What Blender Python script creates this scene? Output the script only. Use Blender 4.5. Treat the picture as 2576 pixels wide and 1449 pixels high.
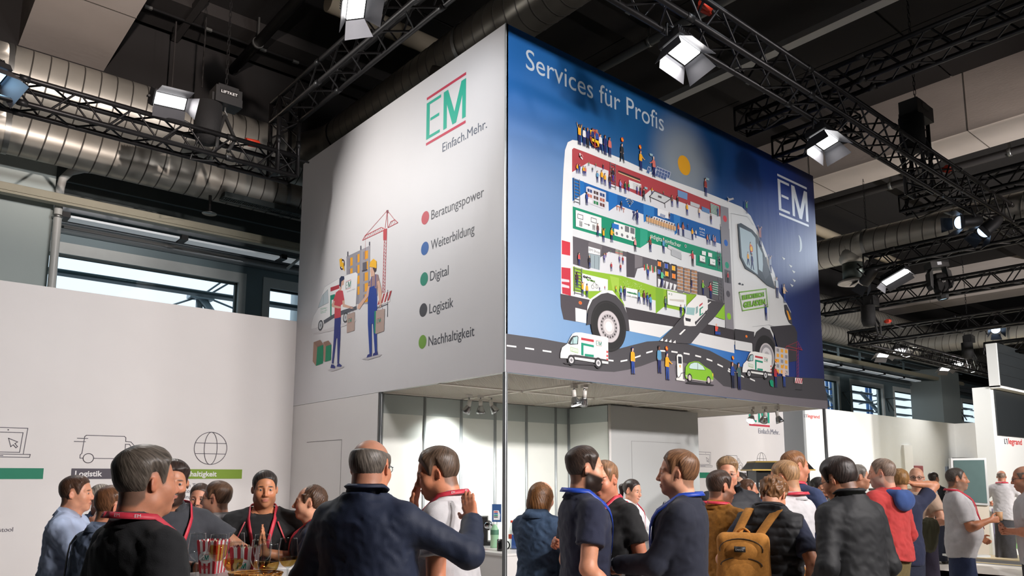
import bpy, bmesh, math, random
import numpy as np
from mathutils import Vector, Matrix
random.seed(7); np.random.seed(7)
for _o in list(bpy.data.objects): bpy.data.objects.remove(_o)
SC = bpy.context.scene
COL = SC.collection
PI = math.pi
# ------------------------------------------------------------------ camera
# the world axes follow the exhibition stand: +X along the blue banner, +Y along the white one
FPX, PPX, PPY, HOR, CAMH = 1923.0, 1305.0, 928.0, 1200.0, 1.6
PITCH = math.atan((HOR - PPY) / FPX)
HEAD = math.atan2(1669 / FPX, math.cos(PITCH) + (HOR - PPY) / FPX * math.sin(PITCH))
FW = np.array([math.sin(HEAD), math.cos(HEAD), 0.0]); RT = np.array([math.cos(HEAD), -math.sin(HEAD), 0.0])
UP = np.array([0, 0, 1.0]); CAM = np.array([0, 0, CAMH])
cam_d = bpy.data.cameras.new('camera'); cam_o = bpy.data.objects.new('camera', cam_d); COL.objects.link(cam_o)
cam_d.sensor_fit = 'HORIZONTAL'; cam_d.sensor_width = 36.0; cam_d.lens = FPX / 2576 * 36.0
cam_d.shift_x = -(PPX - 1288) / 2576; cam_d.shift_y = (PPY - 724.5) / 2576
cam_d.clip_start = 0.05; cam_d.clip_end = 500
cam_o.location = (0, 0, CAMH); cam_o.rotation_euler = (PI / 2 + PITCH, 0, -HEAD)
SC.camera = cam_o
SC.view_settings.view_transform = 'Standard'; SC.view_settings.look = 'None'
SC.view_settings.gamma = 1.0; SC.view_settings.use_curve_mapping = False
SC.view_settings.exposure = 0.0
SC.cycles.max_bounces = 8; SC.cycles.diffuse_bounces = 4; SC.cycles.glossy_bounces = 4
SC.cycles.transmission_bounces = 8; SC.cycles.transparent_max_bounces = 12
SC.cycles.sample_clamp_indirect = 6.0; SC.cycles.caustics_reflective = False; SC.cycles.caustics_refractive = False
# ------------------------------------------------------------------ overcast sky outside the hall
W = bpy.data.worlds.new('world'); SC.world = W; W.use_nodes = True
_n = W.node_tree.nodes['Background']; _n.inputs[0].default_value = (0.80, 0.88, 1.0, 1); _n.inputs[1].default_value = 1.7

def lamp(kind, loc, target, power, color=(1, 1, 1), size=0.3, cone=60, blend=0.6, parent=None, sy=None, name='lamp_light'):
    d = bpy.data.lights.new(name, kind); d.energy = power; d.color = color
    if kind == 'AREA':
        d.size = size
        if sy: d.shape = 'RECTANGLE'; d.size_y = sy
        d.spread = math.radians(cone)
    elif kind == 'SPOT':
        d.spot_size = math.radians(cone); d.spot_blend = blend; d.shadow_soft_size = size
    else: d.shadow_soft_size = size
    o = bpy.data.objects.new(name, d); COL.objects.link(o)
    v = Vector(target) - Vector(loc)
    o.rotation_euler = v.to_track_quat('-Z', 'Y').to_euler(); o.location = loc
    if parent is not None:
        o.parent = parent; o.matrix_parent_inverse = Matrix.Translation(parent.location).inverted()
    return o
# ------------------------------------------------------------------ helpers
def lin(c):
    return tuple(((x / 255) / 12.92 if x / 255 <= 0.04045 else ((x / 255 + 0.055) / 1.055) ** 2.4) for x in c[:3])
MATS = {}
def mat(name, rgb, rough=0.55, metal=0.0, var=0.0, vscale=8.0, bump=0.0, bscale=60.0, emit=0.0, spec=0.5, stretch=None, sheen=0.0, attr=None, aniso=None):
    """procedural principled material: srgb colour, broken up by noise, with optional fine relief"""
    if name in MATS: return MATS[name]
    m = bpy.data.materials.new(name); m.use_nodes = True; MATS[name] = m
    nt = m.node_tree; N = nt.nodes; L = nt.links; b = N['Principled BSDF']
    c = lin(rgb)
    b.inputs['Base Color'].default_value = (*c, 1); b.inputs['Roughness'].default_value = rough
    b.inputs['Metallic'].default_value = metal; b.inputs['Specular IOR Level'].default_value = spec
    if sheen: b.inputs['Sheen Weight'].default_value = sheen
    if emit:
        b.inputs['Emission Color'].default_value = (*c, 1); b.inputs['Emission Strength'].default_value = emit
    tc = None
    def coord(st):
        nonlocal tc
        if tc is None: tc = N.new('ShaderNodeTexCoord')
        mp = N.new('ShaderNodeMapping'); L.new(tc.outputs['Object'], mp.inputs[0])
        if st: mp.inputs['Scale'].default_value = st
        return mp
    src = None
    if attr:
        a = N.new('ShaderNodeAttribute'); a.attribute_name = attr; src = a.outputs['Color']
    if var:
        nz = N.new('ShaderNodeTexNoise'); nz.inputs['Scale'].default_value = vscale; nz.inputs['Detail'].default_value = 5
        L.new(coord(stretch).outputs[0], nz.inputs['Vector'])
        r = N.new('ShaderNodeMapRange'); r.inputs[1].default_value = 0.3; r.inputs[2].default_value = 0.7
        r.inputs[3].default_value = 1 - var; r.inputs[4].default_value = 1 + var
        L.new(nz.outputs[0], r.inputs[0])
        mx = N.new('ShaderNodeMix'); mx.data_type = 'RGBA'; mx.blend_type = 'MULTIPLY'; mx.inputs[0].default_value = 1
        if src: L.new(src, mx.inputs[6])
        else: mx.inputs[6].default_value = (*c, 1)
        L.new(r.outputs[0], mx.inputs[7]); src = mx.outputs[2]
    if src: L.new(src, b.inputs['Base Color'])
    if bump:
        nb = N.new('ShaderNodeTexNoise'); nb.inputs['Scale'].default_value = bscale; nb.inputs['Detail'].default_value = 3
        L.new(coord(stretch).outputs[0], nb.inputs['Vector'])
        bp = N.new('ShaderNodeBump'); bp.inputs['Strength'].default_value = bump; bp.inputs['Distance'].default_value = 0.01
        L.new(nb.outputs[0], bp.inputs['Height']); L.new(bp.outputs[0], b.inputs['Normal'])
    return m
def glass_mat(name, rgb, rough=0.0, ior=1.45, edge=0.35):
    if name in MATS: return MATS[name]
    m = bpy.data.materials.new(name); m.use_nodes = True; MATS[name] = m
    nt = m.node_tree; N = nt.nodes; L = nt.links; N.remove(N['Principled BSDF']); out = N['Material Output']
    g = N.new('ShaderNodeBsdfGlossy'); g.inputs['Roughness'].default_value = 0.03; g.inputs['Color'].default_value = (1, 1, 1, 1)
    t = N.new('ShaderNodeBsdfTransparent'); t.inputs['Color'].default_value = (*lin(rgb), 1)
    lw = N.new('ShaderNodeLayerWeight'); lw.inputs['Blend'].default_value = 0.5; pw = N.new('ShaderNodeMath'); pw.operation = 'POWER'; pw.inputs[1].default_value = 4.0; L.new(lw.outputs['Facing'], pw.inputs[0])
    f = N.new('ShaderNodeMath'); f.operation = 'MULTIPLY_ADD'; f.inputs[1].default_value = edge; f.inputs[2].default_value = (ior - 1) * 0.08; L.new(pw.outputs[0], f.inputs[0])
    mx = N.new('ShaderNodeMixShader'); L.new(f.outputs[0], mx.inputs[0]); L.new(t.outputs[0], mx.inputs[1]); L.new(g.outputs[0], mx.inputs[2])
    nz = N.new('ShaderNodeTexNoise'); nz.inputs['Scale'].default_value = 3
    bp = N.new('ShaderNodeBump'); bp.inputs['Strength'].default_value = 0.01; L.new(nz.outputs[0], bp.inputs['Height']); L.new(bp.outputs[0], g.inputs['Normal'])
    L.new(mx.outputs[0], out.inputs[0]); return m

def link(name, me, parent=None, m=None):
    o = bpy.data.objects.new(name, me); COL.objects.link(o)
    if m is not None:
        for x in (m if isinstance(m, (list, tuple)) else [m]): me.materials.append(x)
    if parent is not None: attach(o, parent)
    return o
def world_of(o):
    M = Matrix.Translation(o.location) @ o.rotation_euler.to_matrix().to_4x4() @ Matrix.Diagonal((*o.scale, 1))
    return M if o.parent is None else world_of(o.parent) @ o.matrix_parent_inverse @ M
def attach(o, p):
    o.parent = p; o.matrix_parent_inverse = world_of(p).inverted()
def tag(o, label=None, cat=None, group=None, kind=None):
    if label: o['label'] = label
    if cat: o['category'] = cat
    if group: o['group'] = group
    if kind: o['kind'] = kind
    return o
def thing(name, label, cat, loc=(0, 0, 0), group=None):
    o = bpy.data.objects.new(name, None); COL.objects.link(o); o.location = loc; o.empty_display_size = 0.1
    return tag(o, label, cat, group)
def part(name, mb, m, parent=None, smooth=False): return mb.build(name, m, parent, smooth)

class MB:
    """collects faces; build() links them as one mesh object"""
    def __init__(s): s.v = []; s.f = []; s.mi = []; s.sm = []
    def add(s, vs, fs, mi=0, sm=False):
        k = len(s.v); s.v += [tuple(map(float, p)) for p in vs]
        for f in fs: s.f.append([i + k for i in f]); s.mi.append(mi); s.sm.append(sm)
        return s
    def quad(s, a, b, c, d, mi=0): return s.add([a, b, c, d], [[0, 1, 2, 3]], mi)
    def box(s, lo, hi, mi=0):
        x0, y0, z0 = lo; x1, y1, z1 = hi
        if x0 > x1: x0, x1 = x1, x0
        if y0 > y1: y0, y1 = y1, y0
        if z0 > z1: z0, z1 = z1, z0
        v = [(x0, y0, z0), (x1, y0, z0), (x1, y1, z0), (x0, y1, z0), (x0, y0, z1), (x1, y0, z1), (x1, y1, z1), (x0, y1, z1)]
        return s.add(v, [[0, 3, 2, 1], [4, 5, 6, 7], [0, 1, 5, 4], [1, 2, 6, 5], [2, 3, 7, 6], [3, 0, 4, 7]], mi)
    def obox(s, c, ax, ay, az, mi=0):
        """box with centre c and half-axis vectors"""
        c, ax, ay, az = map(Vector, (c, ax, ay, az))
        v = [c + i * ax + j * ay + k * az for k in (-1, 1) for i, j in ((-1, -1), (1, -1), (1, 1), (-1, 1))]
        return s.add(v, [[0, 3, 2, 1], [4, 5, 6, 7], [0, 1, 5, 4], [1, 2, 6, 5], [2, 3, 7, 6], [3, 0, 4, 7]], mi)
    def bar(s, a, b, w, h=None, up=(0, 0, 1), mi=0):
        a, b = Vector(a), Vector(b); d = (b - a); n = d.normalized(); u = Vector(up)
        if abs(n.dot(u)) > 0.98: u = Vector((1, 0, 0))
        x = n.cross(u).normalized(); y = x.cross(n)
        return s.obox((a + b) / 2, d / 2, x * w / 2, y * (h or w) / 2, mi)
    def tube(s, pts, r, seg=10, caps=True, mi=0, closed=False):
        pts = [Vector(p) for p in pts]; n = len(pts); rs = r if isinstance(r, (list, tuple)) else [r] * n
        ref = Vector((0, 0, 1)); vs = []
        for i, p in enumerate(pts):
            if closed: t = pts[(i + 1) % n] - pts[i - 1]
            else: t = pts[min(i + 1, n - 1)] - pts[max(i - 1, 0)]
            t.normalize()
            if i == 0:
                if abs(t.dot(ref)) > 0.95: ref = Vector((1, 0, 0))
                x = t.cross(ref).normalized()
            else:
                x = (x - t * x.dot(t)).normalized()
            y = t.cross(x)
            vs += [p + (x * math.cos(2 * PI * k / seg) + y * math.sin(2 * PI * k / seg)) * rs[i] for k in range(seg)]
        fs = []
        for i in range(n if closed else n - 1):
            j = (i + 1) % n
            fs += [[i * seg + k, i * seg + (k + 1) % seg, j * seg + (k + 1) % seg, j * seg + k] for k in range(seg)]
        k0 = len(s.v); s.add(vs, fs, mi, True)
        if caps and not closed:
            s.f.append([k0 + k for k in range(seg)][::-1]); s.mi.append(mi); s.sm.append(False)
            s.f.append([k0 + (n - 1) * seg + k for k in range(seg)]); s.mi.append(mi); s.sm.append(False)
        return s
    def lathe(s, c, prof, seg=24, mi=0, axis=(0, 0, 1), sm=True):
        """profile of (radius, height) revolved about axis through c"""
        z = Vector(axis).normalized(); x = z.cross(Vector((0, 1, 0)) if abs(z.y) < 0.9 else Vector((1, 0, 0))).normalized(); y = z.cross(x); c = Vector(c)
        vs = [c + z * h + (x * math.cos(2 * PI * k / seg) + y * math.sin(2 * PI * k / seg)) * r for r, h in prof for k in range(seg)]
        fs = [[i * seg + k, i * seg + (k + 1) % seg, (i + 1) * seg + (k + 1) % seg, (i + 1) * seg + k] for i in range(len(prof) - 1) for k in range(seg)]
        s.add(vs, fs, mi, sm); return s
    def poly(s, pts, mi=0): return s.add(pts, [list(range(len(pts)))], mi)
    def prism(s, pts, d, mi=0):
        """planar outline pts extruded by vector d"""
        n = len(pts); d = Vector(d); a = [Vector(p) for p in pts]; b = [p + d for p in a]
        return s.add(a + b, [list(range(n))[::-1], list(range(n, 2 * n))] + [[i, (i + 1) % n, n + (i + 1) % n, n + i] for i in range(n)], mi)
    def mesh(s, name, smooth=False):
        me = bpy.data.meshes.new(name); me.from_pydata(s.v, [], s.f); me.update()
        me.polygons.foreach_set('material_index', s.mi); me.polygons.foreach_set('use_smooth', [x or smooth for x in s.sm]); return me
    def build(s, name, m, parent=None, smooth=False): return link(name, s.mesh(name, smooth), parent, m)
def bevel(o, w=0.01, seg=2):
    md = o.modifiers.new('bevel', 'BEVEL'); md.width = w; md.segments = seg; md.limit_method = 'ANGLE'; return o

# rays of the survey: turn a traced photo point into a point on a known plane of the place
def ray(u, v):
    x = (u - PPX) / FPX; y = -(v - PPY) / FPX
    return FW * (math.cos(PITCH) - y * math.sin(PITCH)) + RT * x + UP * (math.sin(PITCH) + y * math.cos(PITCH))
def onpl(u, v, ax, val):
    d = ray(u, v); return CAM + d * ((val - CAM[ax]) / d[ax])
def onX(u, v, x): return onpl(u, v, 0, x)
def onY(u, v, y): return onpl(u, v, 1, y)
def onZ(u, v, z): return onpl(u, v, 2, z)
def onD(u, v, d):
    r = ray(u, v); return CAM + r * d / (r @ FW)
# lettering: built-in font turned to a mesh lying in a plane with axes ax, ay
def text_mesh(txt, size, bold=0.0, space=1.0, wide=1.0):
    cu = bpy.data.curves.new('lettering', 'FONT'); cu.body = txt; cu.size = size; cu.space_character = space; cu.offset = bold; cu.resolution_u = 4
    o = bpy.data.objects.new('lettering', cu); COL.objects.link(o)
    dg = bpy.context.evaluated_depsgraph_get(); me = bpy.data.meshes.new_from_object(o.evaluated_get(dg))
    v = [(p.co.x * wide, p.co.y) for p in me.vertices]; f = [list(p.vertices) for p in me.polygons]
    bpy.data.objects.remove(o); bpy.data.curves.remove(cu); bpy.data.meshes.remove(me)
    return v, f
def text_add(mb, txt, org, ax, ay, size, mi=0, width=None, bold=0.0, space=1.0, center=False, shear=0.0):
    v, f = text_mesh(txt, size, bold, space)
    x0 = min(p[0] for p in v); x1 = max(p[0] for p in v); k = width / (x1 - x0) if width else 1.0
    org, ax, ay = Vector(org), Vector(ax), Vector(ay); off = -(x1 - x0) * k / 2 if center else 0
    mb.add([org + ax * ((p[0] - x0) * k + off + shear * p[1]) + ay * p[1] for p in v], f, mi)
# ------------------------------------------------------------------ the hall
CX, CY, BX1, WY = 4.171, 5.038, 9.731, 9.282      # banner corner, right end of the box, plane of the stand's back wall
BZ0, BZ1 = 2.5, 5.75
HX0, HX1, HY0, HY1, HZ = -16.0, 46.0, -18.0, 12.0, 8.6
M_white = mat('matt_white_board', (232, 228, 226), 0.6, var=0.015, vscale=2)
M_whitefab = mat('white_banner_fabric', (236, 234, 234), 0.75, var=0.01, vscale=3, bump=0.05, bscale=500)
M_conc = mat('pale_concrete', (214, 204, 196), 0.85, var=0.06, vscale=1.2, bump=0.15, bscale=14, stretch=(1, 1, 4))
M_ceil = mat('dark_ceiling_board', (28, 26, 26), 0.9, var=0.12, vscale=1.5)
M_beam = mat('dark_secondary_beam', (40, 37, 36), 0.85, var=0.08, vscale=2)
M_floor = mat('grey_hall_carpet', (128, 128, 128), 0.9, var=0.06, vscale=30, bump=0.2, bscale=300)
M_steel = mat('grey_green_facade_steel', (112, 130, 136), 0.5, 0.2, var=0.05, vscale=2)
M_dsteel = mat('dark_facade_panel', (62, 70, 70), 0.55, 0.2, var=0.08, vscale=2)
M_frame = mat('window_frame_paint', (196, 202, 200), 0.45, var=0.03)
M_pole = mat('anodised_aluminium', (168, 173, 175), 0.4, 0.35, var=0.03, vscale=20)
M_tray = mat('beige_trunking', (160, 156, 136), 0.5, var=0.04)
M_black = mat('black_metal', (30, 30, 31), 0.45, 0.4, var=0.08, vscale=30)
M_blackp = mat('black_plastic', (24, 24, 25), 0.5, var=0.05, vscale=30)
M_galv = mat('galvanised_steel', (150, 152, 150), 0.38, 0.85, var=0.10, vscale=5, bump=0.05, bscale=20)
M_pipe = mat('grey_conduit', (110, 112, 112), 0.5, 0.3, var=0.05)
M_pane = glass_mat('window_glass', (238, 244, 244))

def struct(name, mb, m, smooth=False): return tag(mb.build(name, m, None, smooth), kind='structure')
o = struct('floor', MB().box((HX0, HY0, -0.1), (HX1, HY1, 0)), M_floor); o['label'] = 'grey hall floor'
struct('trim_40', MB().box((1.0, 1.2, 0), (15.9, 9.27, 0.012)), mat('pale_bounce_floor', (214, 208, 200), 0.5, var=.04, vscale=4))['label'] = 'added pale floor bouncing light up under the stand'  # unseen pale floor, added to bounce light up to the louvres and people
# floor markings, red runner and the raised wooden platform of the neighbouring stand
for i, (x0, x1) in enumerate(((16.22, 16.30), (14.50, 14.58))):
    tag(MB().box((x0, -4, 0), (x1, 8.2, 0.004)).build('floor_stripe', mat('yellow_floor_paint', (196, 170, 96), 0.7, var=0.1)), 'yellow line on the grey floor %s' % ('just before the wooden platform' if i == 0 else 'in the middle of the aisle'), 'floor line')
tag(MB().box((12.6, 4.3, 0), (14.3, 7.2, 0.012)).build('red_carpet', mat('red_carpet', (200, 50, 44), 0.95, var=0.08, vscale=60, bump=0.3, bscale=300)), 'red carpet runner on the aisle floor', 'carpet')
pl = tag(MB().box((16.45, 1.5, 0), (24.6, 8.79, 0.055)).build('stand_platform', mat('platform_edge_grey', (150, 150, 150), 0.6)), 'raised stand platform floored with pale wood boards', 'platform')
brd = mat('pale_wood_board', (214, 196, 160), 0.4, var=0.12, vscale=3, stretch=(8, 1, 1))
bm_ = MB().box((0, 0, 0), (1.155, 7.28, 0.02)).mesh('board')
bm_.materials.append(brd)
for i in range(7):
    b = link('board', bm_, pl); b.location = (16.455 + i * 1.16, 1.505, 0.055)
# ceiling with boards and secondary beams
ce = struct('ceiling', MB().box((HX0, HY0, HZ), (HX1, HY1, HZ + 0.2)), M_ceil); ce['label'] = 'dark hall ceiling'
pm = MB().box((0.01, 0.01, -0.03), (3.19, 2.22, 0)).mesh('ceiling_board'); pm.materials.append(M_ceil)
for i in range(0, 12):
    for j in range(0, 4):
        x = 2.3 + i * 3.2; y = 2.35 + j * 2.25
        if x > 27: continue
        b = link('ceiling_board', pm, ce); b.location = (x, y, HZ)
for k, y in enumerate((11.35, 6.9, 2.4, -2.1, -6.6)):
    s = struct('trim_%d' % (k + 1), MB().box((HX0, y - 0.42, HZ - 0.22), (HX1, y + 0.42, HZ)), M_beam); s['label'] = 'shallow dark ceiling beam'
    if k > 2: continue
    r = tag(MB().bar((2.3, y - 0.1, HZ - 0.27), (26.5, y - 0.1, HZ - 0.27), 0.03, 0.03).build('hanging_rail', M_black), 'thin black hanging rail under the ceiling beam ' + ('nearest the windows', 'above the blue banner', 'nearest the camera')[k], 'rail', 'thin ceiling rails')
    cm = MB().box((-0.05, -0.02, -0.02), (0.05, 0.02, 0.02)).mesh('clip'); cm.materials.append(M_galv)
    for i in range(32):
        c = link('clip', cm, r); c.location = (2.6 + i * 0.75 + 0.1 * (i % 3), y - 0.1, HZ - 0.27)
for k, (x0, x1) in enumerate(((1.16, 2.22), (13.98, 15.02), (27.3, 28.5), (-11.6, -10.5), (40.2, 41.2))):
    s = struct('trim_%d' % (k + 10), MB().box((x0, HY0, 7.5), (x1, HY1, HZ)), M_conc); s['label'] = 'pale concrete roof girder'
    if k < 3:
        for j in range(4):  # pour joints
            yy = 1.5 + j * 2.9
            part('joint', MB().box((x0 - 0.004, yy, 7.496), (x1 + 0.004, yy + 0.012, HZ)), mat('joint_dark', (110, 104, 98), 0.9), s)
# pipes and trunking under the ceiling, all running across the hall
def ypipe(name, label, x, z, r, y0, y1, m, clamps=True):
    t = tag(MB().tube([(x, y0, z), (x, y1, z)], r, 12).build(name, m), label, 'pipe')
    if clamps:
        mb = MB()
        for i in range(5):
            y = y0 + (i + 0.5) * (y1 - y0) / 5
            c = MB().tube([(x, y - 0.03, z), (x, y + 0.03, z)], r + 0.012, 12).box((x - 0.012, y - 0.02, z), (x + 0.012, y + 0.02, HZ)).build('pipe_clamp', M_galv, t)
    return t
ypipe('ceiling_pipe', 'dark grey pipe under the ceiling above the left truss', 4.05, 8.15, 0.075, 2, 11.8, mat('dark_pipe', (52, 50, 50), 0.6))
ypipe('ceiling_pipe', 'grey clamped pipe above the blue banner', 8.55, 8.15, 0.07, 2, 11.8, M_pipe)
ypipe('ceiling_pipe', 'dark pipe running along the right roof girder', 15.3, 7.42, 0.07, 1, 11.6, mat('dark_pipe', (52, 50, 50)))
t = tag(MB().box((10.12, 1.0, 8.1), (10.3, 11.5, 8.2)).build('lamp_trunking', mat('white_trunking', (190, 190, 188), 0.5)), 'long white lamp trunking under the dark ceiling', 'trunking')
t = tag(MB().tube([(5.45, 9.1, 8.1), (8.0, 9.1, 8.1)], 0.14, 14).tube([(4.35, 9.1, 8.1), (5.5, 9.1, 8.1)], 0.14, 14).build('ceiling_pipe', mat('cream_pipe', (190, 178, 156), 0.5)), 'thick cream pipe crossing behind the left truss', 'pipe')
for x, lab in ((15.9, 'nearer'), (19.5, 'farther')):
    tag(MB().tube([(x, 5.0, 8.2), (x + 6.0, 5.0, 8.2)] if 0 else [(x, 9.4, 7.9), (x + 3.4, 9.4, 7.9)], 0.13, 14).build('ceiling_pipe', mat('cream_pipe', (190, 178, 156))), 'cream pipe high behind the right end of the banner, %s one' % lab, 'pipe')
# girder-hung bracket near the left hoist
br = tag(MB().bar((3.15, 10.2, 8.38), (3.15, 11.9, 8.38), 0.1, 0.12).bar((3.0, 11.3, 8.3), (3.0, 11.3, 7.2), 0.018).bar((3.3, 10.9, 8.3), (3.3, 10.9, 7.2), 0.018).build('ceiling_bracket', M_beam), 'dark steel hanger bracket above the left hoist', 'bracket')

# facade along the back, with its window band
FZ = 4.85
fac = struct('wall_back', MB().box((HX0, HY1, 0), (HX1, HY1 + 0.25, 3.3)).box((HX0, HY1, FZ), (HX1, HY1 + 0.25, HZ + 0.2)), M_steel); fac['label'] = 'grey green steel facade of the hall'
part('upper_panel', MB().box((HX0, HY1 - 0.06, 5.52), (HX1, HY1, 6.7)), M_dsteel, fac)
part('dark_upper_panel', MB().box((HX0, HY1 - 0.06, 6.7), (HX1, HY1, HZ)), M_ceil, fac)
part('upper_panel', MB().box((HX0, HY1 - 0.03, 5.12), (HX1, HY1, 5.4)), mat('blue_grey_panel', (116, 124, 130), 0.5, 0.2), fac)
for z in (5.7, 6.0, 6.3, 5.26):
    part('panel_seam', MB().box((HX0, HY1 - 0.075, z), (HX1, HY1 - 0.03, z + 0.02)), M_steel, fac)
part('rounded_ledge', MB().tube([(HX0, HY1 - 0.02, 5.04), (HX1, HY1 - 0.02, 5.04)], 0.07, 12), mat('silver_ledge', (165, 172, 176), 0.35, 0.6), fac)
wins = [(1.60, 4.50), (4.78, 7.5), (8.1, 10.8), (11.4, 14.1), (14.7, 17.4), (18.0, 20.7), (21.6, 24.15), (24.85, 27.35), (28.1, 30.62), (31.4, 31.5), (32.6, 34.1), (34.5, 36.95), (37.8, 40.3), (41, 43.5), (-3.4, -0.7), (-6.7, -4.0), (-10, -7.3)]
wins = [w for w in wins if w[1] - w[0] > 1]
order = sorted(wins)
prev = HX0; k = 0
for i, (a, b) in enumerate(order):
    if a > prev + 0.02:
        part('pier', MB().box((prev, HY1 - (0.0), 3.3), (a, HY1 + 0.25, FZ)), M_steel, fac)
    prev = b
part('pier', MB().box((prev, HY1, 3.3), (HX1, HY1 + 0.25, FZ)), M_steel, fac)
M_bar = mat('dark_sun_louvre', (66, 82, 88), 0.4, 0.5, var=0.15, vscale=40)
for i, (a, b) in enumerate(order):
    f = struct('window_%d' % (i + 1), MB().box((a, HY1 - 0.02, FZ - 0.16), (b, HY1 + 0.2, FZ)).box((a, HY1 - 0.02, 3.3), (b, HY1 + 0.2, 3.42)).box((a, HY1 - 0.02, 3.42), (a + 0.12, HY1 + 0.2, FZ - 0.16)).box((b - 0.12, HY1 - 0.02, 3.42), (b, HY1 + 0.2, FZ - 0.16)), M_frame)
    f['label'] = 'framed window in the steel facade'
    part('pane', MB().box((a + 0.12, HY1 + 0.09, 3.42), (b - 0.12, HY1 + 0.1, FZ - 0.16)), M_pane, f)
    part('seal', MB().box((a + 0.12, HY1 + 0.05, FZ - 0.185), (b - 0.12, HY1 + 0.12, FZ - 0.16)).box((b - 0.15, HY1 + 0.05, 3.42), (b - 0.12, HY1 + 0.12, FZ - 0.16)), mat('dark_rubber_seal', (20, 44, 44), 0.6), f)
    for z in (3.6, 3.95, 4.22 if i < 8 and a < 10 else 4.25, 4.42 if 0 else 4.56):
        if a < 10 and z < 4.0: continue
        part('sun_louvre', MB().tube([(a - 0.2, HY1 + 0.5, z), (b + 0.2, HY1 + 0.5, z)], 0.032, 8).box((a - 0.2, HY1 + 0.55, z - 0.02), (b + 0.2, HY1 + 0.75, z + 0.0)), M_bar, f)
    if a > 8:  # small window opener bracket beside the pane
        part('opener_arm', MB().bar((b + 0.15, HY1 - 0.25, 3.9), (b + 0.15, HY1 - 0.02, 4.35), 0.05, 0.03).bar((b + 0.15, HY1 - 0.3, 4.35), (b + 0.15, HY1, 4.35), 0.03), M_dsteel, f)
# steel struts and a pylon standing outside
def strut(lab, pts, r, m): return tag(MB().tube(pts, r, 8).build('outdoor_strut', m), lab, 'strut')
M_out = mat('outdoor_galvanised', (170, 178, 184), 0.4, 0.4); M_outb = mat('outdoor_blue_steel', (60, 110, 170), 0.5)
p0 = onY(505, 745, 13.2); p1 = onY(535, 790, 13.2)
st = strut('grey steel brace seen through the left window', [tuple(p0), tuple(p0 + (p1 - p0) * 6)], 0.07, M_out)
part('post', MB().tube([(p0[0], 13.25, -.9), (p0[0], 13.25, p0[2])], .06, 8), M_out, st)
part('head_plate', MB().box((p0[0] - 0.2, 13.1, p0[2] - 0.06), (p0[0] + 0.2, 13.3, p0[2] + 0.06)), M_out, st)
for (ua, va, ub, vb) in ((505, 745, 585, 690), (520, 745, 605, 695), (505, 745, 425, 770), (520, 748, 610, 785)):
    a, b = onY(ua, va, 13.2), onY(ub, vb, 13.2); part('tie_rod', MB().tube([tuple(a), tuple(a + (b - a) * 2.5)], 0.018, 6), M_out, st)
strut('pale post seen through the second left window', [(6.75, 15, -.9), (6.75, 15, 9)], 0.16, mat('pale_post', (200, 206, 210), 0.5))
for j, x in enumerate((22.2, 25.2, 28.4, 35.0)):
    s = strut('diagonal grey steel brace outside the far windows, %s from the left' % ('first', 'second', 'third', 'fourth')[j], [(x, 13.3, 4.75), (x + 3.0, 13.3, 3.3)], 0.07, M_out)
    part('tie_rod', MB().tube([(x - 0.2, 13.3, 4.3), (x + 2.6, 13.3, 4.75)], 0.025, 6), M_out, s)
    part('blue_post', MB().tube([(x + 2.0, 14.0, -.9), (x + 2.0, 14.0, 6)], 0.06, 8).tube([(x + 2.3, 14.0, -.9), (x + 2.3, 14.0, 6)], 0.06, 8), M_outb, s)
tag(MB().box((40, 40, -2), (70, 44, 12)).build('office_block', mat('far_office_glass', (150, 176, 190), 0.3, var=0.2, vscale=0.3)), 'far glass office block seen through the last window', 'building')
g = struct('trim_30', MB().box((-60, 12.3, -1.0), (90, 80, -0.9)), mat('outdoor_asphalt', (140, 144, 146), 0.9)); g['label'] = 'ground outside the hall'
# columns at the facade
s = struct('trim_20', MB().box((0.62, 11.35, 0), (1.66, HY1, 6.1)), mat('painted_column', (176, 188, 186), 0.7, var=0.03, vscale=1)); s['label'] = 'pale grey column'
s = struct('trim_21', MB().box((29.6, 10.9, 0), (31.3, HY1, 6.1)), mat('grey_column', (140, 150, 148), 0.7, var=0.03, vscale=1)); s['label'] = 'grey column between the far windows'
# white drain pipe on the left column
t = thing('drain_pipe', 'white drain pipe beside the left column', 'pipe', (1.72, 11.3, 0))
part('pipe_run', MB().tube([(1.70, 11.25, 0), (1.70, 11.25, 5.35), (1.72, 11.25, 5.5), (1.80, 11.25, 5.62), (1.95, 11.25, 5.70), (2.2, 11.25, 5.74)], 0.05, 14), mat('white_pipe', (196, 198, 194), 0.4), t)
part('pipe_clip', MB().tube([(1.70, 11.25, 4.96), (1.70, 11.25, 5.0)], 0.06, 14), M_galv, t)
# beige cable trunking along the facade
t = thing('cable_trunking', 'long beige cable trunking along the facade', 'trunking', (0.3, 11.0, 5.1))
part('channel', MB().box((-8, 10.98, 5.08), (32, 11.1, 5.21)), M_tray, t)
part('channel_lid', MB().box((-8, 10.96, 5.11), (32, 10.98, 5.18)), M_tray, t)
for x in (1.0, 5.0, 9, 13, 17, 19.2, 21.0, 22.4, 23.8, 25.2, 27.0):
    part('bracket', MB().bar((x, 10.96, 5.02), (x, 10.96, 5.3), 0.035, 0.02).bar((x, 10.98, 5.04), (x - 0.12, 11.3, 4.86), 0.03) if x < 10 else MB().box((x - 0.05, 11.1, 5.05), (x - 0.02, 11.13, 5.9)).box((x + 0.02, 11.1, 5.05), (x + 0.05, 11.13, 5.9)), M_galv if x < 10 else M_steel, t)
lt = thing('strip_light_row', 'row of white strip lights under the beige trunking', 'strip light', (1.8, 11.3, 5.05))
tm = MB().box((0, 11.25, 5.0), (1.38, 11.45, 5.03)).mesh('tube_lamp'); tm.materials.append(mat('strip_light_glow', (225, 232, 236), 0.5, emit=0.2))
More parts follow.
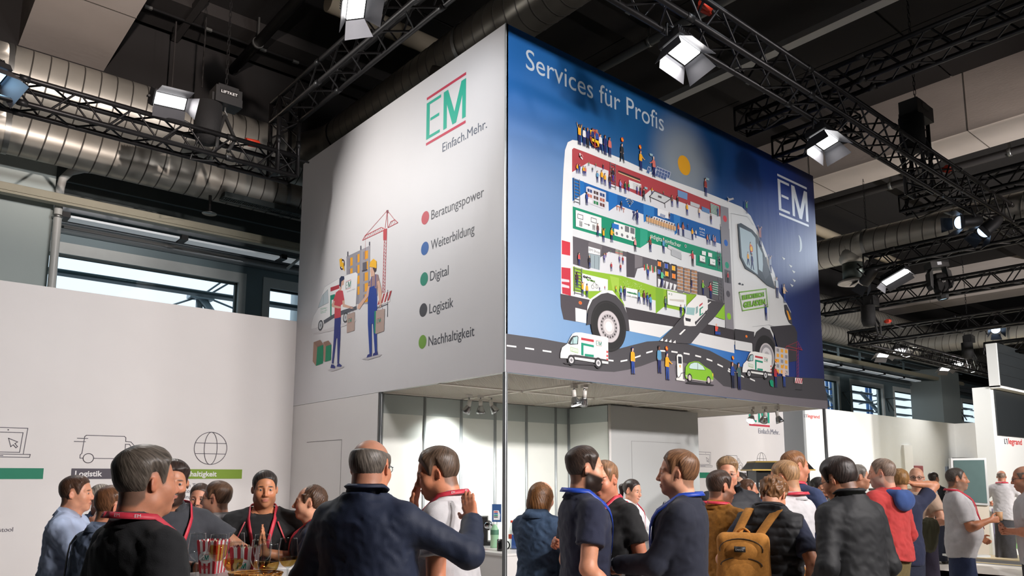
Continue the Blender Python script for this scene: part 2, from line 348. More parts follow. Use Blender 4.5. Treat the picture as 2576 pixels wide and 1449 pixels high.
for i in range(18):
    b = link('tube_lamp', tm, lt); b.location = (1.85 + i * 1.5, 0, 0)
    part('lamp_holder', MB().box((1.75 + i * 1.5, 11.22, 4.99), (1.84 + i * 1.5, 11.47, 5.06)), M_black, lt)
# cable ladder with mesh over the far windows
t = thing('cable_ladder', 'grey mesh cable ladder above the far windows', 'cable ladder', (14, 11.4, 5.9))
part('side_rail', MB().box((12, 11.0, 5.5), (32, 11.04, 5.6)), M_steel, t); part('side_rail', MB().box((12, 11.6, 5.5), (32, 11.64, 5.6)), M_steel, t)
mb = MB()
for i in range(130): mb.box((12.1 + i * 0.15, 11.04, 5.53), (12.13 + i * 0.15, 11.6, 5.55))
tag(part('rungs', mb, M_galv, t), kind='stuff')
# closing walls of the hall, out of view
struct('wall_front', MB().box((HX0, HY0 - 0.2, 0), (HX1, HY0, HZ)), mat('hall_grey', (96, 96, 96), 0.9))
struct('wall_left', MB().box((HX0 - 0.2, HY0, 0), (HX0, HY1, HZ)), mat('hall_grey', (96, 96, 96)))
struct('wall_right', MB().box((HX1, HY0, 0), (HX1 + 0.2, HY1, HZ)), mat('hall_grey', (96, 96, 96)))
# ------------------------------------------------------------------ spiral ducts
def duct_mesh(p0, p1, r, pitch=0.19, seg=22):
    """straight duct with raised seams, seams slightly slanted like a spiral"""
    p0, p1 = Vector(p0), Vector(p1); ax = (p1 - p0); Ln = ax.length; ax.normalize()
    x = ax.cross(Vector((0, 0, 1))).normalized(); y = x.cross(ax); mb = MB(); prof = []
    n = max(1, int(Ln / pitch))
    for i in range(n):
        t = i * Ln / n; prof += [(t, r), (t + 0.005, r + 0.004), (t + 0.011, r + 0.004), (t + 0.016, r), (t + 0.020, r), (t + Ln / n - 0.004, r)]
    prof.append((Ln, r))
    vs = []
    for t, rr in prof:
        for k in range(seg):
            a = 2 * PI * k / seg; sl = 0.0 if t in (0, Ln) else pitch * 0.25 * math.sin(a)
            vs.append(p0 + ax * min(max(t + sl, 0), Ln) + (x * math.cos(a) + y * math.sin(a)) * rr)
    for i in range(len(prof) - 1): mb.f += [[i * seg + k, i * seg + (k + 1) % seg, (i + 1) * seg + (k + 1) % seg, (i + 1) * seg + k] for k in range(seg)]; mb.mi += [1 if i % 6 < 3 else 0] * seg; mb.sm += [True] * seg
    mb.v = [tuple(v) for v in vs]; return mb
M_duct = mat('spiral_duct_zinc', (176, 174, 166), 0.42, 0.6, var=0.08, vscale=3)
M_ductd = mat('spiral_duct_zinc_dull', (112, 108, 100), 0.42, 0.65, var=0.1, vscale=3)
M_seam = mat('duct_seam', (84, 82, 78), 0.45, 0.6)
def duct(label, p0, p1, r, step=3.0, m=None, pitch=0.19):
    t = thing('spiral_duct', label, 'duct', p0); p0, p1 = Vector(p0), Vector(p1); L_ = (p1 - p0).length; n = max(1, round(L_ / step)); d = (p1 - p0) / n
    for i in range(n):
        a, b = p0 + d * i, p0 + d * (i + 1)
        part('duct_section', duct_mesh(a, b, r, pitch), [m or M_duct, M_seam], t)
        if i: part('coupling', MB().tube([a - d.normalized() * 0.03, a + d.normalized() * 0.03], r + 0.012, 28, caps=False), M_galv, t)
    return t
d1 = duct('large upper spiral duct along the facade', (-6, 11.25, 6.62), (36, 11.25, 6.62), 0.47, 3.5)
d2 = duct('smaller lower spiral duct along the facade', (-6, 10.72, 5.75), (36, 10.72, 5.75), 0.262, 3.5)
g = MB()
gx0, gx1 = 3.55, 4.75
for i in range(40):
    xx = gx0 + 0.03 + i * (gx1 - gx0 - 0.06) / 39; g.box((xx - 0.006, 10.46, 5.48), (xx + 0.006, 10.60, 5.5))
gr = part('grille', MB().box((gx0, 10.43, 5.49), (gx1, 10.63, 5.55)).box((gx0, 10.42, 5.47), (gx1, 10.45, 5.55)).box((gx0, 10.61, 5.47), (gx1, 10.64, 5.55)), M_dsteel, d2)
tag(part('grille_slats', g, M_galv, gr), kind='stuff')
d3 = duct('dark spiral duct passing behind the white banner', (5.28, 10.3, 6.85), (5.28, 0.5, 6.85), 0.30, 3.2, M_ductd)
part('bend', MB().tube([(5.28, 10.35, 6.85), (5.28, 10.6, 6.83), (5.20, 10.8, 6.78), (5.05, 11.0, 6.7), (4.8, 11.15, 6.65), (4.5, 11.25, 6.62)], [0.30, 0.31, 0.33, 0.36, 0.40, 0.44], 28), M_ductd, d3)
part('branch_cone', MB().tube([(5.28, 7.5, 6.85), (5.28, 7.5, 6.5), (5.28, 7.5, 6.2)], [0.28, 0.24, 0.2], 24), M_ductd, d3)
d4 = duct('spiral duct with round diffuser beyond the banner', (13.35, 8.6, 5.72), (13.35, -2, 5.72), 0.27, 3.0)
DV = (13.35, 6.25)
part('branch_cone', MB().tube([(*DV, 5.72), (*DV, 5.50), (*DV, 5.42)], [0.27, 0.24, 0.19], 28), M_duct, d4)
part('drop_pipe', MB().tube([(*DV, 5.45), (*DV, 5.12)], 0.185, 28), mat('dark_zinc', (96, 104, 100), 0.4, 0.8), d4)
part('diffuser', MB().lathe((*DV, 5.06), [(0.19, 0.07), (0.27, 0.03), (0.28, 0.0), (0.25, -0.01), (0.2, 0.03), (0.16, 0.0), (0.12, -0.01), (0.1, 0.03), (0.06, 0.0), (0.0, 0.0)], 32), mat('diffuser_white', (206, 202, 196), 0.5), d4)
d5 = duct('spiral duct in the far right of the hall', (24.5, 9.6, 5.6), (24.5, 2.0, 5.6), 0.28, 3.0)
part('bend', MB().tube([(24.5, 9.5, 5.6), (24.5, 10.2, 5.5), (24.5, 10.4, 5.7), (24.5, 10.9, 6.2)], 0.28, 20), M_duct, d5)
for j, (x, y, z) in enumerate(((3.42, 10.62, 5.49), (20.3, 10.62, 5.49), (25.5, 10.62, 5.49))):
    t = thing('sprinkler_head', 'small disc sprinkler under the lower duct, ' + ('beside the left truss', 'beyond the banner', 'above the far windows')[j], 'sprinkler', (x, y, z))
    part('stem', MB().tube([(x, y, z + 0.02), (x, y, z - 0.22)], 0.022, 8), M_black, t)
    part('disc', MB().lathe((x, y, z - 0.24), [(0.0, 0.02), (0.02, 0.02), (0.10, 0.0), (0.095, -0.008), (0.0, -0.005)], 20), M_galv, t)

# ------------------------------------------------------------------ trusses
M_truss = mat('black_truss_tube', (34, 33, 34), 0.38, 0.6, var=0.1, vscale=12)
CYL = MB().tube([(0, 0, -0.5), (0, 0, 0.5)], 1.0, 8, caps=False).mesh('brace'); CYL.materials.append(M_truss)
def rod(name, a, b, r, parent):
    o = bpy.data.objects.new(name, CYL); COL.objects.link(o); a, b = Vector(a), Vector(b); d = b - a
    o.location = (a + b) / 2; o.rotation_euler = d.to_track_quat('Z', 'Y').to_euler(); o.scale = (r, r, d.length); attach(o, parent); return o
def truss(label, lo, hi, axis, single=True, cell=0.5, rc=0.027, rb=0.011, group='black box trusses', ends=(True, True)):
    """box truss: lo/hi are opposite chord-centre corners, axis the long direction"""
    t = thing('lighting_truss', label, 'truss', tuple(lo), group)
    A = [i for i in range(3) if i != axis]; L0, L1 = lo[axis], hi[axis]
    def P(s, i, j):
        p = [0, 0, 0]; p[axis] = s; p[A[0]] = (lo, hi)[i][A[0]]; p[A[1]] = (lo, hi)[j][A[1]]; return tuple(p)
    for i in (0, 1):
        for j in (0, 1):
            c = part('chord', MB().tube([P(L0, i, j), P(L1, i, j)], rc, 12), M_truss, t)
            s = L0 + 0.35
            while s < L1 - 0.1:
                part('coupler', MB().tube([P(s, i, j), P(s + 0.09, i, j)], rc + 0.006, 12), M_black, c); s += 2.0 if single else 6.0
    n = max(2, int(round((L1 - L0) / cell))); h = (L1 - L0) / n; mb = MB()
    for (f0, f1) in (((0, 0), (1, 0)), ((0, 1), (1, 1)), ((0, 0), (0, 1)), ((1, 0), (1, 1))):
        for k in range(n):
            s0 = L0 + k * h; mid = s0 + h / 2
            for a, b in ((P(s0 + 0.02, *f0), P(mid - 0.02, *f1)), (P(mid + 0.02, *f1), P(s0 + h - 0.02, *f0))):
                if single: rod('brace', a, b, rb, t)
                else: mb.tube([a, b], rb, 6, caps=False)
        for s in (L0, L1):
            if single: rod('end_brace', P(s, *f0), P(s, *f1), rb * 1.3, t)
            else: mb.tube([P(s, *f0), P(s, *f1)], rb * 1.3, 6)
    if not single: tag(part('lacing', mb, M_truss, t), kind='stuff')
    return t
truss('black truss with a floodlight along the left wall top', (-1.5, 8.40, 5.18), (3.70, 8.66, 5.43), 0)
truss('short upright truss corner beside the white banner', (3.45, 8.40, 5.18), (3.70, 8.66, 6.13), 2, cell=0.48)
truss('black truss rising towards the camera left of the white banner', (3.45, -3.0, 5.88), (3.70, 8.66, 6.13), 1)
truss('long black truss in front of the blue banner', (2.6, 3.60, 5.45), (26.0, 3.86, 5.72), 0, cell=0.52, rc=.028, rb=.0115)
truss('cross truss ending above the blue banner', (7.72, -3.0, 5.78), (7.97, 4.95, 6.04), 1, group='cross trusses over the long truss')
truss('cross truss ending beside the banner logo', (8.55, 3.92, 5.66), (8.8, 4.95, 5.92), 1, group='cross trusses over the long truss')
truss('cross truss with loose cable beyond the banner', (12.05, -2.0, 5.72), (12.3, 4.85, 5.97), 1, group='cross trusses over the long truss', single=False)
truss('far truss carrying the bar floodlight', (13.0, -1.0, 5.18), (13.25, 5.9, 5.44), 1, single=False)
truss('far truss carrying the moving head lamp', (14.9, -1.0, 4.95), (15.15, 7.75, 5.22), 1, single=False)
truss('lower far truss frame, side running across', (15.5, -1.0, 4.34), (15.75, 7.45, 4.6), 1, single=False)
truss('lower far truss frame, side running along the facade', (15.5, 7.2, 4.34), (23.5, 7.45, 4.6), 0, single=False)
truss('upright truss beside the long truss hoist', (10.62, 3.92, 5.45), (10.87, 4.17, 6.62), 2, cell=0.45)
truss('far right truss above the video wall', (19.5, 0.0, 4.4), (19.75, 6.2, 4.66), 1, single=False)

# ------------------------------------------------------------------ lamps on the trusses
M_glow = mat('led_face_glow', (255, 255, 255), 0.4, emit=8.0)
M_door = mat('barn_door_grey', (84, 84, 88), 0.45, 0.5, var=0.05)
M_lampb = mat('lamp_housing', (46, 46, 48), 0.5, 0.5, var=0.05)
KF, KS = 0.22, 0.35      # overall dimmer for floods and spots
def frame_at(o, loc, aim, side):
    """local -Z looks along aim, local X lies along side"""
    z = -(Vector(aim)).normalized(); x = Vector(side); x = (x - z * x.dot(z)).normalized(); y = z.cross(x)
    o.location = loc; o.rotation_euler = Matrix((x, y, z)).transposed().to_euler()
def lpart(name, mb, m, parent, smooth=False):
    o = link(name, mb.mesh(name, smooth), None, m); o.parent = parent; return o
def flood(label, loc, aim, side, w=0.30, h=0.15, doors=(40, 60, 40, 40), power=150, color=(1, 0.96, 0.92), cone=140, hang=(0, 0, 0.2), glow=None):
    t = thing('floodlight', label, 'floodlight', group='floodlights with barn doors'); frame_at(t, loc, aim, side)
    lpart('housing', MB().box((-w / 2 - 0.03, -h / 2 - 0.03, 0.0), (w / 2 + 0.03, h / 2 + 0.03, 0.07)), M_lampb, t)
    mb = MB()
    for i in range(12): mb.box((-w / 2 + i * w / 11.5 - 0.004, -h / 2 - 0.02, 0.07), (-w / 2 + i * w / 11.5 + 0.004, h / 2 + 0.02, 0.12))
    lpart('cooling_fins', mb, M_lampb, t)
    lpart('led_face', MB().box((-w / 2, -h / 2, -0.012), (w / 2, h / 2, 0.0)), glow or M_glow, t)
    dl = h * 1.05
    for k, (sx, sy) in enumerate(((0, -1), (0, 1), (-1, 0), (1, 0))):
        a = math.radians(doors[k]); c, s = math.cos(a), math.sin(a)
        if sx == 0: base = [(-w / 2 - 0.02, sy * h / 2), (w / 2 + 0.02, sy * h / 2)]; dr = (0, sy)
        else: base = [(sx * w / 2, -h / 2 - 0.01), (sx * w / 2, h / 2 + 0.01)]; dr = (sx, 0)
        (x0, y0), (x1, y1) = base; ex, ey = dr[0] * dl * s, dr[1] * dl * s
        pts = [(x0 + dr[0] * .015, y0 + dr[1] * .015, -0.014), (x1 + dr[0] * .015, y1 + dr[1] * .015, -0.014), (x1 + ex, y1 + ey, -0.014 - dl * c), (x0 + ex, y0 + ey, -0.014 - dl * c)]
        if sx: pts[2] = (pts[2][0], pts[2][1] + 0.05, pts[2][2]); pts[3] = (pts[3][0], pts[3][1] - 0.05, pts[3][2])
        n = (Vector(pts[1]) - Vector(pts[0])).cross(Vector(pts[3]) - Vector(pts[0])).normalized() * 0.003
        lpart('barn_door', MB().prism(pts, n), M_door, t)
    hv = Vector(hang); hl = t.rotation_euler.to_matrix().transposed() @ hv
    yk = MB().tube([(-w / 2 - 0.05, 0, 0.04), tuple(hl * 0.6 + Vector((-w / 2 - 0.05, 0, 0.04))), tuple(hl * 0.6 + Vector((w / 2 + 0.05, 0, 0.04))), (w / 2 + 0.05, 0, 0.04)], 0.012, 8).tube([tuple(hl * 0.6 + Vector((0, 0, 0.04))), tuple(hl + Vector((0, 0, 0.04)))], 0.015, 8)
    lpart('yoke', yk, M_black, t)
    if power:
        d = bpy.data.lights.new('floodlight_lamp', 'AREA'); d.shape = 'RECTANGLE'; d.size = w; d.size_y = h; d.energy = power * KF; d.color = color; d.spread = math.radians(cone)
        lo = bpy.data.objects.new('floodlight_lamp', d); COL.objects.link(lo); lo.parent = t; lo.location = (0, 0, -0.03)
    return t
flood('lit floodlight on the left truss facing the room', (2.2, 8.30, 5.60), (0.35, -0.75, -0.55), (1, 0, 0), 0.34, 0.12, (55, 80, 40, 40), 260, hang=(0, 0.15, 0.05))
flood('lit floodlight at the top left of the white banner', (3.02, 5.75, 5.80), (0.25, -0.4, -0.9), (0.3, 1, 0), 0.30, 0.16, (45, 45, 45, 45), 22, hang=(0.3, 0, 0.3))
flood('lit floodlight nearest the camera on the long truss', (5.12, 3.78, 5.28), (-0.15, -0.25, -0.95), (1, 0, 0), 0.28, 0.17, (50, 20, 25, 40), 70, hang=(0, 0, 0.2))
flood('lit floodlight near the banner logo on the long truss', (7.62, 3.80, 5.22), (-0.15, -0.25, -0.95), (1, 0, 0), 0.28, 0.17, (50, 20, 25, 40), 70, hang=(0, 0, 0.2))
flood('bar floodlight hanging from a far truss', onX(2252, 697, 13.1), (-0.4, -0.3, -0.9), (-0.2, -1, 0), 0.42, 0.12, (50, 60, 40, 40), 60, hang=(0, 0, 0.2))
flood('edge of a floodlight with a blue lit barn door at the left', (0.62, 8.3, 5.33), (0.3, -0.4, -0.9), (1, 0.4, 0), 0.2, 0.2, (30, 30, 30, 30), 40, color=(0.45, 0.75, 1.0), hang=(0, 0.1, 0.1), glow=mat('led_face_blue', (150, 205, 255), 0.4, emit=4))
# added unseen fill lights, built as floodlights on an added truss behind the camera
truss('added truss behind the camera carrying eight fill floodlights', (-1.0, -2.3, 4.5), (17.0, -2.05, 4.76), 0, single=False)
for j, (x, tx, ty, tz, pw) in enumerate(((3.2, 0.6, 9.0, 2.2, 86), (4.4, 2.4, 9.0, 1.4, 84), (5.4, 3.0, 11.0, 6.4, 50), (6.9, 6.0, 4.0, 0.5, 48), (9.0, 8.5, 5.0, 0.6, 52), (12.2, 15.0, 8.8, 1.2, 66), (14.5, 20.0, 8.8, 2.0, 95), (15.6, 23.0, 11.0, 5.6, 430))):
    flood('added fill floodlight behind the camera, number %s from the left' % ('one', 'two', 'three', 'four', 'five', 'six', 'seven', 'eight')[j], (x, -2.1, 4.22), (tx - x, ty + 2.1, tz - 4.22), (1, 0, 0), 0.5, 0.3, (70, 70, 70, 70), pw / KF, color=(1, 0.94, 0.92), hang=(0, 0, 0.25), cone=(95, 90, 85, 80, 85, 100, 105, 115)[j])
for j, (u, v, d) in enumerate(((2222, 893, 17.5), (2262, 884, 17.5), (2378, 928, 20.5), (2408, 918, 20.5))):
    flood('small white LED flood under the far truss, %s of four' % ('first', 'second', 'third', 'last')[j], onD(u, v, d), (-0.3, -0.35, -0.9), (0.8, -0.6, 0), 0.24, 0.14, (70, 70, 70, 70), 260, hang=(0, 0.05, 0.25))
# spotlights that wash the two banners and the stand behind
def profile(label, loc, target, power, color, cone, blend=0.5, doors=True, body=M_lampb, L_=0.38, r=0.1, lens=None, size=0.05):
    t = thing('theatre_spotlight', label, 'spotlight', group='round theatre spotlights'); aim = Vector(target) - Vector(loc); frame_at(t, loc, aim, (1, 0.2, 0) if abs(aim.normalized().x) < 0.9 else (0, 1, 0))
    lpart('housing', MB().lathe((0, 0, 0), [(0.0, L_), (r * 0.7, L_), (r * 0.85, L_ - 0.04), (r, L_ * 0.6), (r, 0.02), (r * 0.96, 0.0), (r * 0.9, 0.0)], 24), body, t)
    lpart('lens', MB().lathe((0, 0, 0.012), [(0.0, -0.01), (r * 0.5, -0.006), (r * 0.9, 0.0)], 24), lens or mat('lens_glow', (190, 220, 255), 0.2, emit=2.5), t)
    if doors:
        for k in range(4):
            a = k * PI / 2 + 0.4; dx, dy = math.cos(a), math.sin(a); px, py = -dy, dx
            pts = [(dx * r + px * s * r * 0.8, dy * r + py * s * r * 0.8, -0.01) for s in (-1, 1)] + [(dx * r * 1.7 + px * s * r * 1.1, dy * r * 1.7 + py * s * r * 1.1, -0.15) for s in (1, -1)]
            lpart('barn_door', MB().prism(pts, (0, 0, 0.003)), mat('barn_door_black', (40, 44, 50), 0.4, 0.5), t)
    lpart('yoke', MB().tube([(-r - 0.02, 0, L_ / 2), (-r - 0.02, 0.2, L_ / 2), (r + 0.02, 0.2, L_ / 2), (r + 0.02, 0, L_ / 2)], 0.012, 8).tube([(0, 0.2, L_ / 2), (0, 0.3, L_ / 2)], 0.015, 8), M_black, t)
    if power:
        d = bpy.data.lights.new('spot_lamp', 'SPOT'); d.energy = power * KS; d.color = color; d.spot_size = math.radians(cone); d.spot_blend = blend; d.shadow_soft_size = size
        lo = bpy.data.objects.new('spot_lamp', d); COL.objects.link(lo); lo.parent = t; lo.location = (0, 0, -0.05)
    return t
profile('spotlight washing the white banner logo', (2.3, 4.0, 6.0), (4.17, 5.95, 4.85), 330, (0.86, 0.93, 1.0), 46, 1.0)
profile('spotlight washing the blue banner logo', onD(2412, 560, 10.6), (9.3, 5.04, 4.75), 700, (0.80, 0.90, 1.0), 30, 0.8)
profile('second spotlight below the first with an amber gel clip', onD(2472, 585, 10.9), (10.2, 5.04, 3.2), 120, (0.7, 0.85, 1.0), 30, 0.8)
profile('spotlight washing the left part of the blue banner', (5.6, 2.6, 6.3), (4.6, 5.04, 4.6), 240, (0.86, 0.93, 1.0), 36, 0.9)
profile('spotlight washing the stand wall in the back', (13.2, 6.0, 5.0), (15.0, 9.28, 2.6), 240, (0.78, 0.88, 1.0), 40, 0.4)
profile('added unseen uplight brightening the left roof girder', (1.0, -1.5, 4.9), (1.7, 10.4, 7.5), 15000, (1.0, .84, .76), 30, .9)  # added out of view, stands in for light bounced onto the girder
profile('added unseen uplight brightening the right roof girder', (12.6, -1.5, 4.9), (14.5, 6.5, 7.5), 3500, (1.0, .84, .76), 46, .9)  # likewise added out of view to brighten the girder underside
profile('black spotlight with a red handle by the video wall', onD(2505, 830, 16.5), tuple(onD(2530, 900, 15.5)), 0, (1, 1, 1), 20)
# moving head lamp
c = onX(2365, 715, 15.02); t = thing('moving_head_lamp', 'black moving head lamp hanging under a far truss', 'stage lamp'); frame_at(t, c, (0.05, -0.1, -1), tuple(RT))
lpart('base', MB().box((-0.17, -0.13, 0.30), (0.17, 0.13, 0.42)), M_blackp, t)
lpart('label_plate', MB().box((-0.05, -0.134, 0.34), (0.03, -0.13, 0.40)), mat('pale_sticker', (190, 196, 204), 0.5), t)
for s in (-1, 1): lpart('yoke_arm', MB().prism([(s * 0.13, -0.08, 0.30), (s * 0.2, -0.09, 0.22), (s * 0.22, -0.08, -0.02), (s * 0.18, -0.07, -0.10), (s * 0.14, -0.07, 0.1)], (0, 0.16, 0)), M_blackp, t)
lpart('head', MB().lathe((0, 0, 0), [(0.0, 0.2), (0.10, 0.2), (0.135, 0.15), (0.14, 0.0), (0.13, -0.1), (0.10, -0.27), (0.085, -0.30), (0.08, -0.29)], 8, sm=False), M_blackp, t)
lpart('lens', MB().lathe((0, 0, -0.28), [(0, -0.01), (0.08, 0.0)], 20), mat('lens_cool', (190, 225, 240), 0.15, emit=0.8), t)
mb = MB(); text_add(mb, 'Gd', (-0.03, -0.142, 0.0), (1, 0, 0), (0, 0, 1), 0.05); lpart('lettering', mb, mat('pale_print', (190, 190, 190)), t)
# chain hoists
def hoist(label, c, top, bag=True, txt=False, s=1.0, bw=1.0):
    x, y, z = c; t = thing('chain_hoist', label, 'hoist', c, 'black chain hoists')
    part('motor_body', MB().box((x - 0.13 * s * bw, y - 0.10 * s, z), (x + 0.13 * s * bw, y + 0.10 * s, z + 0.17 * s)).box((x - 0.10 * s, y - 0.08 * s, z + 0.17 * s), (x + 0.10 * s, y + 0.08 * s, z + 0.2 * s)).box((x - 0.15 * s, y - 0.06 * s, z + 0.02), (x + 0.15 * s, y + 0.06 * s, z + 0.1 * s)), M_blackp, t)
    pl = part('name_plate', MB().box((x - 0.09 * s, y - 0.105 * s, z + 0.09 * s), (x + 0.09 * s, y - 0.10 * s, z + 0.15 * s)), mat('hoist_plate', (28, 28, 28), 0.4), t)
    if txt:
        mb = MB(); text_add(mb, 'LIFTKET', (x - 0.08 * s, y - 0.107 * s, z + 0.098 * s), (1, 0, 0), (0, 0, 1), 0.04 * s, width=0.16 * s); part('lettering', mb, mat('white_print', (225, 225, 225)), pl)
    part('hook_block', MB().tube([(x, y, z), (x, y, z - 0.05), (x + 0.03, y, z - 0.09), (x, y, z - 0.12), (x - 0.03, y, z - 0.09)], 0.012, 8), M_galv, t)
    # chain up to the ceiling: real links
    mb = MB(); n = int((top - z - 0.2 * s) / 0.06)
    for i in range(min(n, 78)):
        zz = z + 0.2 * s + i * 0.06; w = 0.012
        if i % 2: mb.bar((x - w, y, zz), (x - w, y, zz + 0.07), 0.006).bar((x + w, y, zz), (x + w, y, zz + 0.07), 0.006)
        else: mb.bar((x, y - w, zz), (x, y - w, zz + 0.07), 0.006).bar((x, y + w, zz), (x, y + w, zz + 0.07), 0.006)
    tag(part('chain', mb, M_black, t), kind='stuff')
    if top > z + 1:
        part('shackle', MB().tube([(x, y, top - 0.25), (x, y, top)], 0.02, 8), M_galv, t); part('hook_guard', MB().tube([(x, y, top - 0.38), (x, y, top - 0.28)], 0.03, 10), mat('amber_plastic', (214, 150, 40), 0.4), t)
    if bag: part('chain_bag', MB().lathe((x - 0.16 * s, y, z - 0.42 * s), [(0.0, -0.02), (0.10 * s, 0.0), (0.13 * s, 0.1), (0.13 * s, 0.40 * s), (0.12 * s, 0.40 * s), (0.1 * s, 0.15)], 16), mat('bag_cloth', (22, 22, 23), 0.8, bump=0.4, bscale=30), t)
    for sx in (-1, 1): part('sling', MB().tube([(x, y, z - 0.10), (x + sx * 0.10, y - 0.10, z - 0.4), (x + sx * 0.06 - 0.05, y - 0.14, z - 0.58)], 0.022, 8), mat('sling_cloth', (38, 38, 38), 0.8), t)
    return t
hoist('chain hoist with name plate over the left truss', (2.86, 8.55, 5.84), 8.56, txt=True, s=1.15)
hoist('chain hoist over the long truss beside the upright truss', (10.05, 3.75, 6.2), 8.56, s=1.15, bw=1.7)
hoist('chain hoist at the corner of the lower far truss frame', tuple(onD(2192, 770, 14.6)), 8.56)
hoist('chain hoist in the far right above the facade truss', tuple(onD(2438, 862, 19.0)), 8.56)
# red plug connectors and loose cables lying on trusses
for j, (p, lab) in enumerate((((3.1, 8.5, 5.49), 'red connector clip on the left truss'), ((5.35, 3.72, 5.80), 'red power connectors on top of the long truss'), ((10.95, 3.75, 5.80), 'small red connectors on the far part of the long truss'), (tuple(onD(2232, 807, 14.4)), 'red plug at the far truss frame'))):
    t = thing('cable_connector', lab, 'connector', p); x, y, z = p
    part('plug', MB().tube([(x, y, z), (x + 0.16, y + 0.02, z + 0.02)], 0.035, 10).tube([(x + 0.05, y + 0.06, z), (x + 0.2, y + 0.05, z + 0.01)], 0.03, 10), mat('red_plastic', (206, 62, 40), 0.45), t)
    part('lead', MB().tube([(x + 0.16, y, z), (x + 0.4, y + 0.03, z - 0.03), (x + 0.8, y + 0.02, z - 0.04)], 0.012, 6), M_blackp, t)
for j, (pts, lab) in enumerate(((((2.0, 8.5, 5.47), (2.35, 8.45, 5.5), (2.6, 8.5, 5.47), (2.5, 8.52, 5.1), (2.75, 8.5, 5.14), (2.8, 8.5, 5.5)), 'black cable looping over the left truss'), (((12.1, 4.7, 6.0), (12.1, 4.75, 5.8), (12.1, 4.6, 5.55), (12.1, 4.3, 5.62), (12.1, 4.1, 5.72)), 'loose cable loop at the end of the far cross truss'), (((7.8, 4.75, 6.06), (7.8, 4.8, 5.9), (7.8, 4.6, 5.68), (7.8, 4.35, 5.75)), 'loose cable loop at the end of the near cross truss'))):
    tag(MB().tube(pts, 0.014, 8).build('loose_cable', M_blackp), lab, 'cable')
t = tag(MB().bar((6.35, 5.3, 5.75), (6.35, 5.3, 5.95), 0.03).bar((6.35, 5.3, 5.95), (6.15, 5.3, 5.95), 0.03).build('hanger_bracket', M_black), 'small black bracket sticking up behind the blue banner', 'bracket')
# ------------------------------------------------------------------ the stand: banner box, louvre ceiling, walls
def fabric_banner(name, rgb=None):
    m = mat(name, rgb, 0.58, var=0.01, vscale=2)
    nt = m.node_tree; N = nt.nodes; L = nt.links
    tc = N.new('ShaderNodeTexCoord'); mp = N.new('ShaderNodeMapping'); mp.inputs['Scale'].default_value = (3.5, 3.5, 0.5); L.new(tc.outputs['Object'], mp.inputs[0])
    nz = N.new('ShaderNodeTexNoise'); nz.inputs['Scale'].default_value = 1.6; L.new(mp.outputs[0], nz.inputs['Vector'])
    bp = N.new('ShaderNodeBump'); bp.inputs['Strength'].default_value = 0.25; bp.inputs['Distance'].default_value = 0.02; L.new(nz.outputs[0], bp.inputs['Height']); L.new(bp.outputs[0], N['Principled BSDF'].inputs['Normal'])
    return m
M_wban = fabric_banner('white_banner_print', (226, 224, 226))
M_bban = fabric_banner('blue_banner_print', (0, 70, 130))
# printed sky of the blue banner: daylight grey-blue on the left, deep blue above, night at the right, pale halo round the printed sun
nt = M_bban.node_tree; N = nt.nodes; L = nt.links
tc = N.new('ShaderNodeTexCoord'); sx = N.new('ShaderNodeSeparateXYZ'); L.new(tc.outputs['Object'], sx.inputs[0])
def ramp(src, a, b, stops):
    r = N.new('ShaderNodeMapRange'); r.inputs[1].default_value = a; r.inputs[2].default_value = b; L.new(src, r.inputs[0])
    c = N.new('ShaderNodeValToRGB'); L.new(r.outputs[0], c.inputs[0]); e = c.color_ramp.elements
    while len(e) < len(stops): e.new(0.5)
    for i, (p, col) in enumerate(stops): e[i].position = p; e[i].color = (*lin(col), 1)
    return c.outputs[0]
top = ramp(sx.outputs[0], CX, BX1, [(0, (0, 88, 158)), (0.3, (0, 78, 132)), (0.6, (0, 62, 118)), (0.85, (0, 52, 140)), (1, (34, 44, 96))])
mid = ramp(sx.outputs[0], CX, BX1, [(0, (112, 142, 186)), (0.25, (96, 134, 178)), (0.5, (60, 120, 180)), (0.75, (30, 60, 130)), (1, (30, 38, 92))])
low = ramp(sx.outputs[0], CX, BX1, [(0, (130, 158, 192)), (0.4, (92, 146, 196)), (0.62, (46, 112, 190)), (0.8, (24, 52, 130)), (1, (26, 32, 84))])
def zmix(a, b, z0, z1):
    r = N.new('ShaderNodeMapRange'); r.interpolation_type = 'SMOOTHSTEP'; r.inputs[1].default_value = z0; r.inputs[2].default_value = z1; L.new(sx.outputs[2], r.inputs[0])
    m = N.new('ShaderNodeMix'); m.data_type = 'RGBA'; L.new(r.outputs[0], m.inputs[0]); L.new(a, m.inputs[6]); L.new(b, m.inputs[7]); return m.outputs[2]
col = zmix(zmix(low, mid, 2.9, 4.0), top, 4.2, 5.2)
sp = onY(1721, 416, CY); vm = N.new('ShaderNodeVectorMath'); vm.operation = 'DISTANCE'; L.new(tc.outputs['Object'], vm.inputs[0]); vm.inputs[1].default_value = tuple(sp)
r = N.new('ShaderNodeMapRange'); r.interpolation_type = 'SMOOTHSTEP'; r.inputs[1].default_value = 0.18; r.inputs[2].default_value = 0.72; r.inputs[3].default_value = 0.75; r.inputs[4].default_value = 0.0; L.new(vm.outputs['Value'], r.inputs[0])
m = N.new('ShaderNodeMix'); m.data_type = 'RGBA'; L.new(r.outputs[0], m.inputs[0]); L.new(col, m.inputs[6]); m.inputs[7].default_value = (*lin((150, 158, 160)), 1)
L.new(m.outputs[2], N['Principled BSDF'].inputs['Base Color'])

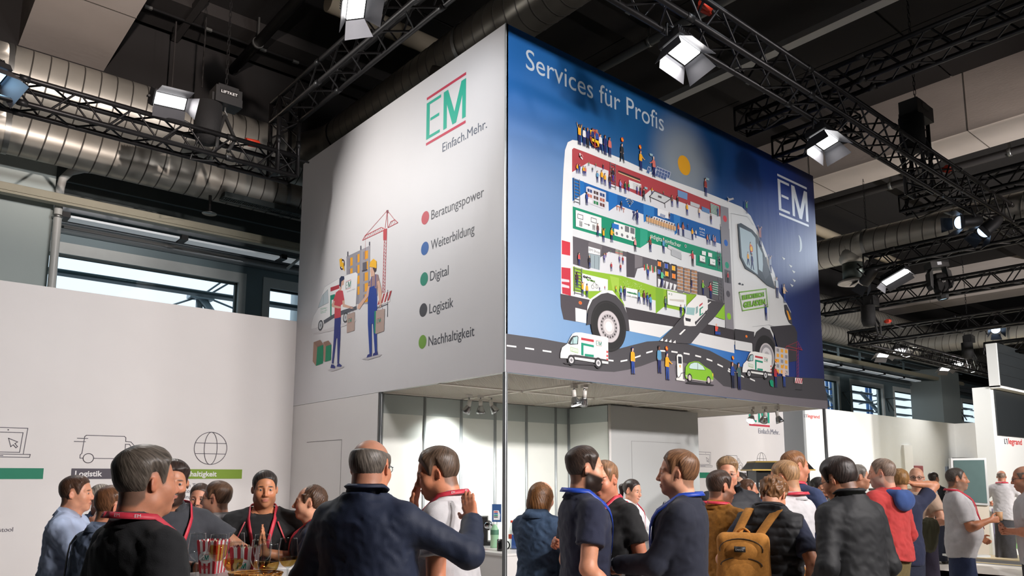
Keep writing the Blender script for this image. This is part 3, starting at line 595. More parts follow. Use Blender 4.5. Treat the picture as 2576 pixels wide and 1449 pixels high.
box = thing('banner_box', 'large raised box wearing a white and a blue printed banner', 'banner box', (CX, CY, BZ0))
T = 0.03
wb = part('white_banner', MB().box((CX, CY, BZ0), (CX + T, WY, BZ1)), M_wban, box); wb['label'] = 'white fabric banner face with logo and coloured topic dots'
bb = part('blue_banner', MB().box((CX + 0.012, CY, BZ0), (BX1, CY + T, BZ1)), M_bban, box); bb['label'] = 'blue fabric banner face with a large printed van'
part('side_banner', MB().box((BX1 - T, CY + T, BZ0), (BX1, WY, BZ1)), M_wban, box)
part('rear_banner', MB().box((CX + T, WY - T, BZ0), (BX1 - T, WY, BZ1)), M_wban, box)
part('corner_profile', MB().box((CX - 0.003, CY - 0.003, BZ0), (CX + 0.01, CY + 0.01, BZ1)), M_pole, box)
for a, b in (((CX, CY, BZ0), (BX1, CY, BZ0)), ((CX, CY, BZ0), (CX, WY, BZ0))):
    part('lower_profile', MB().bar((a[0] + 0.06, a[1] + 0.06, BZ0 + 0.012), (b[0] + 0.06, b[1] + 0.06, BZ0 + 0.012), 0.04, 0.02), M_pole, box)
# louvre ceiling: panels of thin crossing slats between bars
lc = thing('louvre_ceiling', 'white egg crate louvre ceiling under the banner box', 'louvre ceiling', (CX, CY, BZ0))
px, py = (BX1 - CX) / 5, (WY - CY) / 4
mb = MB(); st = 0.0215
n = int((px - 0.06) / st)
for i in range(n): mb.box((0.03 + i * st, 0.03, 0), (0.03 + i * st + 0.003, py - 0.03, 0.014))
n = int((py - 0.06) / st)
for i in range(n): mb.box((0.03, 0.03 + i * st, 0), (px - 0.03, 0.03 + i * st + 0.003, 0.014))
M_lou = mat('louvre_white', (238, 232, 222), 0.5); lm = mb.mesh('louvre_panel'); lm.materials.append(M_lou)
for i in range(5):
    for j in range(4):
        b = link('louvre_panel', lm, lc); b.location = (CX + i * px, CY + j * py, BZ0 + 0.005); b['kind'] = 'stuff'
for i in range(1, 5): part('ceiling_bar', MB().bar((CX + i * px, CY + 0.05, BZ0 + 0.01), (CX + i * px, WY, BZ0 + 0.01), 0.045, 0.035), M_lou, lc)
for j in range(1, 4): part('ceiling_bar', MB().bar((CX + 0.05, CY + j * py, BZ0 + 0.01), (BX1, CY + j * py, BZ0 + 0.01), 0.045, 0.035), M_lou, lc)
part('void_lining', MB().box((CX + 0.05, CY + 0.05, BZ0 + 0.5), (BX1 - 0.05, WY - 0.05, BZ0 + 0.52)), mat('void_grey', (220, 218, 212), 0.8), lc)
# octagonal system posts
def post(label, x, y, z1, r=0.022):
    t = tag(MB().tube([(x, y, 0), (x, y, z1)], r, 8, caps=True).build('aluminium_post', M_pole), label, 'post', 'aluminium stand posts')
    for p in t.data.polygons: p.use_smooth = False
    part('post_groove', MB().box((x - r - 0.001, y - 0.004, 0), (x - r + 0.004, y + 0.004, z1)).box((x - 0.004, y - r - 0.001, 0), (x + 0.004, y - r + 0.004, z1)).bar((x - r * .68, y - r * .68, 0), (x - r * .68, y - r * .68, z1), 0.007), mat('groove_dark', (70, 72, 74), 0.5, 0.5), t); return t
post('aluminium post at the front corner under the banners', CX + 0.02, CY + 0.02, BZ0)
post('aluminium post at the right end of the blue banner', BX1 - 0.02, CY + 0.02, BZ0)
IY, IX, GY, GX1 = 7.162, 7.012, 6.437, 8.815
post('aluminium post at the edge of the storage room', CX + 0.02, IY - 0.03, BZ0)
# storage room and inner walls: panels between slim posts, header strip above
s = tag(MB().box((CX, IY, 0), (CX + 0.04, WY, BZ0 - 0.004)).build('storage_wall', M_white), 'plain white storage room wall below the white banner', 'stand wall')
part('door_gap', MB().box((CX - 0.002, 7.95, 0), (CX, 7.954, 2.02)).box((CX - 0.002, 7.95, 2.02), (CX, 8.85, 2.025)), mat('gap_dark', (120, 114, 112), 0.9), s)
iw = thing('panel_wall', 'white panelled back wall inside the open stand', 'stand wall', (CX, IY, 0))
xs = [CX + 0.05, 4.765, 5.272, 5.776, 6.277, 6.777, IX]
M_panel = mat('white_system_panel', (226, 228, 222), 0.5, var=0.01); M_headr = mat('grey_header_strip', (176, 184, 182), 0.45, 0.1)
for a, b in zip(xs[:-1], xs[1:]):
    part('wall_panel', MB().box((a + 0.018, IY, 0), (b - 0.018, IY + 0.02, 2.28)), M_panel, iw)
    part('header_strip', MB().box((a + 0.018, IY - 0.004, 2.28), (b - 0.018, IY + 0.02, 2.485)), M_headr, iw)
for x in xs[1:-1]: part('slim_post', MB().tube([(x, IY, 0), (x, IY, 2.49)], 0.02, 8), M_pole, iw)
rw = thing('panel_wall', 'short white panelled return wall inside the open stand', 'stand wall', (IX, GY, 0))
for a, b in ((GY + 0.03, IY - 0.02),):
    part('wall_panel', MB().box((IX, a, 0), (IX + 0.02, b, 2.28)), M_panel, rw); part('header_strip', MB().box((IX - 0.004, a, 2.28), (IX + 0.02, b, 2.485)), M_headr, rw)
part('slim_post', MB().tube([(IX, IY - 0.01, 0), (IX, IY - 0.01, 2.49)], 0.02, 8), M_pole, rw)
part('slim_post', MB().tube([(IX, GY, 0), (IX, GY, 2.49)], 0.018, 8), M_white, rw)
gw = tag(MB().box((IX + 0.02, GY, 0), (GX1, GY + 0.04, 2.485)).box((GX1 - 0.04, GY + 0.04, 0), (GX1, WY, 2.485)).build('grey_wall', mat('light_grey_wall', (196, 198, 198), 0.6)), 'light grey wall with a hidden door beside the bar', 'stand wall')
part('door_gap', MB().box((IX + 0.4, GY - 0.002, 0), (IX + 0.404, GY, 2.05)).box((IX + 0.4, GY - 0.002, 2.05), (IX + 1.4, GY, 2.054)), mat('gap_grey', (150, 150, 150), 0.8), gw)

# ---------------------------------------------------------------- print helpers: thin ink layers lying on a plane
INK = {}
def ink(rgb, rough=0.6):
    k = 'ink_%02x%02x%02x' % tuple(rgb); return mat(k, rgb, rough, var=0.012, vscale=5)
class Art:
    """coloured flat shapes printed on one plane: to2(u,v) gives plane coordinates, lift() puts layers just proud of the cloth"""
    def __init__(s, to3, nrm, step=0.00035, base=0.001, rs=1.0, ws=1.0, ts=1.0): s.to3 = to3; s.n = np.array(nrm, float); s.k = base; s.step = step; s.b = {}; s.rs = rs; s.ws = ws; s.ts = ts
    def up(s): s.k += s.step
    def poly3(s, pts, rgb):
        """triangulated so concave outlines print right; stacked a hair above what was printed before"""
        s.up(); off = s.n * s.k
        mb = s.b.setdefault(tuple(rgb), MB()); mb.poly([tuple(np.array(p) + off) for p in pts])
    def poly(s, pts, rgb): s.poly3([s.to3(*p) for p in pts], rgb)
    def line(s, pts, w, rgb, closed=False):
        """a stroke of width w metres along photo points"""
        P3 = [np.array(s.to3(*p)) for p in pts]; s.stroke3(P3, w, rgb, closed)
    def stroke3(s, P3, w, rgb, closed=False):
        s.up(); off = s.n * s.k; mb = s.b.setdefault(tuple(rgb), MB()); n = len(P3); w = w * s.ws
        for i in range(n if closed else n - 1):
            a, b = P3[i], P3[(i + 1) % n]; d = b - a; l = np.linalg.norm(d)
            if l < 1e-6: continue
            d = d / l; q = np.cross(s.n, d) * w / 2; e = d * w * 0.4
            mb.quad(*[tuple(x + off) for x in (a - q - e, b - q + e, b + q + e, a + q - e)])
    def disc3(s, c, rx, ry, rgb, ax, ay, seg=28):
        c = np.array(c); rx, ry = rx * s.rs, ry * s.rs; s.poly3([c + np.array(ax) * rx * math.cos(2 * PI * k / seg) + np.array(ay) * ry * math.sin(2 * PI * k / seg) for k in range(seg)], rgb)
    def ring3(s, c, rx, ry, w, rgb, ax, ay, seg=32):
        c = np.array(c); rx, ry = rx * s.rs, ry * s.rs; s.stroke3([c + np.array(ax) * rx * math.cos(2 * PI * k / seg) + np.array(ay) * ry * math.sin(2 * PI * k / seg) for k in range(seg)], w, rgb, True)
    def text3(s, txt, org, ax, ay, size, rgb, **kw):
        s.up(); text_add(s.b.setdefault(tuple(rgb), MB()), txt, tuple(np.array(org) + s.n * s.k), ax, ay, size * s.ts, **kw)
    def flush(s, name, parent, label=None):
        """one printed mesh, its colours as material slots"""
        mb = MB(); ms = []
        for rgb, q in s.b.items():
            ms.append(ink(rgb)); mb.add(q.v, q.f, len(ms) - 1)
        s.b = {}
        if not ms: return
        o = mb.build(name, ms, parent)
        if label: o['label'] = label
        return o
def logo(A, x0, x1, zt, zb, to, ax, c_bar, c_let, bar_w=None):
    """EM mark between two bars: to(x,z) gives the plane point, x runs in reading direction"""
    H = zt - zb; W_ = x1 - x0; q = lambda x, z: to(x0 + x * W_, zb + z * H)
    R = lambda a, b, c, d, col: A.poly3([q(a, c), q(b, c), q(b, d), q(a, d)], col)
    R(0, 1, 0.945, 1.0, c_bar); R(0, 1, 0.0, 0.055, c_bar)
    t = 0.085
    R(0, t, 0.12, 0.88, c_let); R(t, 0.38, 0.82, 0.88, c_let); R(t, 0.36, 0.12, 0.18, c_let); R(t + 0.02, 0.34, 0.47, 0.53, c_let)
    R(0.45, 0.45 + t, 0.12, 0.88, c_let); R(1 - t, 1, 0.12, 0.88, c_let)
    A.poly3([q(0.45, 0.88), q(0.56, 0.88), q(0.725 + 0.055, 0.12 + 0.06), q(0.725, 0.12), q(0.68, 0.12)], c_let)
    A.poly3([q(1.0, 0.88), q(0.89, 0.88), q(0.725 - 0.055, 0.12 + 0.06), q(0.70, 0.12), q(0.77, 0.12)], c_let)
RED, TEAL, DKG = (196, 48, 70), (0, 146, 116), (70, 66, 76)

# white banner print (plane X = CX, facing -X; reading direction is -Y)
W3 = lambda u, v: onX(u, v, CX)
AW = Art(W3, (-1, 0, 0), 0.00002, 0.001, 0.66, 0.6, 0.66); toW = lambda x, z: np.array((CX, -x, z)); RD = (0, -1, 0); UZ = (0, 0, 1)
a = W3(1073, 247); b = W3(1172, 350)
logo(AW, -W3(1073, 300)[1], -W3(1172, 250)[1], W3(1073, 247)[2], W3(1072, 367)[2], toW, None, (200, 46, 78), (0, 178, 150))
p = W3(1113, 383); p2 = W3(1225, 320)
AW.text3('Einfach.Mehr.', p, RD, UZ, 0.205, (86, 96, 116), width=p[1] - p2[1])
AW.flush('printed_logo', wb, 'red and teal EM logo with the line Einfach.Mehr.')
for (u, v, col, txt, u0, v0, u1, hh) in ((1070, 548, (200, 62, 78), 'Beratungspower', 1085, 553, 1217, 500), (1069, 625, (0, 92, 170), 'Weiterbildung', 1084, 629, 1193, 590), (1067, 702, (0, 138, 112), 'Digital', 1082, 707, 1128, 690), (1065, 780, (66, 66, 74), 'Logistik', 1080, 789, 1140, 760), (1063, 860, (120, 168, 64), 'Nachhaltigkeit', 1078, 871, 1193, 850)):
    c = W3(u, v); AW.disc3(c, 0.105, 0.105, col, RD, UZ)
    p = W3(u0, v0); q = W3(u1, v0); AW.text3(txt, p, RD, UZ, 0.215, (66, 68, 78), width=p[1] - q[1]); AW.flush('printed_topic', wb, 'coloured dot beside the word ' + txt)
z2 = lambda x, y: (740 + x / 3.0185, 480 + y / 3.0185)
def PW(pts, rgb): AW.poly([z2(*p) for p in pts], rgb)
def LW(pts, w, rgb, closed=False): AW.line([z2(*p) for p in pts], w, rgb, closed)
SKIN, SKIN2, NAVY, GREY = (222, 178, 156), (226, 190, 170), (40, 52, 128), (142, 138, 150)
# building under construction
PW([(398, 500), (578, 415), (570, 860), (398, 860)], (150, 148, 158)); PW([(510, 450), (578, 415), (556, 850), (490, 880)], (166, 162, 170))
for r in range(5):
    for c_, (x0, x1) in enumerate(((415, 445), (470, 498), (525, 562))):
        y = 515 + r * 82 - c_ * 26; 
        if y < 800: PW([(x0, y), (x1, y - 12), (x1, y + 50), (x0, y + 62)], (242, 168, 40)); PW([(x0, y), (x0 + 12, y - 4), (x0 + 12, y + 57), (x0, y + 62)], (140, 134, 146))
for x in (408, 507, 573): PW([(x - 4, 500 - (x - 408) * .5), (x + 4, 496 - (x - 408) * .5), (x + 4, 460 - (x - 408) * .45), (x - 4, 464 - (x - 408) * .45)], (70, 70, 84))
# crane
CR = (196, 60, 70)
LW([(672, 770), (684, 370)], 0.012, CR); LW([(690, 770), (702, 370)], 0.012, CR)
for k in range(16):
    y = 770 - k * 25; x = 672 + k * 0.75; LW([(x, y), (x + 18, y - 25)], 0.007, CR); LW([(x, y), (x + 18, y)], 0.006, CR)
PW([(678, 295), (706, 285), (704, 372), (678, 376)], CR)
LW([(520, 376), (540, 340), (662, 278), (690, 290)], 0.012, CR); LW([(520, 376), (690, 296)], 0.012, CR)
for k in range(8): LW([(535 + k * 18, 365 - k * 8.5), (550 + k * 18, 335 - k * 8)], 0.007, CR)
LW([(715, 280), (735, 235), (765, 220), (788, 242), (715, 280)], 0.012, CR); LW([(735, 262), (750, 228)], .007, CR); LW([(755, 258), (768, 225)], .007, CR)
LW([(545, 335), (708, 150), (765, 222)], 0.008, CR); LW([(692, 280), (708, 150), (712, 280)], 0.012, CR); PW([(702, 148), (716, 145), (716, 170), (704, 172)], (120, 40, 60))
LW([(543, 340), (540, 530)], 0.005, CR); PW([(522, 548), (552, 538), (552, 600), (522, 612)], (96, 92, 104)); PW([(518, 604), (556, 594), (556, 606), (518, 616)], (70, 66, 80))
# barrier
PW([(630, 800), (725, 762), (730, 840), (632, 878)], (240, 232, 230))
for k in range(4): PW([(634 + k * 25, 868 - k * 10), (655 + k * 25, 792 - k * 10), (668 + k * 25, 787 - k * 10), (647 + k * 25, 863 - k * 10)], (176, 54, 62))
LW([(712, 755), (710, 955)], 0.014, (60, 60, 72)); LW([(630, 890), (712, 860)], 0.012, (60, 60, 72))
# lightning badge
c = W3(*z2(367, 560)); AW.ring3(c, 0.075, 0.085, 0.022, (170, 46, 60), RD, UZ); PW([(345, 520), (362, 512), (366, 545), (376, 545), (384, 612), (360, 575), (350, 578)], (244, 186, 40))
# shadows, white van
PW([(145, 1085), (280, 1040), (470, 975), (470, 990), (300, 1060), (160, 1092)], (214, 210, 212))
VW = (244, 243, 244)
PW([(130, 1050), (135, 1000), (150, 950), (185, 890), (210, 790), (235, 730), (300, 690), (360, 650), (470, 618), (484, 630), (470, 880), (380, 910), (300, 945), (240, 985), (220, 1010), (170, 1040)], VW)
LW([(130, 1050), (135, 1000), (150, 950), (185, 890), (210, 790), (235, 730), (300, 690), (370, 650), (470, 618), (484, 630), (470, 880)], 0.006, (176, 178, 184))
PW([(183, 890), (215, 795), (258, 750), (262, 850)], (196, 208, 214)); LW([(183, 890), (215, 795), (258, 750), (262, 850)], 0.006, (80, 86, 96), True); LW([(225, 785), (222, 870)], .006, (80, 86, 96))
PW([(278, 735), (345, 712), (345, 742), (278, 766)], (186, 56, 70)); PW([(276, 795), (312, 784), (312, 950), (276, 965)], (0, 140, 112)); PW([(286, 830), (312, 822), (312, 935), (286, 945)], VW)
q0, q1 = W3(*z2(393, 740)), W3(*z2(434, 680)); logo(AW, -q0[1], -q1[1], W3(*z2(393, 690))[2], q0[2] - 0.02, toW, None, (190, 52, 66), (60, 130, 112))
p = W3(*z2(405, 772)); AW.text3('Einfach.Mehr.', p, RD, UZ, 0.035, (150, 150, 156), width=0.2)
LW([(204, 895), (242, 888), (242, 922), (204, 930)], .006, (110, 180, 140), True)
p = W3(*z2(207, 908)); AW.text3('ELEKTRISCH', p, RD, UZ, 0.03, (110, 180, 140), width=0.16); p = W3(*z2(207, 925)); AW.text3('GELADEN', p, RD, UZ, 0.03, (110, 180, 140), width=0.16)
PW([(225, 985), (305, 935), (375, 905), (475, 875), (475, 900), (380, 935), (300, 965), (230, 1010)], (88, 90, 100))
for (x, y, r_) in ((202, 1022, 0.1), (392, 962, 0.092)):
    c = W3(*z2(x, y)); AW.disc3(c, r_, r_ * 1.0, (60, 62, 70), RD, UZ); AW.disc3(c, r_ * .72, r_ * .72, (198, 200, 204), RD, UZ); AW.disc3(c, r_ * .3, r_ * .3, (150, 152, 158), RD, UZ)
# parcels
PW([(150, 1150), (200, 1132), (224, 1165), (178, 1188)], (150, 116, 102)); PW([(150, 1150), (178, 1188), (168, 1330), (143, 1296)], (172, 134, 116)); PW([(178, 1188), (224, 1170), (220, 1310), (168, 1330)], (0, 140, 100))
PW([(224, 1150), (262, 1137), (285, 1165), (243, 1182)], (150, 116, 102)); PW([(224, 1150), (243, 1182), (238, 1298), (225, 1292)], (172, 134, 116)); PW([(243, 1182), (284, 1168), (281, 1285), (238, 1298)], (0, 140, 100))
PW([(255, 1362), (330, 1335), (386, 1332), (370, 1345), (290, 1372)], (196, 192, 196)); PW([(517, 1278), (580, 1252), (670, 1240), (650, 1258), (560, 1284)], (196, 192, 196))
# woman with shopping bag
PW([(310, 965), (356, 955), (352, 1130), (342, 1310), (330, 1312), (330, 1120), (322, 1120), (300, 1310), (288, 1312), (302, 1130)], NAVY)
PW([(300, 830), (320, 772), (345, 752), (372, 760), (384, 830), (370, 860), (357, 870), (356, 960), (308, 972), (310, 880), (302, 850)], (206, 72, 84))
PW([(345, 760), (360, 755), (366, 720), (378, 715), (382, 670), (360, 660), (348, 690), (350, 730)], SKIN)
PW([(345, 720), (346, 668), (360, 648), (382, 650), (384, 672), (362, 690), (356, 735)], (36, 48, 84))
PW([(300, 840), (312, 835), (305, 868), (345, 878), (356, 880), (354, 892), (335, 893), (290, 882), (286, 866)], SKIN); PW([(368, 835), (384, 830), (386, 862), (440, 880), (455, 892), (440, 896), (372, 882)], SKIN)
PW([(278, 1345), (284, 1318), (300, 1320), (315, 1335), (312, 1350)], NAVY); PW([(325, 1335), (332, 1312), (345, 1312), (364, 1325), (358, 1338)], NAVY)
PW([(403, 940), (462, 920), (460, 1060), (402, 1080)], (184, 160, 150)); LW([(420, 938), (425, 885), (445, 880), (450, 925)], 0.01, (120, 110, 120))
q0, q1 = W3(*z2(412, 1008)), W3(*z2(440, 965)); logo(AW, -q0[1], -q1[1], W3(*z2(412, 970))[2], q0[2], toW, None, (190, 52, 66), (0, 130, 110))
# man with helmet
PW([(562, 820), (570, 690), (628, 672), (634, 820), (628, 1010), (632, 1230), (615, 1232), (600, 1010), (590, 1010), (592, 1238), (574, 1240), (562, 1010)], (26, 62, 150))
PW([(565, 720), (585, 665), (620, 632), (640, 638), (650, 690), (634, 702), (630, 810), (628, 740), (575, 735), (574, 715)], (160, 128, 128)); PW([(574, 735), (612, 720), (628, 800), (565, 820)], (26, 62, 150))
LW([(588, 725), (590, 660)], 0.022, (26, 62, 150)); LW([(620, 730), (622, 640)], 0.022, (26, 62, 150))
PW([(584, 655), (612, 645), (614, 590), (586, 580), (580, 610), (584, 630)], SKIN); PW([(598, 585), (626, 580), (624, 610), (612, 620)], (66, 44, 50))
PW([(573, 578), (580, 540), (605, 516), (628, 535), (628, 590), (600, 580)], (246, 186, 36))
PW([(563, 725), (576, 722), (566, 800), (510, 880), (498, 900), (480, 892), (488, 868), (548, 795)], SKIN); PW([(632, 690), (650, 680), (668, 770), (664, 880), (652, 890), (642, 790)], SKIN)
PW([(552, 1268), (560, 1245), (590, 1232), (592, 1258)], NAVY); PW([(598, 1255), (604, 1235), (634, 1218), (638, 1246)], NAVY)
PW([(612, 915), (628, 912), (626, 1086), (610, 1080)], (0, 140, 110)); PW([(624, 912), (690, 895), (684, 1065), (620, 1088)], (184, 160, 150)); LW([(640, 910), (650, 875), (668, 870), (672, 898)], .01, (120, 110, 120))
q0, q1 = W3(*z2(630, 1010)), W3(*z2(662, 965)); logo(AW, -q0[1], -q1[1], W3(*z2(630, 972))[2], q0[2], toW, None, (190, 52, 66), (0, 130, 110))
AW.flush('printed_scene', wb, 'printed scene of a customer, a builder, a van and a crane')
# ------------------------------------------------------------------ blue banner print (plane Y = CY, reading direction +X)
B3 = lambda u, v: onY(u, v, CY)
AB = Art(B3, (0, -1, 0), 0.00002, 0.001, 0.41, 0.5, 0.42); EX = (1, 0, 0); toB = lambda x, z: np.array((x, CY, z))
z3 = lambda x, y: (1400 + x / 3.813, 300 + y / 3.813)
z4 = lambda x, y: (1400 + x / 4.261, 560 + y / 4.261)
z5 = lambda x, y: (1800 + x / 2.264, 400 + y / 2.264)
z6 = lambda x, y: (1270 + x / 4.366, 740 + y / 4.366)
def PB(z, pts, rgb): AB.poly([z(*p) for p in pts], rgb)
def LB(z, pts, w, rgb, closed=False): AB.line([z(*p) for p in pts], w, rgb, closed)
def TB(z, txt, x, y, x1, size, rgb, **kw):
    p, q = B3(*z(x, y)), B3(*z(x1, y)); AB.text3(txt, p, EX, UZ, size, rgb, width=q[0] - p[0], **kw)
def RB(x0, x1, z0, z1, rgb): AB.poly3([toB(x0, z0), toB(x1, z0), toB(x1, z1), toB(x0, z1)], rgb)
def disc(z, x, y, r, rgb, ry=None): AB.disc3(B3(*z(x, y)), r, ry or r, rgb, EX, UZ)
def ring(z, x, y, r, w, rgb): AB.ring3(B3(*z(x, y)), r, r, w, rgb, EX, UZ)
PX = lambda u, v: (u, v)
# title
p, q = B3(1323, 172), B3(1670, 325)
AB.text3('Services für Profis', (p[0], CY, p[2]), EX, UZ, 0.70, (176, 188, 198), width=q[0] - p[0]); AB.flush('printed_title', bb, 'pale lettering Services für Profis')
# sun, moon, stars, roads
disc(PX, 1721, 416, 0.28, (222, 160, 30))
mc = B3(2009, 612); a_ = [mc + np.array((0.085 * math.sin(t), 0, 0.12 * math.cos(t))) for t in np.linspace(0.2, PI - 0.1, 12)] + [mc + np.array((0.03 * math.sin(t), 0, 0.11 * math.cos(t))) for t in np.linspace(PI - 0.1, 0.2, 12)]
AB.poly3(a_, (190, 200, 206))
for (x, y) in ((385, 565), (425, 608), (442, 640), (445, 690), (432, 718)): PB(z5, [(x - 8, y - 8), (x + 12, y + 2), (x + 4, y + 12)], (210, 214, 210))
PB(z6, [(0, 432), (350, 480), (680, 540), (900, 590), (1130, 625), (1230, 605), (1400, 560), (1560, 520), (1700, 512), (2000, 545), (2250, 620), (2400, 700), (2576, 790), (2750, 850), (3000, 900), (3500, 930), (3560, 1240), (3000, 1170), (2576, 1085), (2400, 1010), (2280, 900), (2100, 790), (1900, 735), (1650, 735), (1500, 790), (1350, 830), (1200, 855), (1000, 845), (500, 780), (0, 715)], (70, 68, 72))
PB(z6, [(0, 715), (500, 780), (1000, 845), (1200, 855), (1350, 830), (1500, 790), (1650, 735), (1900, 735), (2100, 790), (2280, 900), (2400, 1010), (2576, 1040), (2800, 1090), (3100, 1130), (3540, 1170), (3545, 1262), (3200, 1228), (2700, 1163), (2000, 1082), (1000, 968), (500, 910), (0, 853)], (120, 114, 120))
for (x0, y0, x1, y1) in ((20, 565, 125, 578), (222, 592, 320, 606), (414, 620, 510, 634), (1125, 724, 1192, 732), (1270, 738, 1345, 724), (1418, 700, 1490, 676), (1552, 645, 1622, 626), (1705, 622, 1762, 625), (1828, 630, 1896, 640), (1962, 648, 2028, 660), (2090, 674, 2154, 690), (2214, 712, 2278, 734), (2335, 770, 2394, 798), (2448, 840, 2500, 868)):
    dy = 17; PB(z6, [(x0, y0 - dy / 2), (x1, y1 - dy / 2), (x1, y1 + dy / 2), (x0, y0 + dy / 2)], (238, 238, 236))
for k in range(4): PB(z5, [(10 + k * 62, 1165 + k * 26 if k < 2 else 1215 + (k - 2) * 22 + 10), (38 + k * 62, 1178 + k * 26 if k < 2 else 1228 + (k - 2) * 22 + 10), (38 + k * 62, 1186 + k * 26 if k < 2 else 1236 + (k - 2) * 22 + 10), (10 + k * 62, 1173 + k * 26 if k < 2 else 1223 + (k - 2) * 22 + 10)], (238, 238, 236))
AB.flush('printed_road', bb, 'printed sun, moon and winding grey road')
# ---------- the big van: body
VWH = (224, 226, 226)
AB.poly([(1411, 607), (1413, 520), (1417, 430), (1421, 378), (1428, 358), (1440, 352), (1452, 354), (1560, 398), (1626, 428), (1696, 456), (1780, 486), (1830, 506), (1866, 521), (1888, 543), (1906, 581), (1928, 638), (1948, 687), (1960, 736), (1977, 760), (1989, 784), (1993, 817), (1946, 822), (1946, 872), (1850, 868), (1780, 845), (1480, 790), (1411, 745)], VWH)
# tail lamps, rear bumper
PB(z4, [(55, 188), (145, 212), (145, 355), (55, 338)], (196, 44, 60)); PB(z4, [(52, 338), (145, 355), (148, 490), (52, 478)], (226, 210, 214)); PB(z4, [(52, 478), (148, 490), (152, 785), (60, 760), (52, 600)], (186, 40, 58))
PB(z4, [(52, 600), (135, 615), (137, 640), (52, 632)], (224, 200, 206)); PB(z4, [(52, 655), (135, 680), (137, 705), (52, 690)], (224, 200, 206))
PB(z4, [(40, 762), (155, 785), (355, 828), (330, 900), (318, 1080), (200, 1060), (75, 1038), (45, 900)], (66, 60, 66)); PB(z4, [(200, 912), (320, 940), (318, 1080), (204, 1058)], (222, 222, 222))
disc(z4, 254, 860, 0.055, (230, 120, 40), 0.04); disc(z4, 254, 860, 0.04, (206, 82, 36), 0.026)
# sill and lower panels
PB(z4, [(735, 905), (1090, 975), (1330, 1020), (1900, 1140), (1910, 1260), (1600, 1195), (1280, 1120), (770, 1040)], (58, 54, 58)); PB(z4, [(770, 1045), (1230, 1135), (1110, 1232), (775, 1162)], (220, 220, 220)); PB(z4, [(1510, 1190), (1900, 1262), (1905, 1400), (1430, 1290)], (220, 220, 220))
# interior floors
DK = (84, 80, 86)
PB(z3, [(148, 290), (165, 275), (300, 325), (560, 430), (860, 545), (1130, 648), (1570, 828), (1572, 1062), (1000, 868), (497, 690), (148, 556)], (168, 62, 68))
PB(z3, [(148, 508), (298, 418), (497, 495), (497, 612), (700, 690), (822, 745), (905, 672), (1130, 772), (1570, 935), (1570, 1060), (1000, 868), (497, 690), (148, 556)], (214, 216, 220))
PB(z3, [(150, 560), (497, 692), (1000, 868), (1572, 1064), (1578, 1286), (1180, 1165), (700, 1010), (300, 880), (152, 834)], (0, 88, 160))
PB(z3, [(150, 560), (262, 600), (262, 710), (152, 785)], (0, 100, 172)); PB(z3, [(497, 692), (582, 722), (582, 815), (500, 880)], (20, 108, 184)); PB(z3, [(832, 810), (935, 842), (935, 935), (836, 990)], (40, 118, 188)); PB(z3, [(1122, 908), (1185, 930), (1185, 1062), (1130, 1110)], (40, 118, 188))
PB(z3, [(152, 786), (268, 706), (497, 796), (500, 882), (588, 820), (832, 914), (836, 990), (935, 930), (1130, 1000), (1132, 1112), (1185, 1062), (1580, 1198), (1578, 1284), (1180, 1165), (700, 1010), (300, 880), (152, 834)], (212, 216, 222))
PB(z3, [(154, 836), (300, 882), (700, 1012), (1180, 1167), (1578, 1288), (1592, 1530), (1330, 1440), (800, 1300), (400, 1190), (155, 1118)], (0, 138, 104))
PB(z4, [(172, 62), (895, 272), (985, 212), (1490, 347), (1492, 458), (1775, 532), (1782, 600), (1300, 465), (700, 300), (172, 142)], (214, 218, 220)); PB(z4, [(895, 55), (975, 80), (975, 215), (895, 270)], (40, 158, 128))
PB(z4, [(173, 145), (700, 302), (1300, 467), (1784, 602), (1790, 870), (1500, 770), (1070, 690), (700, 560), (300, 500), (175, 468)], (86, 82, 88))
PB(z4, [(340, 215), (372, 205), (490, 245), (470, 375), (340, 340)], (108, 104, 108)); PB(z4, [(175, 445), (345, 500), (470, 372), (560, 312), (745, 368), (748, 580), (835, 592), (865, 495), (920, 482), (1070, 530), (1072, 690), (700, 572), (300, 508), (175, 470)], (212, 214, 218))
PB(z4, [(750, 310), (835, 345), (835, 590), (750, 582)], (72, 68, 74)); PB(z4, [(838, 345), (920, 370), (920, 470), (838, 490)], (120, 116, 120))
PB(z4, [(175, 470), (300, 508), (700, 572), (1070, 692), (1300, 745), (1500, 770), (1480, 830), (1350, 1020), (1060, 970), (735, 905), (600, 730), (500, 720), (360, 820), (178, 780)], (138, 180, 40))
PB(z4, [(178, 735), (270, 752), (360, 822), (178, 782)], (214, 216, 218)); PB(z4, [(570, 570), (668, 595), (668, 735), (600, 722)], (160, 196, 70)); PB(z4, [(660, 735), (1060, 835), (1062, 970), (735, 905)], (214, 216, 218))
PB(z4, [(1060, 695), (1145, 712), (1145, 905), (1065, 970)], (120, 168, 40)); PB(z4, [(1068, 972), (1145, 905), (1350, 950), (1320, 1022)], (212, 216, 218))
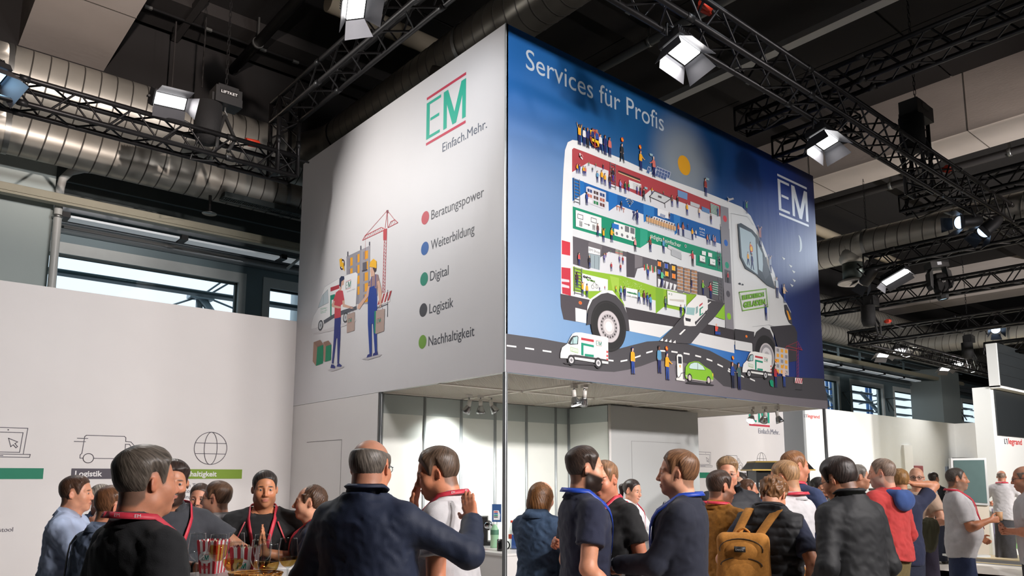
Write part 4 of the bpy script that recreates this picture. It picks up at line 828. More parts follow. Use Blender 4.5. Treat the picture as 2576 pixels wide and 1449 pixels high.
# shop front, shelves
PB(z4, [(340, 255), (468, 290), (465, 350), (340, 325)], (230, 232, 232)); TB(z4, 'EM Shop', 346, 302, 462, 0.085, (60, 60, 66))
PB(z4, [(345, 330), (468, 355), (460, 510), (350, 480)], (150, 166, 172))
for x in (362, 405, 450): LB(z4, [(x, 345 + (x - 362) * .25), (x, 480 + (x - 362) * .28)], .008, (60, 64, 70))
for (x, y) in ((630, 285), (672, 295)): PB(z4, [(x, y), (x + 35, y + 10), (x + 35, y + 60), (x, y + 50)], (160, 150, 140)); LB(z4, [(x, y + 15), (x + 35, y + 25)], .012, (60, 130, 90)); LB(z4, [(x, y + 32), (x + 35, y + 42)], .012, (190, 70, 60))
for k in range(9):
    x = 935 + k * 15; y = 450 + k * 4 - (k % 3) * 8; PB(z4, [(x, y), (x + 12, y + 3), (x + 12, y + 66), (x, y + 62)], ((180, 52, 52), (30, 130, 80), (200, 180, 160))[k % 3])
for (x, y, c_) in ((1083, 415, (240, 130, 40)), (1157, 437, (60, 90, 180)), (1235, 460, (240, 180, 40)), (1083, 500, (70, 100, 190)), (1162, 520, (240, 170, 40)), (1237, 545, (240, 130, 40))):
    PB(z4, [(x - 8, y - 20), (x + 50, y - 5), (x + 50, y + 85), (x - 8, y + 70)], (44, 42, 46)); PB(z4, [(x, y), (x + 35, y + 9), (x + 35, y + 58), (x, y + 49)], c_); LB(z4, [(x, y), (x, y + 49)], .01, (200, 190, 180)); LB(z4, [(x + 35, y + 9), (x + 35, y + 58)], .01, (200, 190, 180))
for k in range(5): PB(z4, [(1085 + k * 42, 600 + k * 14), (1118 + k * 42, 612 + k * 14), (1100 + k * 42, 690 + k * 8), (1085 + k * 42, 686 + k * 10)], (222, 224, 226))
for c_ in range(3):
    x0 = 1290 + c_ * 75; PB(z4, [(x0, 462 + c_ * 20), (x0 + 66, 478 + c_ * 20), (x0 + 66, 770), (x0, 745 + c_ * 12)], (120, 116, 118))
    for r in range(7):
        for k in range(2):
            x = x0 + 4 + k * 32; y = 470 + c_ * 20 + r * 36 + k * 6; PB(z4, [(x, y), (x + 27, y + 7), (x + 27, y + 30), (x, y + 24)], (184, 136, 96) if (r + k) % 3 else (160, 116, 84))
        LB(z4, [(x0, 497 + c_ * 20 + r * 36), (x0 + 66, 512 + c_ * 20 + r * 36)], .01, (220, 220, 220))
PB(z4, [(1515, 525), (1782, 600), (1782, 850), (1515, 775)], (92, 90, 94))
# partition pillar with coloured dots
PB(z3, [(1568, 828), (1645, 852), (1668, 1460), (1600, 1440)], (136, 134, 140)); PB(z4, [(1752, 40), (1850, 70), (1898, 1150), (1808, 1130), (1775, 560)], (136, 134, 140))
LB(z4, [(1752, 20), (1808, 1130)], .02, (60, 60, 66))
disc(z3, 1612, 955, 0.095, (206, 60, 70)); disc(z3, 1622, 1187, 0.095, (0, 92, 180)); disc(z3, 1632, 1400, 0.095, (0, 144, 112)); disc(z4, 1836, 765, 0.095, (80, 78, 86)); disc(z4, 1845, 1005, 0.098, (140, 198, 50))
PB(z4, [(1795, 500), (1862, 520), (1866, 655), (1800, 640)], (90, 90, 96))
AB.flush('printed_van_interior', bb, 'printed van cut open to show five coloured floors')
# furniture and boards on the floors
def solar(x, y, n, s=1.0):
    for k in range(n):
        a = x + k * 26 * s; b = y + k * 11 * s; PB(z3, [(a + 18 * s, b), (a + 44 * s, b + 12 * s), (a + 26 * s, b + 72 * s), (a, b + 58 * s)], (36, 72, 130)); LB(z3, [(a + 18 * s, b), (a + 44 * s, b + 12 * s), (a + 26 * s, b + 72 * s), (a, b + 58 * s)], .012, (206, 212, 220), True)
        LB(z3, [(a + 9 * s, b + 29 * s), (a + 35 * s, b + 42 * s)], .006, (180, 190, 205)); LB(z3, [(a + 31 * s, b + 6 * s), (a + 13 * s, b + 65 * s)], .006, (180, 190, 205))
solar(944, 455, 5, 1.0); solar(858, 455, 1, 1.0); solar(905, 470, 1, 1.0); solar(940, 484, 4, 1.0)
PB(z3, [(590, 490), (800, 572), (800, 592), (590, 508)], (60, 40, 40)); PB(z3, [(590, 508), (800, 592), (795, 598), (590, 516)], (226, 200, 150))
PB(z3, [(690, 582), (808, 625), (808, 700), (690, 660)], (222, 224, 224))
for k in range(5): LB(z3, [(730, 615 + k * 13), (790, 637 + k * 13)], .006, (90, 90, 96))
PB(z3, [(935, 690), (1098, 760), (1080, 790), (1030, 808), (888, 745)], (200, 204, 206)); LB(z3, [(935, 690), (1098, 760), (1030, 808), (888, 745)], .02, (80, 78, 84), True); LB(z3, [(895, 750), (900, 795)], .015, (80, 78, 84)); LB(z3, [(1035, 808), (1038, 850)], .015, (80, 78, 84)); PB(z3, [(970, 730), (1005, 742), (1002, 762), (968, 750)], (90, 86, 92))
PB(z3, [(1158, 678), (1252, 712), (1250, 775), (1160, 742)], (110, 146, 190)); PB(z3, [(1280, 788), (1370, 822), (1368, 858), (1280, 825)], (190, 194, 198)); PB(z3, [(1388, 835), (1465, 868), (1465, 910), (1390, 880)], (90, 130, 176))
PB(z3, [(1472, 805), (1555, 840), (1555, 935), (1478, 905)], (210, 214, 214))
for k in range(7): LB(z3, [(1475, 815 + k * 13), (1555, 848 + k * 13)], .018, (30, 110, 80))
PB(z3, [(280, 650), (305, 645), (470, 705), (470, 855), (445, 862), (280, 800)], (206, 206, 212))
for i in range(3):
    for j in range(3):
        for k in range(2):
            x = 292 + i * 60 + k * 24; y = 664 + j * 48 + i * 20 + k * 9; c_ = [[(40, 60, 110), (70, 50, 50), (36, 60, 110)], [(190, 110, 90), (90, 60, 56), (170, 90, 70)], [(225, 225, 228), (30, 120, 70), (90, 50, 48)]][j][i]; PB(z3, [(x, y), (x + 20, y + 8), (x + 20, y + 38), (x, y + 30)], c_)
LB(z3, [(572, 832), (648, 862)], .02, (190, 110, 80)); LB(z3, [(576, 835), (578, 872)], .012, (190, 110, 80)); LB(z3, [(640, 862), (640, 895)], .012, (190, 110, 80)); LB(z3, [(600, 850), (600, 885)], .012, (190, 110, 80))
cc = B3(*z3(697, 835))
for k, r_ in enumerate((0.0, .03, .055, .08)):
    if k == 0: AB.disc3(cc, .018, .018, (240, 242, 244), EX, UZ)
    else: AB.stroke3([cc + np.array((r_ * math.sin(t), 0, r_ * math.cos(t))) for t in np.linspace(-.75, .75, 10)], .02, (240, 242, 244))
LB(z3, [(725, 960), (740, 885), (752, 970)], .014, (50, 60, 110)); LB(z3, [(740, 885), (735, 970)], .012, (50, 60, 110)); PB(z3, [(725, 880), (748, 885), (745, 905), (725, 900)], (40, 50, 100))
PB(z3, [(965, 855), (1085, 895), (1085, 962), (965, 925)], (226, 228, 230)); solar(985, 903, 4, 0.45)
for k in range(12):
    x = 855 + k * 24; y = 935 + k * 8
    disc(z3, x + 8, y - 8, .022, (150, 90, 60) if k % 2 else (60, 40, 40)); PB(z3, [(x, y), (x + 22, y + 8), (x + 20, y + 50), (x, y + 42)], (206, 164, 120)); LB(z3, [(x + 3, y + 44), (x + 3, y + 62)], .008, (70, 60, 60)); LB(z3, [(x + 18, y + 48), (x + 18, y + 66)], .008, (70, 60, 60))
PB(z3, [(1152, 1030), (1310, 1085), (1310, 1165), (1155, 1110)], (190, 196, 206))
TB(z3, 'EM', 1366, 1057, 1414, .085, (236, 240, 244)); TB(z3, 'AFTER', 1366, 1085, 1416, .05, (236, 240, 244)); TB(z3, 'WORK', 1368, 1110, 1416, .05, (236, 240, 244))
# green floor boards
PB(z3, [(178, 872), (425, 948), (425, 1098), (180, 1030)], (226, 230, 228))
for (x, y) in ((198, 910), (326, 945)): LB(z3, [(x, y), (x + 50, y + 15), (x + 50, y + 55), (x, y + 40)], .012, (60, 60, 66), True)
for (x, y) in ((207, 985), (332, 1020)):
    for k in range(4): AB.ring3(B3(*z3(x + 20, y + k * 13)), .045, .014, .008, (60, 60, 66), EX, UZ)
LB(z3, [(262, 1002), (310, 1018)], .012, (60, 60, 66)); LB(z3, [(300, 1008), (311, 1018), (300, 1024)], .012, (60, 60, 66))
PB(z3, [(545, 985), (748, 1048), (748, 1178), (548, 1115)], (228, 232, 230)); PB(z3, [(527, 998), (592, 1015), (592, 1062), (527, 1045)], (30, 110, 190))
for i in range(4):
    c_ = (110, 112, 116); disc(z3, 572 + i * 51, 1097 + i * 15, .042, c_)
    if i > 1: PB(z3, [(650 + (i - 2) * 52, 1022 + (i - 2) * 16), (690 + (i - 2) * 52, 1034 + (i - 2) * 16), (690 + (i - 2) * 52, 1090 + (i - 2) * 16), (650 + (i - 2) * 52, 1078 + (i - 2) * 16)], c_)
disc(z3, 620, 1044, .035, c_)
p, q = B3(*z3(892, 1135)), B3(*z3(1188, 1228)); AB.text3('#digital einfacher', (p[0], CY, B3(*z3(892, 1140))[2]), EX, UZ, 0.165, (228, 240, 234), width=q[0] - p[0])
disc(z3, 1232, 1218, .042, (214, 224, 220)); disc(z3, 1232, 1218, .028, (40, 60, 60)); PB(z3, [(1065, 1205), (1195, 1265), (1190, 1300), (1060, 1240)], (196, 200, 202)); LB(z3, [(1190, 1300), (1190, 1350)], .012, (80, 80, 84)); PB(z3, [(1095, 1240), (1190, 1282), (1190, 1348), (1095, 1305)], (176, 180, 184))
for (x, y) in ((1368, 1305), (1466, 1335)): PB(z3, [(x, y), (x + 52, y + 14), (x + 52, y + 68), (x, y + 54)], (232, 236, 234)); LB(z3, [(x - 8, y + 60), (x + 58, y + 78)], .02, (90, 96, 98)); LB(z3, [(x + 24, y + 34), (x + 32, y + 42), (x + 44, y + 38)], .01, (40, 110, 90))
for (x, y) in ((1388, 1262), (1448, 1278)): PB(z3, [(x, y), (x + 38, y + 10), (x + 38, y + 48), (x, y + 38)], (232, 236, 234))
# lime floor boards
PB(z4, [(265, 545), (543, 612), (543, 722), (450, 735), (265, 735)], (232, 234, 230)); p = B3(*z4(275, 590)); TB(z4, 'Carbon', 276, 588, 362, .06, (40, 40, 44), bold=.004); TB(z4, 'Tracker', 312, 618, 408, .055, (90, 150, 50), bold=.003)
for (x, y, r_) in ((380, 690, .045), (402, 672, .06), (425, 685, .045)): ring(z4, x, y, r_, .009, (90, 90, 96)); 
disc(z4, 402, 690, .05, (232, 234, 230)); TB(z4, 'CO₂', 384, 700, 424, .06, (70, 70, 76))
PB(z4, [(738, 697), (862, 722), (862, 808), (738, 785)], (238, 240, 236)); TB(z4, 'ecowin', 748, 752, 856, .062, (60, 140, 90), bold=.003); TB(z4, "CHF 10'000", 748, 790, 858, .055, (50, 50, 54))
PB(z4, [(1178, 728), (1384, 775), (1384, 920), (1184, 880)], (230, 232, 230)); LB(z4, [(1178, 728), (1384, 775), (1384, 920), (1184, 880)], .014, (150, 180, 120), True); PB(z4, [(1205, 820), (1360, 828), (1360, 856), (1205, 836)], (200, 196, 186)); ring(z4, 1226, 770, .022, .008, (40, 120, 60)); disc(z4, 1200, 766, .02, (40, 120, 60))
random.seed(3)
for k in range(90):
    x = random.uniform(670, 930); y = random.uniform(600, 700) + (x - 670) * .28; PB(z4, [(x, y), (x + 5, y + 2), (x + 4, y + 6)], (226, 240, 200))
# ladders
def ladder(z, x0, y0, x1, y1, n, w=.24, col=(110, 112, 118)):
    w *= .38; p, q = B3(*z(x0, y0)), B3(*z(x1, y1)); dx = np.array((w, 0, 0))
    AB.stroke3([p, q], .014, col); AB.stroke3([p + dx, q + dx], .014, col)
    for k in range(n): r_ = p + (q - p) * (k + .5) / n; AB.stroke3([r_, r_ + dx], .012, col)
ladder(z3, 160, 562, 165, 805, 8, .2); ladder(z3, 510, 415, 512, 660, 7, .2); ladder(z3, 1538, 1265, 1545, 1440, 5, .12); ladder(z4, 185, 475, 188, 770, 9, .26); ladder(z4, 1728, 590, 1735, 830, 7, .16)
for k in range(6): LB(z4, [(1665, 640 + k * 24), (1722, 655 + k * 24)], .02, (196, 200, 200)); LB(z4, [(1672, 634 + k * 24), (1715, 645 + k * 24)], .02, (30, 140, 100))
AB.flush('printed_furniture', bb, 'printed boards, shelves, tables and ladders inside the van')
# ---------- cab, front wheel, rear wheel
GLS, RIM = (188, 208, 208), (196, 190, 192)
PB(z5, [(122, 372), (140, 366), (205, 405), (235, 440), (265, 520), (305, 640), (336, 742), (290, 720), (225, 660), (165, 625), (135, 560)], (54, 64, 74)); PB(z5, [(132, 388), (198, 420), (222, 450), (236, 660), (172, 612), (145, 560)], (176, 196, 204)); PB(z5, [(232, 480), (262, 540), (268, 650), (242, 630)], (176, 196, 204))
PB(z5, [(268, 560), (285, 560), (300, 660), (280, 690), (262, 650)], (74, 82, 92))
LB(z5, [(85, 310), (100, 700), (106, 980)], .008, (180, 184, 186)); LB(z5, [(300, 760), (305, 940)], .006, (186, 190, 192)); LB(z5, [(85, 310), (180, 330), (215, 380)], .008, (190, 194, 196)); LB(z5, [(205, 955), (300, 945), (330, 955)], .008, (180, 184, 186))
disc(z5, 134, 711, .05, (60, 66, 74), .03); disc(z5, 150, 716, .05, (60, 66, 74), .02); disc(z5, 143, 712, .02, (230, 230, 230))
LB(z5, [(131, 760), (284, 740), (294, 842), (150, 865)], .025, (120, 178, 64), True)
for (t_, x0, y0, x1, y1, s_) in (('ELEKTRISCH', 148, 802, 272, 782, .17), ('GELADEN', 156, 848, 280, 826, .22)):
    p, q = B3(*z5(x0, y0)), B3(*z5(x1, y1)); d_ = q - p; l_ = np.linalg.norm(d_); AB.text3(t_, p, tuple(d_ / l_), UZ, s_, (120, 178, 64), width=l_, bold=.005)
PB(z5, [(388, 830), (400, 830), (425, 880), (433, 945), (415, 930), (395, 880)], (70, 70, 78)); PB(z5, [(398, 860), (408, 868), (426, 915), (414, 918)], (240, 160, 40))
PB(z5, [(310, 955), (430, 945), (445, 955), (460, 990), (460, 1150), (400, 1160), (345, 1060), (330, 1000)], (58, 56, 62)); PB(z5, [(104, 968), (215, 985), (215, 1050), (106, 1030)], (60, 58, 62)); disc(z5, 171, 1011, .055, (232, 120, 40), .04); PB(z5, [(106, 1035), (205, 1055), (205, 1100), (108, 1085)], (216, 218, 218))
PB(z5, [(206, 1105), (208, 1040), (230, 985), (265, 958), (305, 975), (335, 1040), (345, 1110), (335, 1190), (300, 1190)], (64, 62, 66)); 
c = B3(*z5(285, 1120)); AB.rs = 1; AB.disc3(c, .25, .25, (30, 30, 32), EX, UZ, 40); c = B3(*z5(288, 1125))
for r_, col_ in ((.165, RIM), (.145, (150, 148, 152)), (.11, (214, 212, 214)), (.06, (180, 178, 180))): AB.disc3(c, r_, r_, col_, EX, UZ, 32)
PB(z6, [(890, 340), (905, 180), (960, 60), (1050, 0), (1120, -14), (1210, 20), (1290, 110), (1345, 250), (1360, 405), (1320, 400), (1250, 600), (950, 330)], (64, 62, 66))
c = B3(*z6(1132, 352)); AB.disc3(c, .254, .254, (26, 26, 27), EX, UZ, 40); AB.ring3(c, .235, .235, .006, (52, 50, 52), EX, UZ)
for rx, ry, col_ in ((.161, .161, (126, 118, 120)), (.156, .156, RIM), (.125, .125, (170, 164, 166)), (.09, .09, (150, 144, 146)), (.082, .082, (206, 202, 202)), (.05, .05, (226, 224, 222))): AB.disc3(B3(*z6(1132, 358)), rx, ry, col_, EX, UZ, 40)
for k in range(18): a_ = 2 * PI * k / 18; AB.disc3(B3(*z6(1132, 358)) + np.array((.107 * math.cos(a_), 0, .107 * math.sin(a_))), .011, .011, (58, 54, 56), EX, UZ, 10)
AB.rs = 0.41
# ramp with small van, yield teeth
PB(z4, [(1795, 868), (1625, 825), (1500, 830), (1345, 1000), (1240, 1125), (1095, 1270), (1260, 1290), (1430, 1300), (1530, 1180), (1610, 1090), (1680, 1020)], (74, 72, 76)); PB(z4, [(1790, 875), (1690, 1010), (1796, 1045)], (140, 196, 50)); PB(z4, [(1680, 1022), (1795, 1048), (1795, 1130), (1610, 1092)], (214, 216, 218))
PB(z4, [(1302, 1198), (1358, 1145), (1375, 1148), (1320, 1206)], (238, 238, 236)); PB(z4, [(1605, 870), (1640, 848), (1646, 856), (1612, 882)], (238, 238, 236))
for k in range(4): x = 1100 + k * 45; y = 1268 + k * 7; PB(z4, [(x, y), (x + 32, y + 5), (x + 30, y - 28)], (238, 238, 236))
PB(z4, [(1360, 1105), (1352, 1040), (1375, 920), (1395, 880), (1500, 775), (1590, 790), (1610, 820), (1612, 950), (1480, 1110), (1420, 1112)], (234, 234, 232)); PB(z4, [(1378, 985), (1385, 910), (1475, 915), (1465, 995)], (150, 190, 190)); PB(z4, [(1480, 985), (1482, 910), (1505, 895), (1505, 965)], (140, 170, 170)); PB(z4, [(1368, 1020), (1430, 1035), (1425, 1065), (1375, 1055)], (50, 50, 56))
PB(z4, [(1520, 885), (1555, 858), (1555, 875), (1520, 905)], (190, 52, 66)); PB(z4, [(1522, 925), (1560, 898), (1560, 912), (1535, 930), (1535, 985), (1560, 965), (1560, 978), (1522, 1005)], (0, 140, 112)); PB(z4, [(1470, 1075), (1612, 930), (1612, 950), (1480, 1095)], (70, 68, 74))
disc(z4, 1482, 1078, .03, (40, 40, 44), .055); disc(z4, 1590, 965, .026, (40, 40, 44), .05)
AB.flush('printed_van_cab', bb, 'printed cab, wheels and delivery ramp of the big van')
# ---------- small vans, car, charger, crane
def small_van(z, P, s):
    """white panel van facing left; P(x,y) in a 540 x 380 drawing box"""
    f = lambda pts: [P(*p) for p in pts]; pb = lambda pts, c_: AB.poly([P(*p) for p in pts], c_)
    pb([(30, 335), (470, 355), (470, 372), (60, 352)], (56, 54, 58))
    pb([(0, 285), (2, 235), (20, 170), (80, 125), (110, 60), (135, 20), (165, 5), (230, 5), (520, 60), (528, 70), (530, 350), (380, 335), (160, 300), (90, 290)], (234, 234, 230))
    pb([(82, 125), (115, 65), (140, 42), (190, 40), (200, 55), (196, 135), (110, 140)], (40, 44, 50)); pb([(112, 128), (140, 62), (186, 48), (192, 60), (186, 130)], (168, 200, 200)); pb([(135, 130), (135, 70), (142, 65), (142, 130)], (40, 44, 50))
    pb([(230, 60), (370, 85), (370, 112), (230, 87)], (186, 52, 62)); pb([(230, 115), (370, 145), (370, 170), (256, 146), (256, 258), (230, 254)], (0, 142, 112)); pb([(270, 238), (370, 250), (370, 278), (270, 264)], (0, 142, 112))
    pb([(85, 292), (95, 255), (165, 248), (385, 282), (530, 305), (530, 325), (160, 275)], (60, 58, 62)); pb([(508, 205), (528, 208), (528, 310), (508, 306)], (206, 70, 70)); pb([(508, 228), (528, 231), (528, 252), (508, 250)], (236, 230, 230)); pb([(508, 272), (528, 275), (528, 292), (508, 290)], (236, 230, 230))
    a_, b_ = np.array(B3(*P(395, 150))), np.array(B3(*P(455, 100))); zt, zb = B3(*P(395, 90))[2], B3(*P(395, 150))[2]; logo(AB, a_[0], b_[0], zt, zb, toB, None, (190, 52, 66), (40, 120, 104))
    AB.line([P(112, 165), P(195, 190), P(195, 232), P(112, 208)], .008, (130, 180, 90), True); p_ = B3(*P(118, 190)); q_ = B3(*P(190, 210)); d_ = q_ - p_; l_ = np.linalg.norm(d_)
    AB.text3('ELEKTRISCH', p_, tuple(d_ / l_), UZ, .035 * s, (110, 170, 80), width=l_); p_ = B3(*P(118, 208)); AB.text3('GELADEN', p_, tuple(d_ / l_), UZ, .045 * s, (110, 170, 80), width=l_)
    for x, y in ((122, 308), (420, 340)):
        c_ = B3(*P(x, y)); k = abs(B3(*P(x + 42, y))[0] - c_[0]) / AB.rs; AB.disc3(c_, k, k * 1.02, (36, 36, 40), EX, UZ); AB.disc3(c_, k * .6, k * .6, (206, 206, 208), EX, UZ); AB.disc3(c_, k * .3, k * .3, (120, 120, 124), EX, UZ)
k0 = AB.k; small_van(None, lambda x, y: z6(598 + x * .995, 418 + y * 1.0), 1.0); AB.flush('printed_small_van', bb, 'printed small white van on the left of the road'); AB.k = k0; small_van(None, lambda x, y: z5(147 + x * .315, 1098 + y * .41 - x * .012), .8); AB.flush('printed_small_van', bb, 'printed small white van below the front wheel'); AB.k = k0
PB(z6, [(1970, 975), (2010, 955), (2250, 990), (2290, 998), (2280, 1010), (2000, 985)], (50, 48, 52)); PB(z6, [(1970, 900), (1975, 800), (2010, 755), (2070, 738), (2120, 742), (2190, 800), (2250, 835), (2280, 890), (2280, 940), (2240, 960), (2180, 950), (2030, 930), (1980, 930)], (132, 190, 46))
PB(z6, [(2010, 800), (2030, 765), (2070, 750), (2110, 752), (2165, 790), (2190, 835), (2105, 830), (2020, 820)], (200, 226, 220)); LB(z6, [(2107, 752), (2108, 832)], .012, (40, 60, 30)); LB(z6, [(2010, 800), (2030, 765), (2070, 750), (2110, 752), (2165, 790), (2190, 835), (2105, 830), (2020, 820)], .01, (60, 80, 40), True); PB(z6, [(1970, 885), (2030, 905), (2050, 930), (2200, 955), (2215, 925), (2280, 945), (2270, 960), (2180, 962), (2000, 935)], (190, 186, 176))
for x, y in ((2020, 920), (2228, 948)): disc(z6, x, y, .10, (44, 42, 46), .115); disc(z6, x, y, .062, (206, 196, 190), .075)
disc(z6, 2274, 888, .02, (240, 200, 60), .05)
PB(z6, [(1872, 920), (1965, 940), (1965, 958), (1872, 945)], (226, 226, 222)); PB(z6, [(1885, 925), (1876, 680), (1890, 660), (1925, 662), (1940, 680), (1945, 935)], (236, 236, 232)); PB(z6, [(1890, 685), (1930, 690), (1932, 765), (1893, 762)], (40, 44, 52)); PB(z6, [(1908, 778), (1922, 780), (1915, 795), (1924, 796), (1908, 818), (1912, 800), (1904, 798)], (244, 160, 40))
LB(z6, [(1876, 770), (1868, 800), (1875, 880), (1895, 920), (1915, 900), (1925, 870), (1965, 862)], .014, (40, 40, 44))
AB.flush('printed_charger', bb, 'printed green car at a charging post'); AB.k = k0
# little building, crane and barrier at the right
PB(z5, [(333, 1068), (408, 1082), (412, 1235), (333, 1215)], (200, 196, 196))
for r in range(5):
    for k in range(3): x = 342 + k * 24; y = 1078 + r * 30 + k * 4; PB(z5, [(x, y), (x + 14, y + 3), (x + 14, y + 22), (x, y + 19)], (240, 170, 50) if (r + k) % 3 else (150, 146, 150))
CR2 = (176, 50, 70); LB(z5, [(458, 1250), (456, 1045)], .01, CR2); LB(z5, [(468, 1250), (466, 1045)], .01, CR2)
for k in range(10): LB(z5, [(457, 1245 - k * 20), (467, 1228 - k * 20)], .007, CR2)
LB(z5, [(392, 1080), (400, 1065), (455, 1080), (490, 1090), (480, 1078), (466, 1076)], .014, CR2); LB(z5, [(392, 1082), (456, 1092)], .012, CR2); LB(z5, [(400, 1068), (462, 1040), (485, 1082)], .008, CR2)
PB(z5, [(446, 1246), (488, 1250), (488, 1282), (446, 1276)], (234, 228, 226))
for k in range(4): PB(z5, [(448 + k * 10, 1276 + k), (456 + k * 10, 1248 + k), (461 + k * 10, 1248 + k), (453 + k * 10, 1277 + k)], (190, 50, 56))
LB(z5, [(452, 1280), (452, 1312), (486, 1316), (486, 1282)], .008, (40, 40, 46)); PB(z5, [(302, 1265), (312, 1256), (324, 1266), (324, 1300), (308, 1292)], (0, 150, 110))
AB.flush('printed_site', bb, 'printed building site with a red crane')
# ---------- printed people
def fig(z, x, yt, yf, shirt, pants=(36, 44, 120), skin=(216, 166, 140), hair=(60, 40, 40), arm=0, walk=0):
    k0 = AB.k; t_, f_ = B3(*z(x, yt)), B3(*z(x, yf)); h = t_[2] - f_[2]; c_ = lambda dx, dz: toB(f_[0] + dx * h, f_[2] + dz * h); P_ = lambda pts, col: AB.poly3([c_(*p) for p in pts], col)
    w = .05 + .08 * walk
    P_([(-.085, .5), (.085, .5), (.03 + w, .02), (w - .02, .02), (0, .40), (-w + .02, .02), (-w - .03, .02)], pants); P_([(-w - .03, 0), (-w + .07, 0), (-w + .02, .03), (-w - .03, .03)], (30, 34, 70)); P_([(w - .02, 0), (w + .09, 0), (w + .03, .03), (w - .02, .03)], (30, 34, 70))
    P_([(-.09, .47), (.09, .47), (.10, .78), (.045, .83), (-.045, .83), (-.10, .78)], shirt)
    if arm == 1: P_([(-.10, .80), (-.06, .78), (-.13, .98), (-.17, .98)], shirt); P_([(.10, .80), (.06, .78), (.13, .98), (.17, .98)], shirt); P_([(-.17, .98), (-.13, .98), (-.14, 1.06), (-.18, 1.05)], skin); P_([(.17, .98), (.13, .98), (.14, 1.06), (.18, 1.05)], skin)
    elif arm == 2: P_([(.06, .80), (.11, .74), (.26, .62), (.25, .59), (.06, .68)], shirt); P_([(.25, .62), (.33, .64), (.25, .585)], skin); P_([(-.10, .80), (-.06, .78), (-.09, .48), (-.13, .48)], shirt)
    elif arm == 3: P_([(-.06, .80), (-.11, .74), (-.26, .62), (-.25, .59), (-.06, .68)], shirt); P_([(-.25, .62), (-.33, .64), (-.25, .585)], skin); P_([(.10, .80), (.06, .78), (.09, .48), (.13, .48)], shirt)
    else: P_([(-.10, .80), (-.06, .78), (-.08, .52), (-.125, .52)], shirt); P_([(.10, .80), (.06, .78), (.08, .52), (.125, .52)], shirt); P_([(-.12, .52), (-.085, .52), (-.09, .46), (-.115, .46)], skin); P_([(.12, .52), (.085, .52), (.09, .46), (.115, .46)], skin)
    P_([(-.02, .81), (.02, .81), (.025, .86), (.05, .88), (.05, .95), (.02, .985), (-.03, .98), (-.05, .93), (-.04, .87)], skin); P_([(-.05, .90), (-.055, .96), (-.02, 1.0), (.04, .995), (.052, .955), (.0, .95), (-.02, .93), (-.025, .88)], hair); AB.k = k0
YE, BL, RD_, GN, WH, PK, LBL, NV, DKS = (234, 166, 30), (36, 70, 150), (180, 50, 60), (90, 170, 90), (226, 226, 226), (206, 110, 100), (90, 150, 190), (30, 40, 100), (40, 34, 40)
S2, S3 = (120, 78, 60), (170, 120, 96)
